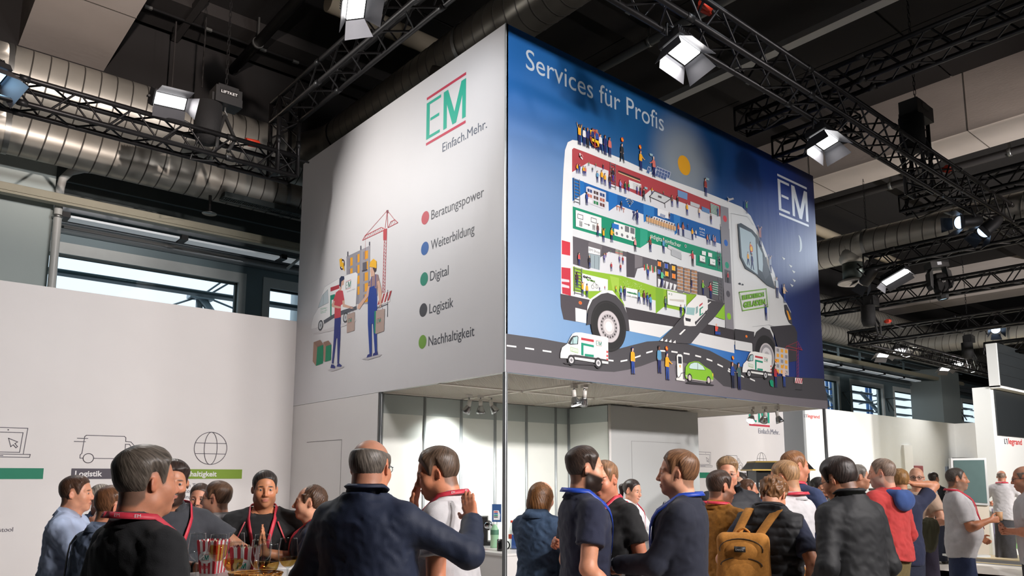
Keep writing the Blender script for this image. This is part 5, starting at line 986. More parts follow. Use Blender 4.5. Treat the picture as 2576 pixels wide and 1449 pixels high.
for a in ((z3, 213, 52, 248, YE, NV, S2, DKS, 1), (z3, 258, 80, 262, WH, NV, S2, DKS, 0), (z3, 293, 85, 280, NV, DKS, S3, (150, 90, 50), 2), (z3, 340, 88, 280, NV, NV, S3, DKS), (z3, 381, 105, 300, BL, NV, S3, (190, 110, 70)), (z3, 415, 145, 326, WH, NV, SKIN, DKS, 0, 1), (z3, 460, 155, 346, NV, NV, S3, DKS), (z3, 504, 176, 366, PK, NV, S3, DKS), (z3, 622, 235, 415, (40, 40, 44), (34, 34, 40), SKIN, DKS, 0, 1), (z3, 802, 303, 495, YE, NV, SKIN, (130, 50, 40), 2), (z3, 927, 362, 556, PK, NV, SKIN, (196, 190, 190), 3), (z3, 1425, 568, 742, (150, 60, 56), NV, SKIN, DKS), 
  (z3, 190, 428, 522, YE), (z3, 213, 432, 525, BL), (z3, 252, 450, 545, YE), (z3, 270, 455, 548, PK), (z3, 303, 410, 450, GN), (z3, 338, 462, 510, (60, 60, 60)), (z3, 368, 425, 462, GN), (z3, 440, 430, 490, (60, 50, 60)), (z3, 385, 498, 610, LBL, NV, SKIN, DKS, 2), (z3, 428, 490, 625, YE), (z3, 458, 520, 640, YE), (z3, 505, 530, 670, (60, 40, 50)), (z3, 535, 468, 605, (40, 36, 50), (70, 50, 140)), (z3, 606, 582, 700, (150, 130, 190), NV, SKIN, DKS, 2), (z3, 653, 598, 715, (50, 90, 70)), (z3, 686, 610, 695, GN, (80, 50, 150)), (z3, 765, 640, 722, (100, 90, 150)), (z3, 797, 640, 735, (70, 50, 60)), (z3, 830, 665, 785, (50, 44, 50), (40, 40, 60), SKIN, DKS, 0, 1), (z3, 908, 655, 720, YE), (z3, 1018, 690, 725, GN), (z3, 1102, 730, 842, (120, 90, 80)), (z3, 1155, 735, 850, (60, 50, 50)), (z3, 1246, 805, 925, YE), (z3, 1362, 850, 948, (210, 180, 150)), (z3, 1476, 910, 1010, (80, 50, 50)), (z3, 1540, 845, 935, (40, 60, 130)),
  (z3, 283, 700, 826, BL, NV, S2, DKS), (z3, 615, 785, 875, (50, 50, 60)), (z3, 767, 873, 1010, NV, NV, SKIN, DKS, 3), (z3, 1075, 895, 968, (60, 50, 60)), (z3, 1163, 998, 1110, (190, 100, 80)), (z3, 1208, 990, 1125, (170, 100, 80), NV, S2, DKS, 2), (z3, 1252, 1005, 1055, BL), (z3, 1296, 1042, 1158, YE, NV, SKIN, DKS, 2), (z3, 1330, 1060, 1140, WH), (z3, 1440, 1105, 1205, (200, 120, 100)), (z3, 1462, 1105, 1205, LBL), (z3, 1498, 1110, 1218, (120, 130, 180)), (z3, 1515, 1120, 1226, (190, 120, 110)),
  (z3, 388, 1000, 1130, (100, 60, 60), NV, SKIN, DKS), (z3, 443, 1048, 1182, YE, NV, S2, DKS, 1), (z3, 522, 1040, 1182, YE, NV, SKIN, DKS, 2), (z3, 748, 1138, 1272, (220, 150, 150), (40, 36, 60), SKIN, DKS), (z3, 893, 1130, 1275, (130, 70, 60), NV, SKIN, (240, 170, 40), 3), (z3, 1020, 1140, 1288, LBL, NV, SKIN, (200, 200, 200), 2), (z3, 1300, 1260, 1412, (180, 60, 70), DKS, SKIN, DKS, 3), (z3, 1555, 1320, 1410, LBL),
  (z4, 232, 322, 460, (200, 80, 80), NV, SKIN, DKS), (z4, 345, 358, 492, (50, 50, 60), NV, S3, (210, 180, 120)), (z4, 503, 332, 432, (120, 110, 170), NV, SKIN, YE), (z4, 522, 322, 375, RD_), (z4, 570, 300, 330, GN), (z4, 580, 428, 522, RD_, NV, SKIN, DKS), (z4, 668, 352, 438, (120, 110, 170)), (z4, 704, 362, 452, RD_), (z4, 679, 440, 532, (180, 70, 70), NV, SKIN, YE), (z4, 972, 482, 612, BL, NV, SKIN, YE), (z4, 1125, 502, 690, (90, 190, 140), NV, S2, DKS, 2), (z4, 1440, 600, 705, (50, 50, 70)), (z4, 1563, 622, 775, (120, 180, 60), NV, SKIN, YE, 2), (z4, 1645, 640, 818, RD_, NV, SKIN, DKS, 3), (z4, 1830, 528, 648, RD_, DKS), (z4, 1738, 365, 460, LBL),
  (z4, 212, 530, 690, (70, 40, 50), NV, S2, DKS), (z4, 270, 640, 790, YE, NV, SKIN, DKS, 1), (z4, 318, 655, 802, YE, NV, S2, DKS), (z4, 452, 690, 735, NV), (z4, 508, 680, 722, RD_), (z4, 628, 680, 750, YE, NV, S2, DKS, 1), (z4, 683, 680, 820, LBL, NV, SKIN, (200, 200, 206)), (z4, 722, 685, 838, NV, NV, SKIN, DKS), (z4, 876, 722, 870, LBL, NV, SKIN, DKS, 0, 1), (z4, 932, 728, 880, (110, 60, 60), NV, S3, DKS), (z4, 968, 752, 898, BL, NV, S3, DKS), (z4, 1000, 770, 938, LBL, NV, S2, DKS, 3), (z4, 1162, 790, 935, (90, 120, 110), NV), (z4, 1326, 882, 1015, NV), (z4, 1368, 880, 975, LBL),
  (z6, 1398, 582, 880, YE, BL, SKIN, NV), (z6, 1690, 565, 870, LBL, NV, S2, DKS), (z6, 1778, 640, 945, YE, BL, SKIN, NV, 2), (z5, 96, 1155, 1305, BL, (30, 34, 60), SKIN, (120, 50, 40), 2), (z5, 132, 1160, 1315, (70, 100, 100), NV, SKIN, DKS, 3), (z5, 340, 1172, 1302, RD_, NV, SKIN, DKS, 2), (z5, 388, 1172, 1300, (226, 200, 190), BL, SKIN, YE, 2),
  (z5, 174, 245, 312, (70, 150, 100), NV, SKIN, DKS, 1), (z5, 252, 390, 500, (170, 110, 110), NV, SKIN, DKS, 1), (z5, 310, 555, 650, (150, 160, 180), NV, SKIN, DKS, 1), (z5, 348, 672, 792, (190, 200, 210), NV, SKIN, DKS), (z5, 390, 712, 820, (226, 190, 150), BL, SKIN, (80, 50, 50), 2), (z5, 285, 830, 920, BL, NV, S3, DKS, 1), (z5, 196, 475, 545, YE, NV, SKIN, DKS), (z5, 182, 530, 605, YE, NV, SKIN, DKS, 0, 1), (z5, 205, 540, 630, NV, NV, S3, DKS, 0, 1)):
    fig(*a)
# badge held on the roof, marker badges, speech bubbles, cat, seated figure
disc(z3, 362, 190, .19, (150, 34, 50), .24); AB.ring3(B3(*z3(362, 190)), .16, .205, .012, (206, 160, 60), EX, UZ); PB(z3, [(308, 102), (345, 118), (360, 170), (390, 180), (400, 275), (365, 215), (340, 210)], (240, 190, 30)); TB(z3, 'EM', 330, 208, 395, .11, (240, 190, 30), bold=.006)
for (z, x, y) in ((z3, 622, 200), (z3, 793, 270), (z6, 1767, 597), (z5, 94, 1133), (z5, 338, 1150)): s_ = 3.813 if z is z3 else (4.366 if z is z6 else 2.264); disc(z, x, y, .05, (206, 60, 36), .062); k = s_ * 3; PB(z, [(x - k, y - k * 1.2), (x, y - k * 1.3), (x + k * .2, y), (x + k, y), (x + k * .6, y + k * 1.6), (x - k * .2, y + k * .3), (x - k * .7, y + k * .2)], (248, 180, 40))
for (x, y) in ((898, 345), (1440, 578), (848, 665)): PB(z3, [(x - 15, y - 16), (x + 15, y - 6), (x + 14, y + 14), (x - 13, y + 6)], (150, 180, 190))
PB(z3, [(1628, 740), (1640, 760), (1660, 762), (1685, 755), (1692, 772), (1665, 780), (1640, 790), (1632, 798), (1636, 770)], (186, 182, 182))
ring(z3, 232, 350, .0, .0, WH); LB(z3, [(215, 335), (218, 360), (238, 385)], .03, WH); LB(z3, [(228, 340), (240, 352), (243, 368)], .012, (230, 170, 170))
PB(z4, [(1688, 1110), (1720, 1118), (1722, 1165), (1690, 1170)], (226, 84, 70)); disc(z4, 1702, 1098, .035, SKIN); PB(z4, [(1690, 1165), (1745, 1175), (1745, 1205), (1690, 1200)], BL); PB(z4, [(1715, 1140), (1742, 1146), (1738, 1172), (1712, 1166)], (70, 70, 78))
disc(z5, 198, 512, .085, (206, 60, 80), .11); disc(z5, 198, 512, .06, (240, 200, 60), .08)
AB.flush('printed_people', bb, 'many small printed figures at work on and around the van')
# white logo at the right
AB.k = .0012; a_, b_ = B3(1960, 540), B3(2034, 560); logo(AB, a_[0], b_[0], B3(1958, 438)[2], B3(1966, 543)[2], toB, None, (236, 240, 246), (236, 240, 246)); AB.flush('printed_logo', bb, 'white EM logo on the dark blue corner')

# ------------------------------------------------------------------ printed stand walls along the back (plane Y = WY)
def wall_print(owner, dx, withlogo):
    A = Art(lambda x, z: np.array((x + dx, WY, z)), (0, -1, 0), 0.0002, 0.001); G = (84, 80, 90); w = 0.007; P = A.to3
    # laptop
    A.stroke3([P(*p) for p in ((0.72, 1.83), (0.72, 2.097), (1.303, 2.097), (1.283, 1.83))], w, G); A.stroke3([P(*p) for p in ((0.77, 1.85), (0.77, 2.05), (1.265, 2.05), (1.25, 1.85), (0.77, 1.85))], w, G)
    A.stroke3([P(*p) for p in ((0.66, 1.83), (1.345, 1.83), (1.34, 1.80), (0.66, 1.80))], w, G, True); A.stroke3([P(0.95, 1.815), P(1.11, 1.815)], w, G); A.disc3(P(1.135, 2.075), .007, .007, G, (1, 0, 0), (0, 0, 1))
    A.stroke3([P(*p) for p in ((1.145, 1.99), (1.17, 1.905), (1.19, 1.925), (1.215, 1.895), (1.228, 1.908), (1.203, 1.938), (1.225, 1.955))], w, G, True)
    # van
    A.stroke3([P(*p) for p in ((1.83, 1.80), (1.80, 1.80), (1.80, 1.835), (1.815, 1.85), (1.83, 2.03), (1.845, 2.045), (2.22, 2.045), (2.235, 2.03), (2.235, 1.99), (2.29, 1.985), (2.37, 1.90), (2.42, 1.87), (2.435, 1.80), (2.395, 1.80))], w, G)
    A.stroke3([P(1.93, 1.80), P(2.295, 1.80)], w, G)
    for x in (1.88, 2.345): A.ring3(P(x, 1.80), .05, .05, w, G, (1, 0, 0), (0, 0, 1))
    A.stroke3([P(*p) for p in ((2.235, 1.96), (2.275, 1.96), (2.325, 1.89), (2.235, 1.89))], w, G, True); A.stroke3([P(1.76, 2.01), P(1.86, 2.01)], w, G); A.stroke3([P(1.735, 1.975), P(1.84, 1.975)], w, G)
    # globe
    c = P(3.163, 1.937); A.ring3(c, .19, .19, w, G, (1, 0, 0), (0, 0, 1), 40); A.ring3(c, .075, .19, w, G, (1, 0, 0), (0, 0, 1), 40)
    for dz in (-.065, .06): A.stroke3([P(3.163 - .178, 1.937 + dz), P(3.163 + .178, 1.937 + dz)], w, G)
    A.flush('printed_icons', owner, 'line icons of a laptop, a van and a globe')
    for x, col, txt in ((0.66, (0, 128, 96), 'Digital'), (1.73, (80, 74, 84), 'Logistik'), (2.735, (128, 160, 40), 'Nachhaltigkeit')):
        A.poly3([P(x, 1.58), P(x + .815, 1.58), P(x + .815, 1.69), P(x, 1.69)], col); A.text3(txt, P(x + .035, 1.608), (1, 0, 0), (0, 0, 1), .083, (238, 236, 236), bold=.002)
        A.flush('printed_bar', owner, 'coloured title bar reading ' + txt)
    for k, t_ in enumerate(('Carbon Tracker', 'EM ecowin', 'Sustainable Selection', 'Produktkennzeichnung', 'Wiederverwertungen')): A.text3(t_, P(2.77, 1.485 - k * .066), (1, 0, 0), (0, 0, 1), .062, (110, 106, 116))
    A.text3('stool', P(1.135, 1.058), (1, 0, 0), (0, 0, 1), .062, (110, 106, 116))
    A.flush('printed_list', owner, 'thin grey list of services')
    if withlogo:
        logo(A, 2.735 + dx, 3.54 + dx, 3.42, 2.70, lambda x, z: np.array((x, WY, z)), None, (200, 46, 70), (0, 160, 130)); A.text3('Einfach.Mehr.', P(3.08, 2.545), (1, 0, 0), (0, 0, 1), .16, (150, 152, 166), width=.85)
        A.flush('printed_logo', owner, 'red and teal EM logo with the line Einfach.Mehr.')
lw = tag(MB().box((-2.2, WY, 0), (CX, WY + 0.1, 3.605)).build('stand_wall', M_white), 'tall white stand wall with line icons on the left', 'stand wall'); wall_print(lw, 0, False)
ew = tag(MB().box((BX1 + .01, WY, 0), (15.93, WY + 0.1, 3.5)).build('stand_wall', M_white), 'white stand wall with icons seen behind the bar', 'stand wall'); wall_print(ew, 11.8, True)
# neighbouring stand
tag(MB().box((15.93, 8.8, 0), (16.03, WY + .6, 3.14)).build('stand_wall', mat('grey_side_wall', (150, 154, 156), 0.6)), 'grey end wall between the two stands', 'stand wall')
nw = tag(MB().box((16.03, 8.8, 0), (24.62, 8.9, 3.17)).build('stand_wall', mat('neighbour_white', (228, 230, 228), 0.6, var=.01)), 'long white wall of the neighbouring stand', 'stand wall')
tag(MB().box((24.62, 6.2, 0), (24.72, 8.9, 3.17)).build('stand_wall', mat('neighbour_white', (228, 230, 228))), 'white return wall beside the video tower', 'stand wall')
post_x = onY(2030, 1040, 8.8)[0]
def legrand(owner, x, y, z, s):
    A = Art(None, (0, -1, 0), .0004, .001); K = (40, 42, 60)
    f = lambda a, b: np.array((x + a * s, y, z + b * s * .55))
    for pts in (((0, 0), (.22, 0), (.22, .10), (.10, .10), (.10, .62), (0, .62)), ((.30, .62), (.52, .62), (.52, .0), (.42, 0), (.42, .52), (.30, .52))): A.poly3([f(*p) for p in pts], K)
    A.text3('legrand', f(.72, .05), (1, 0, 0), (0, 0, 1), .95 * s * .55, (206, 52, 44), bold=.008 * s, width=2.55 * s); A.flush('lettering', owner, 'red legrand lettering with a dark bracket mark')
p = onY(2023, 1052, 8.8); q = onY(2062, 1052, 8.8); legrand(nw, p[0], 8.8, p[2] + .02, (q[0] - p[0]) / 3.3)
for j, (u0, v0, u1, v1, col, lab) in enumerate(((2275, 1121, 2289, 1222, (240, 240, 238), 'tall narrow white panel on the neighbouring wall'), (2112, 1169, 2136, 1191, (96, 72, 98), 'small purple sign on the neighbouring wall'), (2296, 1172, 2316, 1189, (150, 70, 74), 'small dark red sign on the neighbouring wall'), (2379, 1174, 2393, 1200, (120, 132, 150), 'small blue grey sign on the neighbouring wall'), (2178, 1200, 2206, 1262, (206, 208, 208), 'pale rack of switchgear on the neighbouring wall'))):
    a, b = onY(u0, v1, 8.8), onY(u1, v0, 8.8); o = tag(MB().box((a[0], 8.74, a[2]), (b[0], 8.8, b[2])).build('wall_sign' if j else 'wall_panel', mat('sign_%d' % j, col, .5)), lab, 'sign' if 0 < j < 4 else 'panel')
    if j == 4:
        for k in range(4): part('device_row', MB().box((a[0] + .06, 8.72, a[2] + .1 + k * .17), (b[0] - .06, 8.74, a[2] + .15 + k * .17)), M_blackp, o)
# video tower
TY = 5.8; a = onY(2490, 975, TY); b = onY(2513, 1090, TY)
tw = thing('video_tower', 'white tower with two dark video screens at the right edge', 'video tower', (a[0], TY, 0)); TX = a[0]
ztop = onY(2487, 868, TY)[2]; zm = a[2]; zl = onY(2516, 1096, TY)[2]
part('tower_body', MB().box((TX, TY, .06), (TX + 3.4, TY + .35, zm + .02)), mat('tower_white', (226, 230, 228), .5), tw)
sc = part('upper_screen', MB().box((TX + .02, TY - .22, zm + .03), (TX + 3.4, TY - .02, ztop)), mat('led_screen_dark', (42, 46, 48), .35, var=.05), tw)
part('screen_frame', MB().box((TX - .03, TY - .2, zm - .02), (TX + 3.4, TY, zm + .03)).box((TX - .03, TY - .2, zm), (TX + .02, TY, ztop)), mat('tower_white', (226, 230, 228)), tw)
part('lower_screen', MB().box((b[0] - .12, TY - .03, zl), (TX + 3.4, TY - .001, zm - .03)), mat('led_screen_dark', (42, 46, 48)), tw)
for k in range(3): part('screen_seam', MB().box((TX + .02, TY - .224, zm + .03 + (k + 1) * (ztop - zm) / 4), (TX + 3.4, TY - .219, zm + .036 + (k + 1) * (ztop - zm) / 4)), M_blackp, sc)
p = onY(2527, 1117, TY); q = onY(2571, 1117, TY); legrand(tw, p[0], TY - .002, p[2], (q[0] - p[0]) / 3.3)
# display totem
c = onD(2437, 1395, 14.2); t = thing('display_totem', 'white framed portrait display stand on the platform', 'display', (c[0], c[1], .075))
def pan(u0, v0, u1, v1, d): return [onD(u0, v1, d), onD(u1, v1, d), onD(u1, v0, d), onD(u0, v0, d)]
fr = [onD(u, v, 14.2) for u, v in ((2397, 1266), (2490, 1272), (2481, 1152), (2392, 1153))]; FV = FW * .08
part('frame', MB().prism([tuple(p) for p in fr], tuple(FV)), mat('totem_silver', (206, 208, 206), .3, .3), t)
part('screen', MB().prism([tuple(onD(u, v, 14.19)) for u, v in ((2404, 1260), (2484, 1266), (2476, 1157), (2399, 1158))], tuple(FV * .1)), mat('totem_screen_glass', (96, 118, 116), .12, var=.1, vscale=2), t)
part('body', MB().prism([tuple(onD(u, v, 14.25)) for u, v in ((2400, 1398), (2489, 1398), (2488, 1270), (2400, 1266))], tuple(FV)), mat('totem_body', (206, 196, 178), .5), t)
part('foot', MB().prism([tuple(onD(u, v, 14.1)) for u, v in ((2395, 1402), (2492, 1402), (2492, 1397), (2395, 1397))], tuple(FV * 4)), mat('tower_white', (226, 230, 228)), t)
# counters on the neighbouring stand
for j, (u0, u1, d, cols, lab) in enumerate(((2296, 2398, 15.3, ((206, 206, 204),), 'white angled counter behind the man holding a cup'), (2498, 2590, 15.45, ((150, 144, 176), (120, 170, 110)), 'white counter with lilac and green front panels'))):
    bl = onD(u0, 1390, d); br = onD(u1, 1390, d); t = thing('display_counter', lab, 'counter', (bl[0], bl[1], .075)); dv = FW * (.6 if j == 0 else .3); z0, z1 = .075, 1.05
    part('body', MB().prism([(bl[0], bl[1], z0), (br[0], br[1], z0), (br[0], br[1], z1), (bl[0], bl[1], z1)], tuple(dv)), mat('tower_white', (226, 230, 228)), t)
    for k, c_ in enumerate(cols):
        n = len(cols); f = lambda s: bl + (br - bl) * s; e = (br - bl) / np.linalg.norm(br - bl); p0, p1 = f(k / n) + e * .05, f((k + 1) / n) - e * .05; q = -FW * .012
        part('front_panel', MB().prism([tuple(np.array((p0[0], p0[1], .2)) + q), tuple(np.array((p1[0], p1[1], .2)) + q), tuple(np.array((p1[0], p1[1], .92)) + q), tuple(np.array((p0[0], p0[1], .98)) + q)], tuple(-q * .9)), mat('counter_panel_%d%d' % (j, k), c_, .5), t)
    part('top', MB().prism([(bl[0], bl[1], z1), (br[0], br[1], z1), (br[0], br[1], z1 + .04), (bl[0], bl[1], z1 + .04)], tuple(dv * 1.05)), mat('tower_white', (226, 230, 228)), t)
t = tag(MB().box((23.7, 8.3, .1), (24.5, 8.6, 2.15)).build('dark_cabinet', mat('cabinet_grey', (120, 124, 126), .5)), 'grey cabinet standing behind the display totem', 'cabinet')
# ------------------------------------------------------------------ people: smooth implicit bodies turned into meshes
A3 = lambda *p: np.array(p, np.float32)
def smin(a, b, k):
    h = np.clip(0.5 + 0.5 * (b - a) / k, 0, 1); return b + (a - b) * h - k * h * (1 - h)
def smax(a, b, k): return -smin(-a, -b, k)
def sst(a, b, x):
    t = np.clip((x - a) / (b - a), 0, 1); return t * t * (3 - 2 * t)
def capd(p, a, b, ra, rb):
    ba = b - a; t = np.clip(((p - a) @ ba) / max(float(ba @ ba), 1e-9), 0, 1); q = p - a - t[:, None] * ba
    return np.sqrt((q * q).sum(1)) - (ra + (rb - ra) * t)
def elld(p, c, r):
    q = (p - np.float32(c)) / np.float32(r); k0 = np.sqrt((q * q).sum(1)); q2 = q / np.float32(r); k1 = np.sqrt((q2 * q2).sum(1))
    return k0 * (k0 - 1) / np.maximum(k1, 1e-6)
def sphd(p, c, r): q = p - np.float32(c); return np.sqrt((q * q).sum(1)) - r
_ED = [((0,0,0),(1,0,0)),((0,1,0),(1,1,0)),((0,0,1),(1,0,1)),((0,1,1),(1,1,1)),((0,0,0),(0,1,0)),((1,0,0),(1,1,0)),((0,0,1),(0,1,1)),((1,0,1),(1,1,1)),((0,0,0),(0,0,1)),((1,0,0),(1,0,1)),((0,1,0),(0,1,1)),((1,1,0),(1,1,1))]
def nets(f, lo, hi, h, band=1.6):
    """naive surface nets; the field is only evaluated near the surface"""
    lo = np.array(lo, np.float32); n = np.ceil((np.array(hi) - lo) / (4 * h)).astype(int); n = np.maximum(n, 1)
    g = np.stack(np.meshgrid(*[np.arange(k) for k in n], indexing='ij'), -1).reshape(-1, 3)
    dc = f((lo + (g * 4 + 1.5) * h).astype(np.float32)); near = np.abs(dc) < 4 * h * band
    D = np.repeat(np.repeat(np.repeat(dc.reshape(n), 4, 0), 4, 1), 4, 2).astype(np.float32)
    o4 = np.stack(np.meshgrid(*[np.arange(4)] * 3, indexing='ij'), -1).reshape(-1, 3)
    idx = (g[near][:, None] * 4 + o4[None]).reshape(-1, 3)
    if len(idx) == 0: return np.zeros((0, 3)), np.zeros((0, 4), int)
    D[idx[:, 0], idx[:, 1], idx[:, 2]] = f((lo + idx * h).astype(np.float32))
    I = D < 0; s = [slice(0, -1), slice(1, None)]
    cnt = sum(I[s[a], s[b], s[c]].astype(np.int8) for a in (0, 1) for b in (0, 1) for c in (0, 1))
    M = (cnt > 0) & (cnt < 8); C = np.argwhere(M); ID = np.full(M.shape, -1, np.int64); ID[M] = np.arange(len(C))
    pos = np.zeros((len(C), 3)); num = np.zeros(len(C))
    for a, b in _ED:
        a = np.array(a); b = np.array(b); va = D[tuple((C + a).T)]; vb = D[tuple((C + b).T)]; x = (va < 0) != (vb < 0)
        t = np.where(x, va / np.where(x, va - vb, 1), 0); pos += np.where(x[:, None], a + t[:, None] * (b - a), 0); num += x
    V = lo + (C + pos / num[:, None]) * h; Fs = []
    for ax in range(3):
        sl0 = [slice(None)] * 3; sl1 = [slice(None)] * 3; sl0[ax] = slice(0, -1); sl1[ax] = slice(1, None); a0 = I[tuple(sl0)]; a1 = I[tuple(sl1)]
        E = np.argwhere(a0 != a1); u, w = (ax + 1) % 3, (ax + 2) % 3; E = E[(E[:, u] > 0) & (E[:, w] > 0) & (E[:, u] < D.shape[u] - 1) & (E[:, w] < D.shape[w] - 1)]
        if len(E) == 0: continue
        du = np.zeros(3, int); du[u] = 1; dw = np.zeros(3, int); dw[w] = 1
        q = np.stack([ID[tuple((E - du - dw).T)], ID[tuple((E - dw).T)], ID[tuple(E.T)], ID[tuple((E - du).T)]], 1)
        fl = I[tuple(E.T)]; q[~fl] = q[~fl][:, ::-1]; Fs.append(q)
    return V, np.concatenate(Fs) if Fs else np.zeros((0, 4), int)
def np_mesh(name, V, Fq, cols=None, smooth=True):
    me = bpy.data.meshes.new(name); me.vertices.add(len(V)); me.vertices.foreach_set('co', np.asarray(V, np.float32).ravel())
    me.loops.add(Fq.size); me.loops.foreach_set('vertex_index', Fq.ravel().astype(np.int32)); me.polygons.add(len(Fq))
    me.polygons.foreach_set('loop_start', np.arange(0, Fq.size, 4, dtype=np.int32)); me.polygons.foreach_set('loop_total', np.full(len(Fq), 4, np.int32))
    me.update(calc_edges=True); me.validate()
    if smooth: me.polygons.foreach_set('use_smooth', np.ones(len(me.polygons), bool))
    if cols is not None:
        a = me.color_attributes.new('Col', 'FLOAT_COLOR', 'POINT'); a.data.foreach_set('color', np.concatenate([cols, np.ones((len(cols), 1))], 1).astype(np.float32).ravel())
    return me
def rotm(yaw=0, pitch=0, roll=0):
    """yaw about z (positive turns left), pitch about x (positive tips the head back), roll about y, degrees"""
    y, p, r = map(math.radians, (yaw, pitch, roll))
    Z = np.array([[math.cos(y), -math.sin(y), 0], [math.sin(y), math.cos(y), 0], [0, 0, 1]]); X = np.array([[1, 0, 0], [0, math.cos(p), -math.sin(p)], [0, math.sin(p), math.cos(p)]]); Y = np.array([[math.cos(r), 0, math.sin(r)], [0, 1, 0], [-math.sin(r), 0, math.cos(r)]])
    return Z @ X @ Y
def wave(p, f, s=0.0):
    """cheap lumpy noise from crossed sines"""
    x, y, z = p[:, 0] * f, p[:, 1] * f, p[:, 2] * f
    return (np.sin(x * 1.0 + 1.7 * np.sin(y * .9 + s) + s) + np.sin(y * 1.1 + 1.5 * np.sin(z * .8 - s) + 2 * s) + np.sin(z * .9 + 1.6 * np.sin(x * 1.2 + 3 * s))) / 3
# ---- head: origin between the eyes' level and ears, z up, y to the face; about 0.235 m chin to crown
def skull(p, o):
    d = elld(p, (0, -.012, .030), (.077, .098, .088)); d = smin(d, elld(p, (0, .026, -.042), (.060 * o['jaw'], .064, .076)), .035)
    return d
def head_sdf(p, o, nb):
    ax = np.abs(p[:, 0]); q = np.stack([ax, p[:, 1], p[:, 2]], 1); d = skull(p, o); J = o['jaw']
    d = smin(d, sphd(q, (0.0, .064, -.098), .021 * J), .03); d = smin(d, sphd(q, (.043 * J, .000, -.072), .022), .035)
    d = smin(d, sphd(q, (.037, .055, -.030), .026), .03)
    d = smin(d, capd(q, A3(.006, .085, .020), A3(.046, .070, .018), .009, .007), .016)
    d = smax(d, -sphd(q, (.032, .101, .000), .0185), .014)
    d = smin(d, elld(q, (.031, .0735, -.001), (.0165, .0125, .0115)), .006)
    if o['open']: d = smax(d, -elld(q, (.0312, .0925, -.0008), (.0130, .0130, .0038 * o['open'])), .002)
    N = o['nose']; d = smin(d, capd(q, A3(0, .088, .008), A3(0, .104 + .008 * N, -.034), .0075, .0105), .014); d = smin(d, sphd(q, (.0115, .098, -.038), .0085), .009)
    d = smin(d, elld(q, (0, .0885, -.064), (.023, .010, .0055)), .008); d = smin(d, elld(q, (0, .0865, -.0755), (.019, .010, .0065)), .008)
    d = smax(d, -capd(q, A3(0, .1005, -.0695 ), A3(.024, .092, -.0675 + o['smile'] * .007), .0022, .0015), .004)
    e = q - A3(.076, -.012, -.010); c, s = math.cos(.5), math.sin(.5); e = np.stack([e[:, 0] * c - e[:, 1] * s * -1, e[:, 1] * c - e[:, 0] * s, e[:, 2]], 1)
    ear = elld(e, (.004, 0, .002), (.006, .0155, .026)); ear = smax(ear, -elld(e, (.013, .003, .004), (.006, .009, .015)), .004); d = smin(d, ear, .006)
    d = smin(d, capd(p, A3(0, -.030, -.055), np.float32(nb), .055 * o['neck'], .062 * o['neck']), .03)
    d = smin(d, capd(p, A3(0, .02, -.10), np.float32(nb) + A3(0, .03, 0), .030, .04), .03)
    return d
def strand(p):
    """azimuth about the crown and distance from it"""
    c = np.array((0, -.5, .866)); e1 = np.array((1., 0, 0)); e2 = np.cross(c, e1); q = p - np.float32((0, -.02, .02)); a = np.arctan2(q @ e2, q @ e1); r = np.sqrt((q * q).sum(1)); return a, np.arccos(np.clip((q @ c) / np.maximum(r, 1e-6), -1, 1))
HL = (np.array([-.14, -.06, -.035, -.028, -.015, .004, .016, .026, .036, .048, .060, .075, .12]), np.array([-.082, -.086, -.060, -.020, .030, .034, .010, -.014, -.010, .028, .058, .074, .080]))
def hair_sdf(p, o):
    st = o['hair']; x, y, z = p[:, 0], p[:, 1], p[:, 2]; d = skull(p, o); zl = np.interp(y, *HL); 
    m = z - zl; top, side = o['top'], o['side']
    m = np.minimum(m, (.080 - o['recede'] - y + .25 * np.abs(x)) * .9 + .2 * (1 - sst(.03, .065, z)))
    s = sst(-.004, .009, m); T = side + (top - side) * sst(.02, .085, z)
    if st == 'horseshoe': s = s * (1 - sst(.052, .078, z + .15 * np.minimum(y, 0)) * o.get('bald', 1.0))
    if st == 'quiff': T = T + .014 * sst(.02, .07, y) * sst(.05, .085, z)
    if st == 'bob':
        d = elld(p, (0, -.018, .005), (.088, .108, .112)); d = smin(d, elld(p, (0, -.035, -.07), (.086, .088, .075)), .04); face = elld(p, (0, .105, -.06), (.062, .075, .12)); d = smax(d, -face, .012); d = smax(d, -.135 - z, .02)
        a_, r_ = strand(p); return d - .0012 * np.sin(a_ * 40 + 2 * np.sin(r_ * 6)) - .001 * np.sin(a_ * 73 + 1)
    a_, r_ = strand(p); n = wave(p, 120, o['seed']) if st == 'curly' else (np.sin(a_ * 34 + 2.5 * np.sin(r_ * 5 + o['seed'])) * .6 + np.sin(a_ * 61 + 3 * np.sin(r_ * 7)) * .5 + .5 * wave(p, 90, o['seed'])); amp = .0008 if st not in ('curly', 'messy') else (.009 if st == 'curly' else .0026)
    T = T * (.22 + .78 * sst(.0, .055, m)); d = d - (T * s - .012 * (1 - s)) - amp * n * s
    if st == 'tail':
        d = smin(d, capd(p, A3(0, -.10, .05), A3(0, -.145, .02), .025, .03), .02); d = smin(d, capd(p, A3(0, -.145, .02), A3(0, -.13, -.13), .03, .012), .02)
    return d
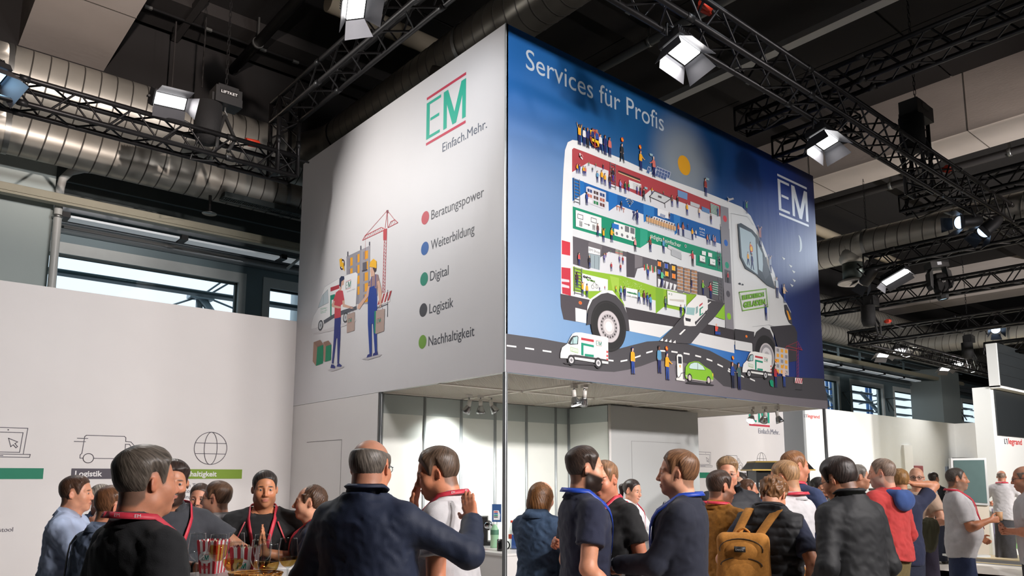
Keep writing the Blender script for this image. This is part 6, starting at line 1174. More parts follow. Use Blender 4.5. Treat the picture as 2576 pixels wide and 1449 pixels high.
def head_cols(V, o):
    sk = np.array(lin(o['skin'])) * np.array((.95, .87, .80)); c = np.tile(sk, (len(V), 1)); x, y, z = np.abs(V[:, 0]), V[:, 1], V[:, 2]
    def mixc(w, col): c[:] = c * (1 - w[:, None]) + np.array(col) * w[:, None]
    red = sk * np.array((1.05, .80, .78)); mixc(.55 * (1 - sst(.0, .035, np.hypot(x - .036, z + .035))) * (y > .03), red); mixc(.5 * (1 - sst(0, .022, np.hypot(x, z + .035))) * (y > .085), red); mixc(.5 * sst(.072, .084, x), red)
    lip = np.array(lin(o.get('lips', (176, 104, 96)))); w = (1 - sst(.7, 1.15, np.hypot(x / .024, (z + .0695) / .0105))) * (y > .075); mixc(.75 * w, lip)
    hc = np.array(lin(o['hcol']))
    if o['brow']: w = (1 - sst(.55, 1.2, np.hypot((x - .032) / .020, (z - .019 - .004 * (1 - (x - .02) / .03)) / .0050))) * (y > .05); mixc(.85 * w * o['brow'], hc * .7)
    if o['beard']:
        b = o['beard']; zb = -.014 - .38 * np.clip(y, 0, .085); w = sst(.008, -.008, z - zb) * sst(-.034, -.010, y) * sst(-.15, -.12, z); mo = sst(.032, .024, x) * sst(-.064, -.058, z) * sst(-.040, -.046, z) * (y > .07); w = np.maximum(w, mo); w = w * (1 - (1 - sst(.75, 1.1, np.hypot(x / .026, (z + .0695) / .012))) * (y > .07))
        mixc(np.clip(b * w, 0, 1), np.array(lin(o.get('bcol', o['hcol']))))
    if o['fade']:  # clipped hair tint on the scalp
        zl = np.interp(V[:, 1], *HL); w = sst(-.004, .012, z - zl) * (1 - .0); mixc(o['fade'] * w * (V[:, 1] < .085 - o['recede']), hc)
    w = (1 - sst(.8, 1.25, np.hypot((x - .031) / .017, (z + .0005) / .0062))) * (y > .06); mixc(.55 * w, sk * np.array((.62, .5, .48)))
    return c
# ---- torso: half-width, half-depth, centre over height for a 1.76 m figure
TZ = np.array([.80, .92, 1.00, 1.10, 1.22, 1.33, 1.40, 1.445, 1.49, 1.54]); TW = np.array([.150, .172, .172, .158, .166, .182, .176, .132, .080, .056]); TD = np.array([.112, .120, .118, .112, .118, .122, .112, .090, .066, .055]); TC = np.array([-.012, -.012, -.006, .002, .004, .0, -.008, -.016, -.022, -.024])
def torso(p, o, off=0.0, f=1.0):
    z = p[:, 2]; b = o['belly'] * np.exp(-((z - 1.06) / .16) ** 2); w = np.interp(z, TZ, TW) * o['wide'] + off + b * .35; dp = np.interp(z, TZ, TD) * o['deep'] + off * f + b * .55; c = np.interp(z, TZ, TC) + b * .45
    x = np.abs(p[:, 0]) / w; y = np.abs(p[:, 1] - c) / dp; n = 2.3; r = (x ** n + y ** n) ** (1 / n); return (r - 1) * np.minimum(w, dp) * .85
def front(o, x, z, off=.02, back=False):
    """y of the chest (or back) surface"""
    b = o['belly'] * math.exp(-((z - 1.06) / .16) ** 2); w = float(np.interp(z, TZ, TW)) * o['wide'] + off + b * .35; dp = float(np.interp(z, TZ, TD)) * o['deep'] + off + b * .55; c = float(np.interp(z, TZ, TC)) + b * .45
    k = max(0.0, 1 - min(1, abs(x) / w) ** 2.3) ** (1 / 2.3); return c + (-1 if back else 1) * dp * k
def ik(S, Wt, pole, a=.295, b=.265):
    S, Wt, pole = map(lambda v: np.array(v, float), (S, Wt, pole)); d = Wt - S; L_ = np.linalg.norm(d); m = (a + b) * .995
    if L_ > m: Wt = S + d / L_ * m; d = Wt - S; L_ = m
    n = d / L_; x = (a * a - b * b + L_ * L_) / (2 * L_); h = math.sqrt(max(a * a - x * x, 1e-6)); q = pole - n * (pole @ n); q /= max(np.linalg.norm(q), 1e-6); return S + n * x + q * h, Wt
def hand_prims(w, d, n, t, curl=.35, thumb=.5, spread=0.0):
    d = d / np.linalg.norm(d); n = n - d * (n @ d); n /= np.linalg.norm(n); s = np.cross(d, n); s = s if s @ t > 0 else -s; out = []
    for i, (off, ln, r) in enumerate(((.027, .040, .0088), (.009, .045, .0090), (-.009, .041, .0086), (-.026, .032, .0078))):
        k = w + d * (.086 - .004 * abs(i - 1)) + s * off; out.append((w + d * .012 + s * off * .55, k, .0145, .0115)); a = 0; p = k
        for j, f in enumerate((1.0, .68, .55)):
            a += curl * (1.0, 1.15, .8)[j] * (1 + .08 * i); v = (d * math.cos(a) + n * math.sin(a)) + s * spread * (1.5 - i) * .12; v /= np.linalg.norm(v); e = p + v * ln * f; out.append((p, e, r * (1 - .08 * j), r * (.92 - .09 * j))); p = e
    b0 = w + d * .022 + s * .022; v = d * .62 + s * .70 + n * .35 * thumb; v /= np.linalg.norm(v); b1 = b0 + v * .046; v2 = d * .85 + s * .30 + n * .6 * thumb; v2 /= np.linalg.norm(v2); out += [(b0, b1, .0135, .0105), (b1, b1 + v2 * .033, .0102, .0085)]
    return out
M_skin = None
def skin_mat():
    global M_skin
    if M_skin is None:
        M_skin = mat('skin', (220, 170, 145), .48, var=.06, vscale=40, bump=.04, bscale=260, attr='Col'); b = M_skin.node_tree.nodes['Principled BSDF']; b.inputs['Subsurface Weight'].default_value = .12; b.inputs['Subsurface Radius'].default_value = (.012, .005, .003); b.inputs['Subsurface Scale'].default_value = .6
    return M_skin
def cloth(rgb, kind='cotton'):
    n = 'cloth_%s_%02x%02x%02x' % (kind, *rgb); k = dict(cotton=(.85, .05, 380, .12), knit=(.9, .08, 260, .15), nylon=(.68, .04, 300, .08), wool=(.85, .06, 320, .1), denim=(.85, .14, 240, .2), leather=(.5, .1, 120, .2))[kind]
    return mat(n, rgb, k[0], var=k[1], vscale=60 if kind == 'denim' else 14, bump=k[3], bscale=k[2], sheen=.06 if kind in ('cotton', 'wool', 'knit') else 0)
def hairm(rgb):
    n = 'hair_%02x%02x%02x' % tuple(rgb)
    if n in MATS: return MATS[n]
    m = mat(n, rgb, .45, spec=.4); nt = m.node_tree; N = nt.nodes; L = nt.links; b = N['Principled BSDF']; c = lin(rgb)
    a = N.new('ShaderNodeAttribute'); a.attribute_name = 'strand'; z = N.new('ShaderNodeTexNoise'); z.inputs['Scale'].default_value = 1.0; z.inputs['Detail'].default_value = 3; L.new(a.outputs['Vector'], z.inputs['Vector'])
    r = N.new('ShaderNodeValToRGB'); L.new(z.outputs[0], r.inputs[0]); r.color_ramp.elements[0].position = .32; r.color_ramp.elements[1].position = .68; r.color_ramp.elements[0].color = (*[x * .42 for x in c], 1); r.color_ramp.elements[1].color = (*[min(1, x * 1.4 + .004) for x in c], 1); L.new(r.outputs[0], b.inputs['Base Color'])
    p = N.new('ShaderNodeBump'); p.inputs['Strength'].default_value = .55; p.inputs['Distance'].default_value = .003; L.new(z.outputs[0], p.inputs['Height']); L.new(p.outputs[0], b.inputs['Normal']); return m
def person(label, u, vtop, dist, face, H=None, lean=0, side=0, twist=0, head=(0, 0, 0), skin=(214, 164, 138), hair='short', hcol=(70, 52, 42), top_h=.016, side_h=.006, recede=0., beard=0., bcol=None, jaw=1., nose=.5, smile=.3, brow=1., neck=1., wide=1., deep=1., belly=0., L=None, R=None, LP=(-.7, -.6, -.5), RP=(.7, -.6, -.5), LH=None, RH=None, curl=(.35, .35), top=('tee', (30, 30, 32)), over=None, pants=(36, 42, 60), shoes=(40, 36, 34), lanyard=None, glasses=None, fine=True, eyes=None, lips=None, bald=1.0, sex='man', hs=1.0, legs=None, fade=None, group=None, opn=.8):
    """u, vtop: where the crown shows in the photo, dist: metres ahead of the camera, face: 0 away, 90 right, 180 towards the camera.
    L / R: wrist targets in body axes (x right, y ahead, z up, metres for a 1.76 m figure)"""
    o = dict(open=(0 if eyes is None else opn), jaw=jaw, nose=nose, smile=smile, neck=neck, wide=wide, deep=deep, belly=belly, hair=hair, hcol=hcol, skin=skin, top=top_h, side=side_h, recede=recede, beard=beard, brow=brow, seed=(u * 7.3) % 6.28, bald=bald, fade=(.75 if hair in ('short', 'quiff', 'buzz') else (.35 if hair == 'horseshoe' else 0)) if fade is None else fade)
    if bcol: o['bcol'] = bcol
    if lips: o['lips'] = lips
    hip = np.array((0, -.01, .95)); RU = rotm(twist, -lean, side); up = lambda q: RU @ (np.array(q, float) - hip) + hip; inv = lambda P: (P - hip.astype(np.float32)) @ RU.astype(np.float32) + hip.astype(np.float32)
    nbase = up((0, -.025, 1.47)); RH_ = rotm(0, -lean * .35, side * .4) @ rotm(*head); piv = up((0, -.028, 1.542)); hc = piv + RH_ @ np.array((0, .040, .088)) * hs
    crown = hc[2] + .119 * hs
    P = onD(u, vtop, dist); k = P[2] / crown if H is None else H / 1.76
    vd = np.array((P[0], P[1], 0.0)); vd /= np.linalg.norm(vd); vr = np.array((vd[1], -vd[0], 0.0)); f = vd * math.cos(math.radians(face)) + vr * math.sin(math.radians(face)); phi = math.atan2(f[1], f[0]) - PI / 2
    ct = hc + RH_ @ np.array((0, -.01, .119)) * hs; c_, s_ = math.cos(phi), math.sin(phi)
    bx, by = P[0] - k * (c_ * ct[0] - s_ * ct[1]), P[1] - k * (s_ * ct[0] + c_ * ct[1]); bz = P[2] - k * crown
    if H is None: bz = 0.0
    t = thing('person', label, 'person', (bx, by, max(bz, 0.0) if abs(bz) < .05 else bz), group); t.rotation_euler = (0, 0, phi); t.scale = (k, k, k)
    near = dist < 6.6
    def kid(name, V, F_, m, cols=None, lab=None):
        me = np_mesh(name, V, F_, cols); ob = link(name, me, None, m); ob.parent = t
        if lab: ob['label'] = lab
        return ob
    def kmb(name, mb, m, sm=False, lab=None):
        ob = link(name, mb.mesh(name, sm), None, m); ob.parent = t
        if lab: ob['label'] = lab
        return ob
    # joints
    SL, SR = up((-.178 * wide, -.012, 1.405)), up((.178 * wide, -.012, 1.405))
    arms = []
    for s, S, Wt, pole, hnd, cu in ((-1, SL, L, LP, LH, curl[0]), (1, SR, R, RP, RH, curl[1])):
        if Wt is None: Wt = S + np.array((s * .06, .07, -.54)); pole = (s * .3, -1, 0)
        E, Wq = ik(S, Wt, pole); d = (Wq - E) / np.linalg.norm(Wq - E)
        if hnd is None: hd, hn, ht = d, np.array((-s * 1.0, 0, 0)), np.array((0, 1.0, .2))
        else: hd, hn, ht = (np.array(v, float) for v in hnd)
        arms.append((s, S, E, Wq, hand_prims(Wq, hd, hn, ht, cu)))
    V_, F_, C_ = [], [], []; nv = 0
    def addb(V, F2, C2):
        nonlocal nv
        V_.append(V); F_.append(F2 + nv); C_.append(C2); nv += len(V)
    # head
    hh = (.0041 if eyes is not None else .0045) if near else (.0052 if fine else .0072)
    nb_l = RH_.T @ (nbase - hc) / hs
    hf = lambda p: head_sdf(p, o, nb_l)
    zl = min(-.17, nb_l[2] - .02); V, F2 = nets(hf, (-.105, -.15, zl), (.105, .135, .13), hh); C2 = head_cols(V, o); addb(V * hs @ RH_.T + hc, F2, C2)
    sk = np.array(lin(skin)) * np.array((.95, .87, .80))
    # arms with hands
    kind, tcol = top[0], top[1]
    for s, S, E, Wq, hp in arms:
        full = (over or top)[0] in ('jacket', 'hoodie', 'blazer', 'shirt', 'denim'); a0 = E if full else S + (E - S) * .35
        def af(p, S=S, E=E, Wq=Wq, hp=hp):
            d = capd(p, np.float32(S), np.float32(E), .056, .043); d = smin(d, capd(p, np.float32(E), np.float32(E + (Wq - E) * .35), .043, .043), .02); d = smin(d, capd(p, np.float32(E + (Wq - E) * .3), np.float32(Wq), .043, .027), .02)
            hd_ = None
            for a, b, ra, rb in hp:
                q = capd(p, np.float32(a), np.float32(b), ra, rb); hd_ = q if hd_ is None else smin(hd_, q, .006)
            return smin(d, hd_, .018)
        pts = np.array([a0, E, Wq] + [q for a, b, _, _ in hp for q in (a, b)]); lo, hi = pts.min(0) - .06, pts.max(0) + .06
        h2 = .0068 if near else .009; V, F2 = nets(af, lo, hi, h2); 
        col = np.tile(sk, (len(V), 1)); col *= (1 + .05 * wave(V.astype(np.float32), 90, s)[:, None]); addb(V, F2, col * np.array((1.0, .96, .94)))
    # hidden trunk ties head, arms and legs together
    def bf(p):
        d = torso(inv(p), o, -.012); 
        for s, an in zip((-1, 1), legs or ((-.095, .0, .085), (.095, .0, .085))): d = smin(d, capd(p, A3(s * .088, -.01, .86), np.float32(an), .055, .03), .04)
        for s, S, E, Wq, hp in arms: d = smin(d, capd(p, np.float32(S), np.float32(E), .05, .04), .04)
        return d
    V, F2 = nets(bf, (-.45, -.45, .06), (.45, .45, 1.56) if lean < 12 else (.45, .75, 1.56), .03); addb(V, F2, np.tile(sk, (len(V), 1)))
    kid('body', np.concatenate(V_), np.concatenate(F_), skin_mat(), np.concatenate(C_))
    # hair
    if hair != 'bald':
        V, F2 = nets(lambda p: hair_sdf(p, o), (-.13, -.19, -.16), (.13, .14, .16), hh * 1.15)
        keep = (head_sdf(V.astype(np.float32), o, nb_l) > -.006)[F2].any(1) if len(V) else None
        if len(V):
            F2 = F2[keep]; us = np.unique(F2); rm = np.zeros(len(V), int); rm[us] = np.arange(len(us)); V = V[us]; F2 = rm[F2]
            ho = kid('hair', V * hs @ RH_.T + hc, F2, hairm(hcol)); a_, r_ = strand(V); at = ho.data.attributes.new('strand', 'FLOAT_VECTOR', 'POINT'); at.data.foreach_set('vector', np.stack([14 * np.cos(a_), 14 * np.sin(a_), r_ * 2.2 + o['seed']], 1).astype(np.float32).ravel())
    H2 = lambda x, y, z: tuple(RH_ @ np.array((x, y, z)) * hs + hc)
    if eyes is not None:
        mb = MB()
        for s in (-1, 1):
            c0 = np.array(H2(s * .0312, .0772, -.0008)); ax = tuple(RH_ @ np.array((0, 1, 0))); r = .0098
            mb.lathe(tuple(c0), [(r * math.sin(a), r * math.cos(a)) for a in np.linspace(1.3, .70, 5)], 14, 0, ax); mb.lathe(tuple(c0 + np.array(ax) * .0004), [(r * math.sin(a), r * math.cos(a)) for a in np.linspace(.74, 0.01, 4)], 14, 1, ax)
        kmb('eyes', mb, [mat('eye_white', (206, 200, 196), .25), mat('iris_dark', eyes, .2)])
        if smile > .8:
            mb = MB(); mb.tube([H2(x, .0965 - 10 * x * x, -.0695 + 9 * x * x * .6) for x in np.linspace(-.016, .016, 7)], .0036, 6); kmb('teeth', mb, mat('teeth', (232, 226, 216), .3))
    if glasses:
        mb = MB(); w = .0014 if near else .0022
        for s in (-1, 1):
            mb.tube([H2(s * (.034 + .024 * math.cos(a)), .099 - .004 * abs(math.cos(a)), -.003 + .018 * math.sin(a)) for a in np.linspace(0, 2 * PI, 17)[:-1]], w, 6, closed=True)
            mb.tube([H2(s * .058, .094, .004), H2(s * .072, .07, .005), H2(s * .079, .0, .004), H2(s * .080, -.02, -.004)], w, 6)
        mb.tube([H2(-.010, .103, 0), H2(0, .106, .003), H2(.010, .103, 0)], w, 6); g_ = kmb('glasses', mb, mat('spectacle_%02x%02x%02x' % tuple(glasses), glasses, .35))
        mb = MB()
        for s in (-1, 1): mb.poly([H2(s * (.034 + .023 * math.cos(a)), .0985, -.003 + .017 * math.sin(a)) for a in np.linspace(0, 2 * PI, 13)[:-1]])
        ob = link('lenses', mb.mesh('lenses'), None, glass_mat('spectacle_lens', (240, 244, 244), 0, 1.35)); ob.parent = g_
    # garments
    def garment(name, kind, col, off, sl, hem, m, wr=.004, neckz=1.475, slo=.012, quilt=0, lab=None, h=None, flare=0.0):
        h = h or (.0098 if near else .0135); sd = o['seed']; wr = wr if near else wr * .55
        def gf(p):
            q = inv(p); d = torso(q, o, off)
            for s, S, E, Wq, hp in arms:
                S0 = np.float32(S)
                if sl > 0:
                    t1 = min(sl, 1.0); e1 = np.float32(S + (E - S) * t1); a = capd(p, S0, e1, .056 + slo, .056 + slo + (-.014 * t1 if sl > 1 else .004 + flare))
                    if sl <= 1: n = (E - S) / np.linalg.norm(E - S); a = smax(a, (p - e1) @ np.float32(n), .006)
                    if sl > 1: 
                        e2 = np.float32(E + (Wq - E) * (sl - 1)); n = (Wq - E) / np.linalg.norm(Wq - E); a = smin(a, smax(capd(p, np.float32(E), e2, .046 + slo, .046 + slo - .012 * (sl - 1) + flare), (p - e2) @ np.float32(n), .006), .03)
                    d = smin(d, a, .008 + .030 * sst(.26, .06, sphd(p, S0, 0.0)))
                else: d = smin(d, sphd(p, S0 * .93 + np.float32(up((0, -.01, 1.4))) * .07, .058 + off * .6), .04); 
            if sl > 0:
                for sg in (-1, 1): d = smin(d, capd(q, A3(sg * .062, -.030, 1.478), A3(sg * .150 * wide, -.016, 1.425), .032 + off * .4, .050 + off * .5), .03)
            z = q[:, 2]; w_ = wave(q * A3(1, 1, .55), 26, sd) * .35 + (.55 - np.abs(wave(q * A3(.7, .7, 1.5) + .35 * q[:, [1, 2, 0]], 52, sd + 2)) * 1.5) * .9 + (.5 - np.abs(wave(q * A3(1.3, 1.3, .8) + .5 * q[:, [2, 0, 1]], 70, sd + 4)) * 1.5) * .5
            d = d - wr * w_ * (1 + .8 * sst(1.2, .95, z))
            if quilt: d = d - .010 * np.sqrt(np.abs(np.sin(z * PI / .060 + .4 * np.sin(q[:, 0] * 9))))
            d = smax(d, hem - z - .01 * np.sin(q[:, 0] * 14 + sd), .006); d = smax(d, (z - neckz - .35 * (-.02 - q[:, 1])) - 1.6 * np.maximum(np.abs(q[:, 0]) - .085, 0), .008)
            if sl == 0: d = smax(d, np.abs(q[:, 0]) - (.205 * wide + off * .4), .01)
            return d
        P_ = [up((sx * (.24 * wide + off), sy * .2, z)) for sx in (-1, 1) for sy in (-1.2, 1.6) for z in (hem, 1.53)] + [q for s, S, E, Wq, hp in arms for q in ((S, E, Wq) if sl > 1 else (S, E))]
        P_ = np.array(P_); V, F2 = nets(gf, P_.min(0) - .09, P_.max(0) + .09, h, 1.9); return kid(name, V, F2, m, lab=lab)
    def collar(m, r=.070, z0=1.472, z1=1.528, open_=.5, thick=.006, fall=True, name='collar', tall=0):
        mb = MB(); n = 24; vs = []
        for i in range(n + 1):
            th = PI / 2 + open_ / 2 + (2 * PI - open_) * i / n; fr = max(0, math.sin(th)); dz = -.030 * fr; rr = r + .004
            pts = [(rr * math.cos(th), -.022 + rr * 1.02 * math.sin(th), z0 + dz * 1.4), ((rr - .006) * math.cos(th), -.022 + (rr - .006) * math.sin(th), z1 + dz + tall), ((rr + (.024 if fall else .004)) * math.cos(th), -.022 + (rr + (.026 if fall else .004)) * math.sin(th), (z0 + .002 if fall else z1 - .01 + tall) + dz * (1.9 if fall else 1))]; vs += [tuple(up(p)) for p in pts]
        mb.add(vs, [[i * 3 + j, i * 3 + 3 + j, i * 3 + 4 + j, i * 3 + 1 + j] for i in range(n) for j in (0, 1)])
        ob = kmb(name, mb, m, True); md = ob.modifiers.new('thick', 'SOLIDIFY'); md.thickness = thick; md.offset = 0; return ob
    def strip(name, pts, w, m, lab=None):
        """ribbon lying on the body: points in body axes, flat side outwards"""
        mb = MB(); n = len(pts); Q = [np.array(up(p)) for p in pts]; cen = np.array(up((0, -.01, 1.3)))
        L_, R_ = [], []
        for i in range(n):
            tg = Q[min(i + 1, n - 1)] - Q[max(i - 1, 0)]; tg /= max(np.linalg.norm(tg), 1e-6); out = Q[i] - cen; out[2] *= .3; sd = np.cross(tg, out); sd /= max(np.linalg.norm(sd), 1e-6); L_.append(Q[i] - sd * w / 2); R_.append(Q[i] + sd * w / 2)
        mb.add([tuple(x) for x in L_ + R_], [[i, n + i, n + i + 1, i + 1] for i in range(n - 1)])
        ob = kmb(name, mb, m, True, lab); md = ob.modifiers.new('thick', 'SOLIDIFY'); md.thickness = .003; md.offset = 0; return ob
    tkind = top[0]; cm = cloth(tcol, top[2] if len(top) > 2 else 'cotton')
    outer = over or top; off = dict(tee=.014, polo=.014, shirt=.018, jacket=.030, hoodie=.030, blazer=.028, vest=.034, blouse=.014, denim=.026)[tkind]
    sl = dict(tee=.62, polo=.60, shirt=1.92, jacket=1.95, hoodie=1.95, blazer=1.96, vest=0, blouse=1.9, denim=1.9)[tkind]
    if len(top) > 3 and top[3]: sl = top[3]
    hem = dict(tee=.80, polo=.80, shirt=.80, jacket=.74, hoodie=.92, blazer=.72, vest=.80, blouse=.84, denim=.72)[tkind]
    gname = dict(tee='t_shirt', polo='polo_shirt', shirt='shirt', jacket='jacket', hoodie='hoodie', blazer='blazer', vest='puffer_vest', blouse='blouse', denim='denim_jacket')[tkind]
    if over is None or over[0] != 'none':
        garment(gname, tkind, tcol, off, sl, hem, cm, wr=dict(tee=.004, polo=.004, shirt=.006, jacket=.0035, hoodie=.005, blazer=.0025, denim=.006).get(tkind, .004), neckz=1.488 if tkind in ('tee', 'hoodie') else 1.50, slo=dict(tee=.012, polo=.010, shirt=.014, jacket=.015, hoodie=.015, blazer=.016, blouse=.008, denim=.016).get(tkind, .012), flare=.008 if tkind in ('tee', 'polo') else 0)
    if tkind == 'polo': collar(cm)
    if tkind in ('shirt', 'blouse'): collar(cm, r=.072, z1=1.535, open_=.35)
    if tkind == 'denim': collar(cm, r=.085, z1=1.535, open_=.6)
    if tkind == 'jacket': collar(cm, r=.084, z0=1.455, z1=1.555, open_=.5, fall=False, thick=.014)
    if tkind == 'tee': kmb('neck_band', MB().tube([up((.078 * math.cos(a), -.022 + .078 * math.sin(a), 1.486 - .030 * max(0, math.sin(a)) + .008 * max(0, -math.sin(a)))) for a in np.linspace(0, 2 * PI, 25)[:-1]], .007, 8, closed=True), cm, True)
    if tkind == 'hoodie':
        hm = cloth(top[4], 'knit') if len(top) > 4 else cm; hd_ = lambda p: smin(smin(capd(inv(p), A3(-.085, -.03, 1.475), A3(-.06, -.14, 1.45), .036, .045), capd(inv(p), A3(.085, -.03, 1.475), A3(.06, -.14, 1.45), .036, .045), .03), elld(inv(p), (0, -.165, 1.405), (.125, .055, .085)), .03) - .004 * wave(p, 40, 1)
        c0 = np.array(up((0, -.10, 1.44))); V, F2 = nets(hd_, c0 - .24, c0 + .24, .008); kid('hood', V, F2, hm)
        for s in (-1, 1): kmb('drawstring', MB().tube([up((s * .035, front(o, .035, z, .034) + .004, z)) for z in (1.42, 1.36, 1.30)], .004, 6), mat('cord_white', (214, 210, 206), .8))
    if tkind == 'blazer':
        wm = cloth((232, 234, 238)); collar(wm, r=.066, z1=1.525, open_=.3, name='shirt_collar')
        mb = MB(); mb.poly([tuple(up((x, front(o, x, z, .030), z))) for x, z in ((-.055, 1.455), (.0, 1.13), (.055, 1.455), (.03, 1.478), (-.03, 1.478))]); kmb('shirt_front', mb, wm)
        for s in (-1, 1):
            mb = MB(); mb.poly([tuple(up((s * x, front(o, x, z, .030) + .007, z))) for x, z in ((.05, 1.475), (.012, 1.12), (.02, 1.10), (.10, 1.33), (.075, 1.36), (.098, 1.38), (.085, 1.45))]); ob = kmb('lapel', mb, cm); md = ob.modifiers.new('t', 'SOLIDIFY'); md.thickness = .006
        collar(cm, r=.083, z0=1.455, z1=1.505, open_=1.3, name='blazer_collar', thick=.008)
        for s, S, E, Wq, hp in arms:
            d = (Wq - E) / np.linalg.norm(Wq - E); kmb('shirt_cuff', MB().tube([tuple(Wq - d * .02), tuple(Wq + d * .008)], .038, 14), wm, True)
    if over:
        om = cloth(over[1], over[2] if len(over) > 2 else 'nylon'); garment(dict(vest='puffer_vest', jacket='jacket')[over[0]], over[0], over[1], .042, 0 if over[0] == 'vest' else 1.95, .80, om, wr=.004, quilt=1, neckz=1.50, slo=.03); collar(om, r=.088, z0=1.455, z1=1.545, open_=.5, fall=False, thick=.024, name='vest_collar')
    # trousers and shoes
    lg = legs or ((-.095, .0, .085), (.095, .0, .085))
    hL = .024 if near else .017
    def tf(p):
        d = torso(p, dict(o, belly=o['belly'] * .4), -.002); d = smax(d, p[:, 2] - .93, .02)
        for s, an in zip((-1, 1), lg):
            hp_ = A3(s * .088, -.01, .90); kn = (hp_ + np.float32(an)) / 2 + A3(0, .025, 0); d = smin(d, capd(p, hp_, kn, .098, .074), .03); d = smin(d, capd(p, kn, np.float32(an), .074, .058), .02)
        return d - .005 * wave(p * A3(1, 1, .6), 38, o['seed'])
    V, F2 = nets(tf, (-.32, -.45, .05), (.32, .45, 1.03), hL); kid('trousers', V, F2, cloth(pants, 'denim'))
    for an in lg:
        a = np.float32(an); sf = lambda p: smax(smin(smin(elld(p, a + A3(0, .10, -.045), (.048, .10, .036)), elld(p, a + A3(0, -.02, -.035), (.042, .06, .05)), .03), sphd(p, a + A3(0, -.01, .01), .05), .02), a[2] - .084 - p[:, 2], .004)
        V, F2 = nets(sf, a + A3(-.07, -.1, -.1), a + A3(.07, .22, .07), .02 if near else .016); kid('shoe', V, F2, cloth(shoes, 'leather'))
    # lanyard
    if lanyard:
        lc_ = lanyard[0]; lm_ = mat('lanyard_%02x%02x%02x' % tuple(lc_), lc_, .5, var=.06, vscale=60); of = {'tee': .020, 'polo': .022, 'shirt': .026, 'blazer': .040, 'jacket': .044, 'hoodie': .036, 'denim': .034}.get(tkind, .022) + .006
        lw_ = lanyard[2] if len(lanyard) > 2 else .020; zb_ = lanyard[1] if len(lanyard) > 1 else 1.12; dn = np.linspace(0, 1, 12); rb_ = []
        rr = .088 if tkind in ('tee', 'hoodie') else .108
        for s in (-1, 1):
            p0 = [(s * rr * math.cos(a), -.022 - rr * math.sin(a), 1.513 + .008 * math.sin(a)) for a in np.linspace(PI / 2, -.15, 8)]; p1 = []
            for q in dn[1:]: z = 1.475 + (zb_ - 1.475) * q; x = s * (rr * (1 - q) ** 1.15 + .006); p1.append((x, front(o, x, z, of), z))
            rb_.append(strip('lanyard', p0 + p1, lw_, lm_))
            if len(lanyard) > 3 and s == 1:
                mb = MB()
                for a in (-.9, -.35, .2): 
                    pass
        if tkind not in ('tee',): pass
    t['kx'] = 1
    return dict(t=t, up=up, arms=arms, hc=hc, H2=H2, kmb=kmb, o=o, strip=strip, k=k, collar=collar)
# ------------------------------------------------------------------ the visitors, left to right
REDL, BLUL = (206, 56, 74), (28, 66, 168)
up_hand = lambda s: ((0.0, .15, 1), (-s * 1.0, .1, 0), (0, -1.0, .2))
p1 = person('man in a light blue shirt drinking wine at the left of the table', 192, 1199, 5.0, 108, lean=5, head=(0, 3, 0), skin=(226, 168, 140), hcol=(78, 54, 40), hair='quiff', top_h=.014, jaw=1.1, neck=1.12, wide=1.08, belly=.12, eyes=(70, 70, 70), top=('shirt', (186, 202, 232), 'cotton', 1.45), R=(.10, .30, 1.36), RP=(.3, .5, -1), RH=((-.15, -.35, 1), (-1, .0, -.2), (0, -1, .1)), L=(-.12, .40, 1.12), LP=(-.4, 0, -1), curl=(.35, .7), pants=(40, 44, 60))
p2 = person('grey haired man in a navy checked shirt with a rainbow lanyard', 256, 1223, 5.7, 190, lean=6, head=(20, -4, 0), skin=(222, 160, 134), hcol=(150, 140, 128), hair='messy', top_h=.02, eyes=(70, 70, 70), top=('shirt', (40, 54, 84), 'cotton'), R=(.02, .26, 1.40), RP=(.6, .2, -1), curl=(.3, .8), RH=((-.3, .1, 1), (-.6, -.6, 0), (-.2, -.5, .3)))
p3 = person('brown haired man with glasses seen from behind, grey blue shirt and dark shoulder strap', 293, 1227, 4.2, 58, lean=6, head=(-20, -6, 0), skin=(214, 152, 124), hcol=(112, 74, 48), hair='short', top_h=.018, glasses=(34, 32, 32), top=('shirt', (110, 124, 148), 'denim'))
p4 = person('man with swept grey hair and a red lanyard in a black polo, nearest the camera', 366, 1131, 2.72, 62, head=(-6, 2, 0), skin=(206, 146, 118), hcol=(92, 83, 74), hair='quiff', top_h=.022, side_h=.009, jaw=1.08, neck=1.15, wide=1.08, belly=.08, nose=.7, top=('polo', (26, 27, 30), 'knit'), lanyard=(REDL, 1.12, .024), smile=.5)
p5 = person('dark haired bearded man in a charcoal polo beside the near grey haired man', 438, 1163, 4.25, 174, lean=4, head=(-2, -2, 0), skin=(206, 148, 118), hcol=(52, 38, 32), hair='quiff', top_h=.022, beard=.95, bcol=(44, 34, 30), eyes=(50, 40, 34), top=('polo', (62, 64, 70), 'knit'), lanyard=(REDL,), R=(-.12, .36, 1.18), L=(-.34, .33, 1.17), RP=(.8, .2, -.8), LP=(-.9, -.6, -.4), RH=((-1, .25, 0), (0, -.4, -1), (.2, 1, .4)), LH=((.75, .5, 0), (0, -.4, -1), (0, 1, .3)), curl=(.7, .7))
p6 = person('man in a black t shirt drinking red wine', 505, 1217, 5.8, 198, head=(4, -6, 0), skin=(218, 160, 134), hcol=(70, 52, 42), hair='buzz', top_h=.008, side_h=.003, beard=.45, bcol=(90, 64, 52), eyes=(60, 50, 44), jaw=1.06, top=('tee', (24, 24, 26)), R=(.05, .27, 1.36), RP=(.8, 0, -1), RH=((-.3, 0, 1), (-.8, -.3, 0), (0, -.6, .3)), curl=(.3, .7))
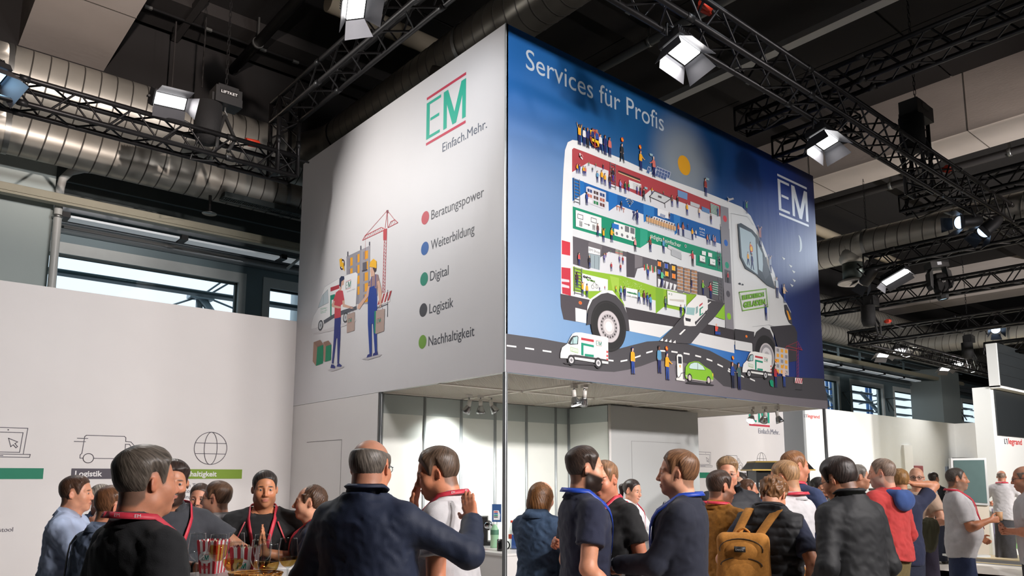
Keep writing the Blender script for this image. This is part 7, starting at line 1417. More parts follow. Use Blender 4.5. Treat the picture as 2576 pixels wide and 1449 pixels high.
p7 = person('man with black glasses in a white polo with his back to the wall list', 549, 1214, 5.2, -48, head=(22, 0, 0), skin=(228, 172, 146), hcol=(92, 66, 48), hair='short', top_h=.018, side_h=.008, glasses=(28, 28, 30), top=('polo', (200, 198, 200), 'knit'), smile=.6, wide=1.05, jaw=1.05)
p8 = person('man in a black top pressing his palms together', 668, 1186, 4.95, 184, lean=3, head=(8, -2, 0), skin=(208, 148, 112), hcol=(48, 40, 36), hair='short', top_h=.012, side_h=.005, beard=.22, bcol=(70, 54, 46), jaw=1.1, neck=1.1, wide=1.12, eyes=(54, 40, 34), top=('tee', (26, 26, 27), 'cotton', .8), lanyard=(REDL, 1.05, .024), L=(-.035, .23, 1.22), R=(-.005, .23, 1.22), LP=(-1, -.1, -.6), RP=(1, -.1, -.6), LH=((.06, .25, 1), (1, 0, 0), (0, -1, .2)), RH=((-.02, .25, 1), (-1, 0, 0), (0, -1, .2)), curl=(.05, .05), brow=1.2)
for s in (-1, 1): p8['strip']('chest_piping', [(s * (.105 + .012 * k), front(p8['o'], .105 + .012 * k, 1.42 - .028 * k, .027), 1.42 - .028 * k) for k in range(6)], .010, mat('coral_piping', (214, 84, 92), .6))
p9 = person('smiling balding man in a navy hooded sweater', 787, 1222, 4.9, -86, lean=7, head=(0, 6, 0), skin=(232, 178, 150), hcol=(82, 58, 42), hair='messy', top_h=.014, side_h=.014, recede=.052, eyes=(70, 76, 80), smile=.75, nose=.8, top=('hoodie', (34, 42, 66), 'knit'), lanyard=(REDL, 1.1, .022), L=(-.16, .34, 1.12), R=(.10, .30, 1.14), LP=(-.5, -.5, -1), RP=(.5, -.5, -1), LH=((.3, .6, -.6), (0, -.5, -.6), (1, .2, 0)), fade=.1)
p10 = person('big grey haired man in a dark navy jacket seen from behind', 934, 1107, 3.35, 32, head=(6, -2, 0), skin=(212, 148, 118), hcol=(100, 92, 84), hair='horseshoe', top_h=.008, side_h=.009, glasses=(52, 60, 72), jaw=1.08, neck=1.2, wide=1.08, deep=1.05, belly=.05, top=('jacket', (27, 37, 60), 'nylon'), R=(.33, .34, 1.40), RP=(1, -.3, -.9), RH=((-.45, .5, .75), (0, 1, -.2), (-.6, .2, .5)), curl=(.3, .12), bald=.92, L=(-.30, .18, .95))
p11 = person('man in a white polo hiding his eyes with one hand', 1090, 1131, 3.85, -72, lean=7, side=2, head=(14, -12, 0), skin=(214, 148, 116), hcol=(86, 68, 54), hair='quiff', top_h=.020, side_h=.012, neck=1.12, wide=1.08, belly=.08, top=('polo', (200, 198, 200), 'knit'), lanyard=(REDL, 1.12, .024), R=(.04, .235, 1.45), RP=(.3, .3, -1), RH=((-.15, -.25, 1), (-.1, -1, -.2), (-1, 0, .2)), curl=(.3, .12), smile=.8)
p12 = person('woman with a brown bob in a denim jacket', 1366, 1212, 5.25, 38, head=(-8, -10, 0), skin=(222, 170, 146), hcol=(112, 74, 40), hair='bob', jaw=.9, neck=.85, wide=.92, deep=.92, top=('denim', (62, 84, 112), 'denim'), R=(.12, .30, 1.12), RP=(.9, -.6, -.6), L=(-.05, .32, 1.12), pants=(50, 60, 84), hs=.97)
p13 = person('man in a navy polo with a blue lanyard', 1469, 1128, 4.35, 72, head=(-8, 0, 0), skin=(216, 160, 132), hcol=(58, 44, 36), hair='short', top_h=.020, side_h=.005, beard=1.0, bcol=(46, 34, 28), jaw=1.05, wide=1.06, top=('polo', (32, 36, 58), 'knit'), lanyard=(BLUL, 1.12, .026), R=(.22, .12, .93), RP=(.3, -1, 0))
p14 = person('man in a black t shirt with a red lanyard behind the navy polo', 1517, 1162, 4.95, -132, head=(14, -10, 0), skin=(212, 144, 116), hcol=(136, 100, 72), hair='short', top_h=.014, side_h=.006, neck=1.15, wide=1.16, belly=.1, top=('tee', (23, 23, 25)), lanyard=(REDL, 1.10, .024), L=(-.25, .12, .92), LP=(-.3, -1, 0), R=(.08, .32, 1.22), RP=(.6, -.5, -.8), RH=((-.3, 1, .2), (-.9, 0, -.3), (0, 0, 1)), curl=(.4, .5), beard=.3, bcol=(150, 110, 90))
p15 = person('smiling barmaid with a dark ponytail and white blouse', 1592, 1207, 7.3, 112, head=(-12, -8, 0), skin=(226, 172, 146), hcol=(48, 36, 32), hair='tail', top_h=.010, side_h=.007, jaw=.9, neck=.8, wide=.88, deep=.88, smile=1.0, eyes=(50, 40, 36), top=('blouse', (232, 234, 236)), lanyard=(REDL, 1.1, .02), R=(.08, .36, 1.10), L=(-.08, .38, 1.10), hs=.96, lips=(186, 80, 84))
p16 = person('man in a dark blue blazer holding a phone', 1708, 1136, 4.25, -86, head=(0, 1, 0), skin=(226, 172, 146), hcol=(112, 78, 52), hair='quiff', top_h=.018, side_h=.010, eyes=(80, 96, 110), beard=.12, bcol=(140, 104, 84), top=('blazer', (30, 34, 50), 'wool'), lanyard=(BLUL, .98, .026), L=(-.02, .36, 1.13), R=(.05, .34, 1.09), LP=(-.6, -.6, -.8), RP=(.6, -.6, -.8), LH=((.25, 1, .05), (.2, 0, 1), (.9, 0, .2)), RH=((-.25, 1, .0), (-.3, 0, 1), (-.9, .2, .2)), curl=(.55, .6))
p17 = person('man in an ochre overshirt', 1812, 1187, 5.5, 42, head=(-22, -3, 0), skin=(206, 146, 118), hcol=(64, 46, 36), hair='short', top_h=.018, side_h=.009, recede=.01, beard=.7, bcol=(76, 54, 42), neck=1.1, wide=1.12, belly=.1, top=('shirt', (176, 118, 44), 'denim', 1.25), lanyard=(REDL, 1.1, .022), R=(.28, .20, .98), RP=(.6, -.8, 0))
p18 = person('blond man with clear glasses in a black padded jacket', 1829, 1152, 6.1, 160, head=(-20, -6, 0), skin=(224, 164, 138), hcol=(140, 110, 78), hair='quiff', top_h=.018, side_h=.004, glasses=(190, 180, 170), eyes=(80, 90, 100), top=('jacket', (34, 36, 42), 'nylon'))
p19 = person('pale man with short dark hair far behind the padded jacket', 1861, 1189, 8.2, 168, head=(-30, -4, 0), skin=(228, 190, 168), hcol=(46, 38, 34), hair='short', top_h=.010, side_h=.004, recede=.02, eyes=(50, 44, 40), top=('polo', (40, 48, 74)), fine=False)
p20 = person('laughing woman in profile behind the ochre overshirt', 1880, 1206, 8.0, 84, skin=(214, 152, 124), hcol=(92, 62, 44), hair='tail', top_h=.012, side_h=.008, jaw=.92, neck=.8, wide=.88, smile=1.0, eyes=(50, 40, 36), top=('blouse', (36, 42, 70)), fine=False, hs=.96)
p21 = person('curly haired man in a black puffer vest wearing a backpack', 1951, 1205, 5.1, 8, lean=8, head=(-16, -26, 0), skin=(214, 158, 130), hcol=(120, 82, 50), hair='curly', top_h=.026, side_h=.012, neck=.98, top=('polo', (36, 42, 64), 'knit', .75), over=('vest', (34, 35, 39), 'nylon'), R=(.26, .02, .92), RP=(.5, -1, 0), L=(-.24, .02, .92))
p22 = person('short blond man in a white polo leaning over the backpack wearer', 1966, 1161, 5.35, -58, head=(14, -12, 0), skin=(222, 162, 132), hcol=(162, 124, 86), hair='short', top_h=.012, side_h=.005, neck=1.05, top=('polo', (200, 198, 200), 'knit'), lanyard=(REDL, 1.12, .02), R=(.02, .34, 1.10), L=(-.06, .36, 1.08), LP=(-.8, -.6, -.8), beard=.2, bcol=(170, 130, 100))
p23 = person('tall man in a navy polo with a black shoulder strap', 1996, 1136, 6.1, 40, head=(-22, 0, 0), skin=(208, 144, 116), hcol=(140, 96, 62), hair='short', top_h=.012, side_h=.006, neck=1.12, wide=1.1, top=('polo', (46, 58, 92), 'knit'), lanyard=(REDL, 1.2, .022), R=(.24, .22, 1.05))
p24 = person('dark bearded man between the tall man and the black jacket', 2062, 1203, 7.0, 168, head=(26, -8, 0), skin=(208, 152, 124), hcol=(38, 32, 30), hair='short', top_h=.014, side_h=.006, beard=1.0, bcol=(34, 28, 26), eyes=(40, 34, 30), top=('tee', (28, 28, 30)), fine=False)
p25 = person('dark haired man with glasses in a black jacket looking down', 2092, 1158, 4.55, -42, lean=4, head=(20, -20, 0), skin=(212, 154, 122), hcol=(44, 34, 30), hair='short', top_h=.026, side_h=.016, glasses=(24, 24, 26), neck=1.12, wide=.93, belly=.03, top=('jacket', (27, 28, 31), 'nylon'), R=(.15, .14, .93), L=(-.22, .12, .93), LP=(-.4, -1, 0), RP=(.4, -1, 0))
p26 = person('grey haired man with dark collar facing the coral hoodie', 2158, 1173, 8.0, 78, skin=(214, 158, 130), hcol=(138, 132, 126), hair='messy', top_h=.024, side_h=.008, eyes=(60, 60, 60), top=('polo', (38, 44, 66)), smile=.6, fine=False)
p27 = person('man with a grey goatee in a coral hooded sweater', 2217, 1155, 6.5, -58, head=(24, -2, 0), skin=(222, 168, 146), hcol=(132, 112, 98), hair='short', top_h=.010, side_h=.006, beard=.55, bcol=(190, 180, 170), jaw=1.08, neck=1.1, wide=1.08, belly=.06, eyes=(70, 76, 80), top=('hoodie', (184, 58, 56), 'knit', 1.95, (52, 78, 134)), R=(.22, .16, .94), L=(-.25, .12, .93), LP=(-.4, -1, 0), RP=(.4, -1, 0), pants=(104, 90, 54))
p28 = person('blond person scratching the back of the head', 2260, 1182, 7.6, -20, head=(0, -6, 0), skin=(214, 156, 124), hcol=(156, 116, 70), hair='messy', top_h=.018, side_h=.012, top=('polo', (38, 44, 72)), R=(.13, .02, 1.60), RP=(1, .3, -.3), RH=((-.8, -.1, .6), (-.4, .2, -.6), (0, -.6, .6)), fine=False)
p29 = person('bald man in a beige t shirt with a jacket over his arm', 2304, 1176, 8.9, -152, head=(26, 2, 0), skin=(232, 182, 158), hair='bald', hcol=(150, 110, 90), glasses=(60, 60, 66), eyes=(70, 76, 80), brow=.4, top=('tee', (206, 176, 154)), pants=(48, 42, 60), L=(-.16, .26, 1.08), LP=(-.8, -.6, -.6), R=(.2, .26, 1.06), RP=(.8, -.6, -.6), fine=False, legs=((-.12, -.12, .085), (.10, .12, .085)))
p30 = person('far visitor with a grey backpack by the white wall', 2347, 1189, 14.6, 22, head=(-20, 0, 0), skin=(206, 152, 126), hcol=(60, 50, 44), hair='short', top=('tee', (44, 46, 50)), fine=False)
p31 = person('man in a white polo holding a paper coffee cup', 2402, 1178, 8.2, 84, head=(-2, 2, 0), skin=(196, 138, 106), hcol=(86, 78, 72), hair='short', top_h=.010, side_h=.005, beard=.5, bcol=(150, 140, 130), jaw=1.08, neck=1.12, wide=1.16, deep=1.1, belly=.08, eyes=(50, 40, 36), top=('polo', (200, 198, 200), 'knit', .8), lanyard=(REDL, 1.1, .024), R=(.10, .27, 1.20), RP=(.8, -.8, -.8), RH=((-.3, 1, .1), (-.9, .2, 0), (0, 0, 1)), L=(-.2, .2, 1.0), pants=(38, 50, 82), legs=((-.10, -.06, .085), (.10, .08, .085)), curl=(.5, .55))
p32 = person('bald man in a white shirt seen from behind on the platform', 2518, 1184, 15.0, 6, skin=(206, 142, 116), hcol=(130, 110, 96), hair='horseshoe', top_h=.003, side_h=.003, top=('shirt', (200, 198, 200), 'cotton', 1.2), lanyard=(REDL, 1.1, .026), R=(.26, .3, 1.1), L=(-.26, .3, 1.1), pants=(62, 62, 66), fine=False, legs=((-.16, -.05, .085), (.05, .15, .085)))
p33 = person('balding man with glasses at the right edge, white polo, hands together', 2572, 1173, 7.4, -92, head=(0, -6, 0), skin=(214, 154, 126), hcol=(120, 108, 98), hair='horseshoe', top_h=.003, side_h=.004, beard=.3, bcol=(150, 136, 124), glasses=(50, 60, 76), eyes=(60, 60, 60), neck=1.1, top=('polo', (200, 198, 200), 'knit'), L=(-.05, .20, 1.12), R=(.05, .20, 1.10), LP=(-.9, -.8, -.5), RP=(.9, -.8, -.5), LH=((.7, .6, .1), (.8, 0, .3), (0, -.2, 1)), RH=((-.7, .6, .1), (-.5, -.5, .3), (0, -.2, 1)), curl=(.6, .7), pants=(40, 40, 48))
# ------------------------------------------------------------------ tables, glasses and everything people hold
M_gl = glass_mat('wine_glass', (240, 243, 243), 0, 1.8, .85); M_wine = glass_mat('white_wine', (244, 218, 158), 0, 1.3); M_redw = mat('red_wine', (70, 12, 22), .08)
def wine_glass(label, c, wine=None, axis=(0, 0, 1), s=1.0, lev=.35, group='wine glasses on the bar table'):
    t = thing('wine_glass', label, 'glass', tuple(c), group); pf = [(.036, 0), (.036, .002), (.012, .006), (.0045, .014), (.0035, .045), (.0035, .095), (.008, .102), (.024, .112), (.036, .130), (.041, .150), (.0395, .175), (.034, .222)]
    part('bowl_and_stem', MB().lathe(c, [(r * s, h * s) for r, h in pf], 28, axis=axis), M_gl, t); part('rim', MB().lathe(c, [(.034 * s, .2205 * s), (.0347 * s, .2222 * s), (.034 * s, .2232 * s), (.0333 * s, .2222 * s), (.034 * s, .2205 * s)], 28, axis=axis), M_gl, t)
    if wine:
        zt = .112 + .075 * lev + .012; pr = [(0.0, .106)] + [(float(np.interp(h, [p[1] for p in pf], [p[0] for p in pf])) - .0012, h) for h in np.linspace(.108, zt, 7)] + [(0.0, zt)]
        part('wine', MB().lathe(c, [(r * s, h * s) for r, h in pr], 28, axis=axis), wine, t)
    return t
TZt = 1.12
def at_table(u, d, z=TZt): p = onD(u, 1300, d); return np.array((p[0], p[1], z))
def bar_table(label, u, d, r):
    c = at_table(u, d, 0); t = thing('bar_table', label, 'table', tuple(c), 'round white bar tables')
    part('table_top', MB().lathe(c, [(0, TZt - .03), (r - .01, TZt - .03), (r, TZt - .02), (r, TZt - .006), (r - .008, TZt), (0, TZt)], 48), mat('white_laminate', (226, 224, 222), .35), t); part('column', MB().lathe(c, [(.035, .03), (.035, TZt - .03)], 20), M_pole, t); part('base', MB().lathe(c, [(0, .03), (.05, .03), (.24, .012), (.25, 0), (0, 0)], 32), M_pole, t); return t
bar_table('near white bar table crowded with wine glasses', 602, 3.72, .43); bar_table('farther white bar table beside the navy hooded man', 800, 4.4, .27)
for j, (u, v, w, lv, lab) in enumerate(((501, 1338, None, 0, 'empty wine glass farthest left on the table'), (553, 1341, M_wine, .7, 'white wine glass in front of the first popcorn box'), (598, 1337, None, 0, 'empty wine glass behind the low filled glass'), (592, 1358, M_wine, .4, 'low filled wine glass left of the popcorn box'), (664, 1341, None, 0, 'empty wine glass at the back right of the popcorn box'), (660, 1354, M_wine, .15, 'nearly empty wine glass right of the popcorn box'), (680, 1364, M_wine, .45, 'wine glass nearest the bread basket'), (729, 1350, M_wine, .3, 'wine glass standing alone at the right of the table'))):
    d = (CAMH - (TZt + .222)) * FPX / (v - HOR); wine_glass(lab, at_table(u, d), w, lev=lv)
# popcorn boxes
def popcorn(label, u, d, zrot=0):
    c = at_table(u, d); t = thing('popcorn_box', label, 'popcorn box', tuple(c), 'striped popcorn boxes'); e1 = RT * math.cos(zrot) + FW * math.sin(zrot); e2 = -RT * math.sin(zrot) + FW * math.cos(zrot)
    def P(x, y, z): return tuple(c + e1 * x + e2 * y + UP * z)
    w0, w1, h = .042, .056, .155; n = 7; mb = MB(); red, wht = 0, 1
    for side in range(4):
        R4 = [(1, 0, 0, 1), (0, 1, -1, 0), (-1, 0, 0, -1), (0, -1, 1, 0)][side]
        f = lambda a, z: (lambda w: P(R4[0] * a * w - R4[2] * -w * 0 + R4[1] * w * 1 * (1 if R4[1] else 0), R4[2] * a * w * (1 if R4[2] else 0) - (w if side == 0 else (-w if side == 2 else 0)), z))(w0 + (w1 - w0) * z / h)
        for i in range(n):
            a0, a1 = -1 + 2 * i / n, -1 + 2 * (i + 1) / n; am = (a0 + a1) / 2; mb.add([f(a0, 0), f(a1, 0), f(a1, h), f(am + (a1 - am) * .6, h + .008), f(am, h + .011), f(am - (a1 - am) * .6, h + .008), f(a0, h)], [[0, 1, 2, 3, 4, 5, 6]], red if i % 2 == 0 else wht)
    o_ = part('carton', mb, [mat('popcorn_red', (196, 54, 66), .5), mat('popcorn_white', (236, 230, 226), .5)], t); md = o_.modifiers.new('t', 'SOLIDIFY'); md.thickness = .0012
    A = Art(None, tuple(-e2), .0006, .0022); yy = w0 + (w1 - w0) * .55; cc = np.array(P(0, -yy, h * .52)); 
    A.disc3(cc - e2 * .004, .040, .030, (240, 238, 236), tuple(e1), (0, 0, 1)); A.flush('oval_label', t)
    A = Art(None, tuple(-e2), .0006, .0075); logo(A, -.02, .02, h * .52 + .016, h * .52 - .016, lambda x, z: np.array(P(x, -yy, z)), None, (196, 54, 66), (0, 130, 110)); A.text3('Popcorn', P(-.032, -yy, h * .52 - .052), tuple(e1), (0, 0, 1), .026, (196, 54, 66), width=.064, bold=.001); A.flush('lettering', t)
    mbp = MB(); random.seed(int(u))
    for k in range(26): q = (random.uniform(-.045, .045), random.uniform(-.045, .045)); r_ = .009 + .004 * random.random(); mbp.lathe(P(q[0], q[1], h - .012 + .008 * random.random()), [(r_ * math.sin(a), r_ * math.cos(a)) for a in np.linspace(0.01, PI - .01, 5)], 7)
    tag(part('popcorn', mbp, mat('popcorn_cream', (240, 226, 180), .8), t), kind='stuff'); return t
popcorn('striped popcorn box behind the bread basket', 622, 3.62, .1); popcorn('second striped popcorn box behind the clasped hands', 541, 3.98, -.25)
# wicker basket
c = at_table(650, 3.36); t = thing('bread_basket', 'shallow golden wicker basket on the near table', 'basket', tuple(c)); M_wick = mat('golden_wicker', (206, 148, 74), .6, var=.2, vscale=50); n = 40; mb = MB()
for k in range(9):
    z = .006 + k * .0085; ra, rb = .075 + k * .0042, .052 + k * .0038; mb = MB(); mb.tube([tuple(c + RT * (ra + .0035 * (1 if (i + k) % 2 else -1)) * math.cos(2 * PI * i / n) + FW * (rb + .0035 * (1 if (i + k) % 2 else -1)) * math.sin(2 * PI * i / n) + UP * z) for i in range(n)], .0045, 6, closed=True); part('woven_strand', mb, M_wick, t)
mb = MB()
for i in range(20): a = 2 * PI * i / 20; mb.tube([tuple(c + RT * .075 * math.cos(a) + FW * .052 * math.sin(a)), tuple(c + RT * .111 * math.cos(a) + FW * .085 * math.sin(a) + UP * .078)], .003, 5)
part('stakes', mb, M_wick, t); part('basket_floor', MB().poly([tuple(c + RT * .078 * math.cos(a) + FW * .055 * math.sin(a) + UP * .003) for a in np.linspace(0, 2 * PI, 25)[:-1]]), M_wick, t)
tag(MB().prism([tuple(at_table(u, d) + UP * .001) for u, d in ((690, 3.32), (760, 3.36), (750, 3.5), (688, 3.46))], (0, 0, .002)).build('red_napkin', cloth((206, 70, 84))), 'red paper napkin on the near table', 'napkin')
# glasses held at the mouth
def held(person_, frac, label, wine, tilt, lev=.5, s=1.0, dy=.118, dz=-.068, sx=0.0):
    h = person_['H2'](sx, dy, dz); t = person_['t']; M_ = world_of(t); p = M_ @ Vector(h); fwd = (M_.to_3x3() @ Vector((0, 1, 0))).normalized(); ax = (fwd * -math.sin(tilt) + Vector((0, 0, 1)) * math.cos(tilt)).normalized(); base = p - ax * .215 * s + fwd * .02; return wine_glass(label, tuple(base), wine, tuple(ax), s, lev, 'wine glasses being drunk from')
held(p1, 0, 'wine glass at the lips of the man in the light blue shirt', None, 1.15); held(p6, 0, 'red wine glass at the lips of the man in black', M_redw, .75, .8); held(p2, 0, 'wine glass at the lips of the grey haired man', None, 1.0)
# bracelets on the crossed arms over the table
for s, S, E, Wq, hp in p5['arms']:
    d = (Wq - E) / np.linalg.norm(Wq - E); p5['kmb']('bracelet', MB().tube([tuple(Wq - d * .03), tuple(Wq - d * .018)], .033, 14), M_blackp, True)
# rainbow lanyard
cs = [(240, 120, 50), (246, 200, 40), (60, 140, 80), (40, 110, 190)]
for k in range(4): p2['strip']('rainbow_lanyard', [(-.085 + .013 * q, front(p2['o'], -.085 + .013 * q, 1.44 - .045 * q, .034), 1.44 - .045 * q) for q in (k, k + .5, k + 1)], .024, mat('rainbow_%d' % k, cs[k], .5))
p3['strip']('shoulder_strap', [(-.11 - .004 * k, front(p3['o'], .11, 1.45 - .05 * k, .034, True), 1.45 - .05 * k) for k in range(9)], .03, M_blackp)
p23['strip']('shoulder_strap', [(.10, front(p23['o'], .10, 1.44 - .05 * k, .034, True), 1.44 - .05 * k) for k in range(9)], .055, mat('strap_black', (36, 34, 36), .7))
for P_, z, txt, col in ((p13, 1.508, 'LEGRAND', (230, 234, 240)),): pass
def lanyard_marks(P_, txt, angs, size, rr, z=1.508):
    mb = MB()
    for a in angs:
        a = math.radians(a); o_ = P_['up']((rr * math.cos(a), -.022 + rr * math.sin(a), z - size * .35 - .010 * math.sin(a))); tg = np.array(P_['up']((-math.sin(a), math.cos(a), 0))) - np.array(P_['up']((0, 0, 0))); text_add(mb, txt, o_, tg, (0, 0, 1), size, center=True)
    P_['kmb']('lanyard_marks', mb, mat('white_print', (225, 225, 225)))
lanyard_marks(p4, 'EM', (-165, -130, -95, -60, -25), .017, .1115, 1.513); lanyard_marks(p11, 'EM', (-150, -110, -70), .015, .1115, 1.513)
# phone, cup
def in_hand(P_, side, off): 
    a = P_['arms'][0 if side < 0 else 1]; pts = np.array([q for x, y, _, _ in a[4] for q in (x, y)]); c = pts.mean(0); return world_of(P_['t']) @ Vector(c + np.array(off)), world_of(P_['t']).to_3x3()
p, M3 = in_hand(p16, -1, (.02, .02, .03)); x, y, z = [(M3 @ Vector(v)).normalized() for v in ((1, .2, 0), (-.2, 1, .1), (0, -.1, 1))]
tag(MB().obox(p, x * .036, y * .072, z * .004).build('smartphone', mat('phone_white', (222, 222, 224), .3)), 'white smartphone held by the man in the blazer', 'phone')
p, M3 = in_hand(p31, 1, (-.01, .02, .03)); t = thing('paper_cup', 'brown paper coffee cup held by the man in white', 'cup', tuple(p)); part('cup_body', MB().lathe(p, [(0, -.045), (.027, -.045), (.035, .045), (.0335, .045), (.026, -.04)], 20), mat('kraft_paper', (206, 160, 116), .6), t); part('cup_rim', MB().lathe(p, [(.0345, .043), (.037, .045), (.0345, .048), (.033, .045)], 20), mat('cup_white', (232, 228, 222), .5), t)
p, M3 = in_hand(p15, 1, (.0, .05, .03)); tag(MB().lathe(p, [(0, -.04), (.03, -.04), (.034, .04), (.0325, .04), (.028, -.036)], 20).build('drinking_glass', M_gl), 'small drinking glass in the barmaid\'s hands', 'glass')
# backpack
M_ochre = cloth((184, 124, 52), 'denim')
def backpack(label, P_, c, r, col, hang=True):
    t = thing('backpack', label, 'backpack'); M_ = world_of(P_['t']); t.location = M_.translation; t.rotation_euler = M_.to_euler(); t.scale = M_.to_scale(); up = P_['up']; c = np.array(c); Mx = cloth(col, 'denim')
    def pt(n, f, lo, hi, h, m): V, F_ = nets(f, lo, hi, h); o = link(n, np_mesh(n, V, F_), None, m); o.parent = t; return o
    rb = lambda p, cc, b, q: (lambda d: np.sqrt((np.maximum(d, 0) ** 2).sum(1)) + np.minimum(d.max(1), 0) - q)(np.abs(p - np.float32(cc)) - np.float32(b) + q)
    main = lambda p: smin(rb(p, c, (r[0], r[1], r[2]), .055), elld(p, c + np.array((0, -.02, -.06)), (r[0] * 1.02, r[1] * 1.1, r[2] * .8)), .03) - .004 * wave(p, 34, 1)
    pt('main_bag', main, c - np.array(r) - .06, c + np.array(r) + .06, .008, Mx)
    pocket = lambda p: elld(p, c + np.array((-.0, -r[1] * .85, -r[2] * .32)), (r[0] * .86, r[1] * .55, r[2] * .60)) - .004 * wave(p, 48, 2); pt('front_pocket', pocket, c - np.array(r) - .12, c + np.array(r) + .06, .008, Mx)
    lidp = lambda p: elld(p, c + np.array((0, -r[1] * .62, r[2] * .50)), (r[0] * .82, r[1] * .62, r[2] * .36)) - .002 * wave(p, 40, 3); pt('lid_pocket', lidp, c - np.array(r) - .1, c + np.array(r) + .08, .008, Mx)
    def lp(n, mb, m, sm=False): o = link(n, mb.mesh(n, sm), None, m); o.parent = t; return o
    y0 = c[1] - r[1] * 1.02
    lp('zip', MB().tube([tuple(c + np.array((r[0] * .8 * math.cos(a), -r[1] * 1.08, r[2] * .12 + .05 * math.sin(a)))) for a in np.linspace(0, PI, 14)], .004, 6), mat('zip_dark', (66, 48, 30), .6), True)
    lp('zip', MB().tube([tuple(c + np.array((r[0] * .84 * math.cos(a), -r[1] * 1.0, r[2] * .55 + .07 * math.sin(a)))) for a in np.linspace(-.2, PI + .2, 14)], .004, 6), mat('zip_dark', (66, 48, 30)), True)
    lp('name_patch', MB().box((c[0] - .035, y0 - .045, c[2] + r[2] * .50), (c[0] + .035, y0 - .028, c[2] + r[2] * .50 + .035)), mat('patch_black', (32, 30, 30), .5), True); mbt = MB(); text_add(mbt, 'DAKINE', (c[0] - .026, y0 - .046, c[2] + r[2] * .50 + .010), (1, 0, 0), (0, 0, 1), .016, width=.052); lp('patch_lettering', mbt, mat('pale_print', (190, 190, 190)))
    for s in (-1, 1):
        pts = [c + np.array((s * .07, r[1] * .6, r[2] * .75)), up((s * .09 + c[0] * .35, -.15, 1.46)), up((s * .10 + c[0] * .15, -.06, 1.508)), up((s * .11, .04, 1.475)), up((s * .12, .13, 1.36)), up((s * .14, .14, 1.2)), up((s * .19, .02, 1.08)), c + np.array((s * r[0], r[1] * .5, -r[2] * .6))]
        Q = [Vector(p) for p in pts]; mb = MB(); L_ = []
        fine_ = []
        for i in range(len(Q) - 1):
            for f_ in np.linspace(0, 1, 5)[:-1]:
                a = Q[max(i - 1, 0)]; b = Q[i]; cc = Q[i + 1]; d = Q[min(i + 2, len(Q) - 1)]; f2 = f_ * f_; fine_.append(.5 * ((2 * b) + (cc - a) * f_ + (2 * a - 5 * b + 4 * cc - d) * f2 + (3 * b - a - 3 * cc + d) * f2 * f_))
        fine_.append(Q[-1]); w = .030; vs = [q + Vector((w, 0, 0)) for q in fine_] + [q - Vector((w, 0, 0)) for q in fine_]; n_ = len(fine_); mb.add(vs, [[i, i + 1, n_ + i + 1, n_ + i] for i in range(n_ - 1)]); o = lp('shoulder_strap', mb, Mx, True); md = o.modifiers.new('t', 'SOLIDIFY'); md.thickness = .014; md.offset = 0
    lp('grab_loop', MB().tube([tuple(c + np.array((x, r[1] * .3, r[2] * .98 + .03 * math.cos(x * 38)))) for x in np.linspace(-.04, .04, 7)], .008, 8), Mx, True); lp('loose_strap', MB().bar(tuple(c + np.array((r[0] * .9, -r[1] * .6, -r[2] * .1))), tuple(c + np.array((r[0] * 1.0, -r[1] * .5, -r[2] * .9))), .012, .003), Mx)
    return t
backpack('ochre backpack worn over the black puffer vest', p21, (-.13, -.27, 1.13), (.165, .085, .235), (184, 124, 52)); backpack('grey backpack worn by the far visitor', p30, (0, -.22, 1.22), (.15, .07, .2), (120, 126, 130))
# olive jacket over the arm of the bald man
A_ = p29['arms'][0]; E_, Wr = A_[2], A_[3]; t = p29['t']; jl = lambda p: smin(capd(p, np.float32(E_ * .4 + Wr * .6), np.float32(Wr), .07, .065), smin(capd(p, np.float32((E_ + Wr) / 2 + np.array((0, .03, -.04))), np.float32((E_ + Wr) / 2 + np.array((.02, .05, -.24))), .09, .075), capd(p, np.float32(Wr + np.array((0, .0, -.05))), np.float32(Wr + np.array((.06, .02, -.16))), .06, .05), .05), .06) - .016 * (np.abs(wave(p * A3(1.3, 1.3, .5), 60, 2)) - .3)
V, F_ = nets(jl, np.minimum(E_, Wr) - np.array((.18, .15, .55)), np.maximum(E_, Wr) + np.array((.25, .22, .15)), .011); jo = thing('draped_jacket', 'olive jacket hanging over the bald man\'s forearm', 'jacket'); M_ = world_of(t); jo.location = M_.translation; jo.rotation_euler = M_.to_euler(); jo.scale = M_.to_scale(); q = link('jacket_body', np_mesh('jacket_body', V, F_), None, cloth((84, 82, 62), 'cotton')); q.parent = jo
# shopping bag on the floor by the red carpet
b = onZ(2300, 1447, 0.0); tag(MB().box((b[0] - .02, b[1] - .15, 0), (b[0] + .1, b[1] + .15, .3)).build('carrier_bag', mat('bag_grey', (120, 122, 126), .5)), 'grey carrier bag standing on the aisle floor', 'bag')
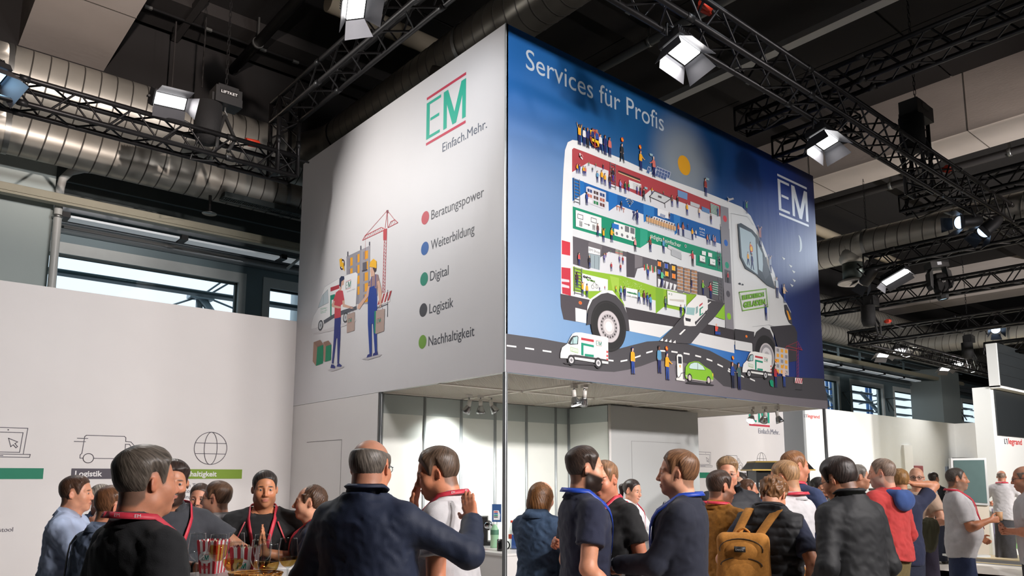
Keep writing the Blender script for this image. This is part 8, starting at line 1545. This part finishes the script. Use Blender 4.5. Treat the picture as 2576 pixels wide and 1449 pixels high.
# ------------------------------------------------------------------ counter in the corner of the stand
cz = .95; t = thing('corner_counter', 'white counter behind the corner post', 'counter', (CX + .10, CY + .10, 0))
part('body', MB().box((CX + .10, CY + .10, 0), (CX + 1.25, CY + 1.25, cz - .02)), mat('white_laminate', (226, 224, 222)), t); part('top', MB().box((CX + .09, CY + .09, cz - .02), (CX + 1.26, CY + 1.26, cz)), mat('white_laminate', (226, 224, 222)), t)
def on_counter(u, v): return onZ(u, v, cz)
c = on_counter(1218, 1372); t = thing('coffee_machine', 'black and silver coffee machine on the counter', 'coffee machine', tuple(c)); 
def cb(x0, x1, y0, y1, z0, z1): return [c + RT * x0 + FW * y0 + UP * z0, c + RT * x1 + FW * y0 + UP * z0, c + RT * x1 + FW * y0 + UP * z1, c + RT * x0 + FW * y0 + UP * z1], FW * (y1 - y0)
for n_, b_, m_ in (('body', (-.13, .03, -.03, .2, 0, .27), M_blackp), ('drip_tray', (-.06, .08, -.04, .16, 0, .035), M_blackp), ('spout_column', (-.03, .02, -.02, .1, .03, .16), mat('olive_grey', (90, 92, 84), .5))): pts, dv = cb(*b_); part(n_, MB().prism([tuple(p) for p in pts], tuple(dv)), m_, t)
part('front_cover', MB().lathe(c + RT * .035 + UP * .19, [(.0, -.03), (.045, -.02), (.05, .01), (.03, .04), (0, .05)], 24, axis=tuple(RT * .5 - FW * .8 + UP * .2)), mat('chrome', (200, 202, 204), .15, 1.0), t)
c = on_counter(1244, 1378); t = thing('water_bottle', 'pale green plastic water bottle on the counter', 'bottle', tuple(c)); part('bottle_body', MB().lathe(c, [(0, 0), (.038, .0), (.04, .02), (.037, .09), (.04, .13), (.036, .17), (.014, .21), (.013, .22)], 20), mat('green_plastic', (150, 196, 160), .15), t); part('bottle_label', MB().lathe(c, [(.0405, .12), (.0395, .165)], 20), mat('green_label', (70, 120, 96), .5), t); part('cap', MB().lathe(c, [(.015, .215), (.015, .235), (0, .236)], 14), mat('white_cap', (230, 230, 230), .5), t)
c = on_counter(1288, 1374); t = thing('water_bottle', 'clear bottle with a red cap behind the post', 'bottle', tuple(c)); part('bottle_body', MB().lathe(c, [(0, 0), (.034, .0), (.034, .14), (.014, .2), (.013, .22)], 20), M_gl, t); part('bottle_label', MB().lathe(c, [(.0345, .07), (.0345, .11)], 20), mat('red_label', (206, 80, 60), .5), t); part('cap', MB().lathe(c, [(.015, .22), (.015, .24), (0, .241)], 14), mat('red_plastic', (206, 62, 40)), t)
c = on_counter(1262, 1386); t = thing('mug', 'black mug beside the corner post', 'mug', tuple(c)); part('mug_body', MB().lathe(c, [(0, 0), (.04, 0), (.042, .005), (.042, .1), (.039, .1), (.038, .008)], 24), mat('black_glaze', (20, 20, 21), .15), t); part('handle', MB().tube([tuple(c + RT * (.04 + .03 * math.sin(a)) + UP * (.05 + .035 * math.cos(a))) for a in np.linspace(0, PI, 9)], .006, 8), mat('black_glaze', (20, 20, 21)), t)
c = on_counter(1249, 1372) + UP * .24; t = thing('brochure_stand', 'upright blue brochure with a printed van on the counter', 'brochure', tuple(on_counter(1249, 1372)))
part('brochure', MB().prism([tuple(c + RT * x + UP * z) for x, z in ((-.045, -.02), (.045, -.02), (.045, .15), (-.045, .15))], tuple(FW * .004)), mat('brochure_blue', (54, 88, 140), .4), t); A = Art(None, tuple(-FW), .0004, .0006)
A.poly3([c + RT * x + UP * z for x, z in ((-.03, .0), (.03, .0), (.035, .05), (.02, .09), (-.03, .09))], (226, 228, 230))
for k, col in enumerate(((180, 60, 66), (0, 90, 160), (0, 138, 104), (86, 82, 88))): A.poly3([c + RT * x + UP * z for x, z in ((-.026, .07 - k * .016), (.012, .07 - k * .016), (.012, .082 - k * .016), (-.026, .082 - k * .016))], col)
A.flush('printed_cover', t); part('prop', MB().bar(tuple(c - UP * .24 + FW * .01), tuple(c + FW * .004), .03, .006), M_gl, t)
c = on_counter(1300, 1382); t = thing('leaflet_holder', 'clear leaflet box with blue leaflets on the counter', 'leaflet box', tuple(c)); part('acrylic_box', MB().prism([tuple(c + RT * x + UP * z) for x, z in ((-.06, 0), (.06, 0), (.06, .17), (-.06, .17))], tuple(FW * .12)), M_gl, t)
for k in range(5): part('leaflet', MB().prism([tuple(c + RT * x + UP * z + FW * (.02 + k * .018)) for x, z in ((-.05, .005), (.045, .005), (.05, .12 + .02 * (k % 3)), (-.045, .13 + .02 * (k % 2)))], tuple(FW * .008)), mat('leaflet_%d' % (k % 3), ((50, 84, 150), (220, 222, 226), (40, 60, 110))[k % 3], .4), t)
for j, (u, col, nm) in enumerate(((1190, (230, 228, 226), 'white'), (1197, (198, 50, 62), 'red'))):
    c = on_counter(u, 1384); tag(MB().prism([tuple(c + RT * x + UP * z) for x, z in ((-.012, 0), (.012, 0), (.012, .17 - .01 * j), (-.012, .17 - .01 * j))], tuple(FW * .14)).build('ring_binder', mat('binder_' + nm, col, .5)), '%s folder standing at the left end of the counter' % nm, 'folder')
# ------------------------------------------------------------------ bar with the popcorn machine
bl, br = onD(1560, 1340, 6.75), onD(1900, 1340, 6.95); t = thing('bar_counter', 'white bar counter in front of the barmaid', 'counter', (bl[0], bl[1], 0)); e = (br - bl); e[2] = 0
part('body', MB().prism([(bl[0], bl[1], 0), (br[0], br[1], 0), (br[0], br[1], 1.07), (bl[0], bl[1], 1.07)], tuple(FW * .4)), mat('white_laminate', (226, 224, 222)), t); part('top', MB().prism([tuple(np.array((bl[0], bl[1], 1.07)) - FW * .05), tuple(np.array((br[0], br[1], 1.07)) - FW * .05), tuple(np.array((br[0], br[1], 1.11)) - FW * .05), tuple(np.array((bl[0], bl[1], 1.11)) - FW * .05)], tuple(FW * .5)), mat('white_laminate', (226, 224, 222)), t)
c = onD(1664, 1342, 7.05); c[2] = 1.11
for j in range(2): tag(MB().lathe(c + RT * .07 * j, [(0, 0), (.03, 0), (.036, .18), (.0345, .18), (.028, .006)], 20).build('tumbler', M_gl), 'tall clear tumbler on the bar, %s' % ('left one', 'right one')[j], 'glass', 'tumblers on the bar')
D_ = 8.9; a, b = onD(1893, 1183, D_), onD(2051, 1183, D_); t = thing('popcorn_machine', 'black popcorn machine with a gold trimmed roof', 'popcorn machine', ((a[0] + b[0]) / 2, (a[1] + b[1]) / 2, .0)); zt = onD(1900, 1160, D_)[2]; zb = a[2]; W_ = np.linalg.norm((b - a)[:2]); m0 = (a + b) / 2; m0[2] = 0
def pmP(x, y, z): return tuple(m0 + RT * x + FW * y + UP * z)
w, dp = W_ / 2, .48; M_pm = mat('popper_black', (30, 32, 32), .35)
def frus(n_, x0, y0, y1, z0, x1, y2, y3, z1, m): 
    v = [pmP(-x0, y0, z0), pmP(x0, y0, z0), pmP(x0, y1, z0), pmP(-x0, y1, z0), pmP(-x1, y2, z1), pmP(x1, y2, z1), pmP(x1, y3, z1), pmP(-x1, y3, z1)]; return part(n_, MB().add(v, [[0, 3, 2, 1], [4, 5, 6, 7], [0, 1, 5, 4], [1, 2, 6, 5], [2, 3, 7, 6], [3, 0, 4, 7]]), m, t)
frus('roof', w, 0, dp, zb, w * .82, .08, dp - .08, zt, M_pm); frus('gold_trim', w * 1.003, -.004, dp, zb - .004, w * 1.0, -.003, dp, zb + .012, mat('gold_trim', (190, 160, 84), .3, .7)); frus('gold_trim', w * .845, .068, dp - .06, zt - .014, w * .825, .074, dp - .07, zt + .003, mat('gold_trim', (190, 160, 84)))
frus('head_panel', w * .84, .05, dp - .05, zb - .14, w * .84, .05, dp - .05, zb, M_pm)
for sx in (-1, 1):
    for y in (.05, dp - .07): part('corner_post', MB().obox(pmP(sx * w * .82, y, zb - .36), tuple(RT * .012), tuple(FW * .012), tuple(UP * .36)), M_pm, t)
part('glass_pane', MB().prism([pmP(-w * .8, .055, zb - .72), pmP(w * .8, .055, zb - .72), pmP(w * .8, .055, zb - .14), pmP(-w * .8, .055, zb - .14)], tuple(FW * .004)), M_pane, t); frus('base', w * .86, .03, dp - .03, .9, w * .86, .03, dp - .03, zb - .7, M_pm); part('kettle', MB().lathe(pmP(.05, .2, zb - .3), [(0, -.05), (.08, -.05), (.09, .03), (.03, .05), (0, .05)], 20), mat('chrome', (200, 202, 204)), t); frus('cart', w * .86, .03, dp - .03, 0, w * .86, .03, dp - .03, .9, mat('cart_dark_red', (120, 40, 40), .5))
mbt = MB(); text_add(mbt, 'POPCORN', pmP(-.16, .048, zb - .095), tuple(RT), (0, 0, 1), .06, width=.32); part('lettering', mbt, mat('faint_gold_print', (110, 100, 74), .5), t)
# ------------------------------------------------------------------ track lamps under the louvre ceiling
M_chr = mat('chrome_reflector', (178, 180, 182), .22, .95); M_lw = mat('lamp_white', (224, 220, 214), .45); M_bulb = mat('bulb_glow', (255, 252, 244), .3, emit=9)
def track_lamp(label, p, tgt, lit, power=26):
    p = np.array(p, float); d = np.array(tgt, float) - p; d /= np.linalg.norm(d); t = thing('track_lamp', label, 'track lamp', tuple(p + UP * .16), 'track lamps under the louvre ceiling')
    part('track_adapter', MB().box(tuple(p + np.array((-.03, -.02, .14))), (p[0] + .03, p[1] + .02, max(p[2] + .175, BZ0 - .004))), M_lw, t); part('stem', MB().tube([tuple(p + UP * .15), tuple(p + UP * .09)], .009, 8), M_chr, t); part('socket', MB().tube([tuple(p + UP * .10 - d * .02), tuple(p + UP * .05 + d * .01)], .022, 12), M_lw, t)
    q = p + UP * .05; part('reflector', MB().lathe(q, [(.024, 0), (.034, .02), (.047, .06), (.055, .085), (.053, .085), (.044, .06), (.02, .01)], 24, axis=tuple(d)), M_chr, t); part('bulb_face', MB().lathe(q, [(0, .079), (.03, .080), (.052, .082)], 20, axis=tuple(d)), M_bulb if lit else mat('dark_lens', (150, 152, 152), .3), t)
    if lit:
        o = lamp('SPOT', tuple(q + d * .1), tuple(q + d * 2), power, (.95, 1.0, .97), .05, 110, .8, t); 
    return t
zl = BZ0 - .18
g1 = onZ(1207, 1012, BZ0); 
for j, (dx, tg) in enumerate(((-.11, (-.6, .5, -1)), (0, (0, .3, -1)), (.11, (.6, .3, -.9)))): p = onY((1180, 1209, 1236)[j], 1032, 6.72); track_lamp('chrome track lamp in the left group of three, %s' % ('left', 'middle', 'right')[j], p, p + np.array(tg) @ np.array([RT, FW, UP]), True if 0 else (j != 3), 30)
g2 = onZ(1457, 966, BZ0); 
for j, dx in enumerate((-.05, .05)): p = np.array((g2[0], g2[1], zl)) + RT * dx; track_lamp('chrome track lamp in the middle pair, %s' % ('left', 'right')[j], p, p + np.array(((-.25 if j else .25), -.1 if j == 0 else .9, -1)) @ np.array([RT, FW, UP]), True, 45)
g3 = onZ(1923, 1022, BZ0)
for j, (dx, tg) in enumerate(((-.18, (-.5, -.5, -.9)), (0, (0, .9, -.8)), (.18, (.4, .0, -1)))): p = np.array((g3[0], g3[1], zl)) + RT * dx * .9; track_lamp('chrome track lamp in the right group of three, %s' % ('left', 'middle', 'right')[j], p, p + np.array(tg) @ np.array([RT, FW, UP]), True, 40)
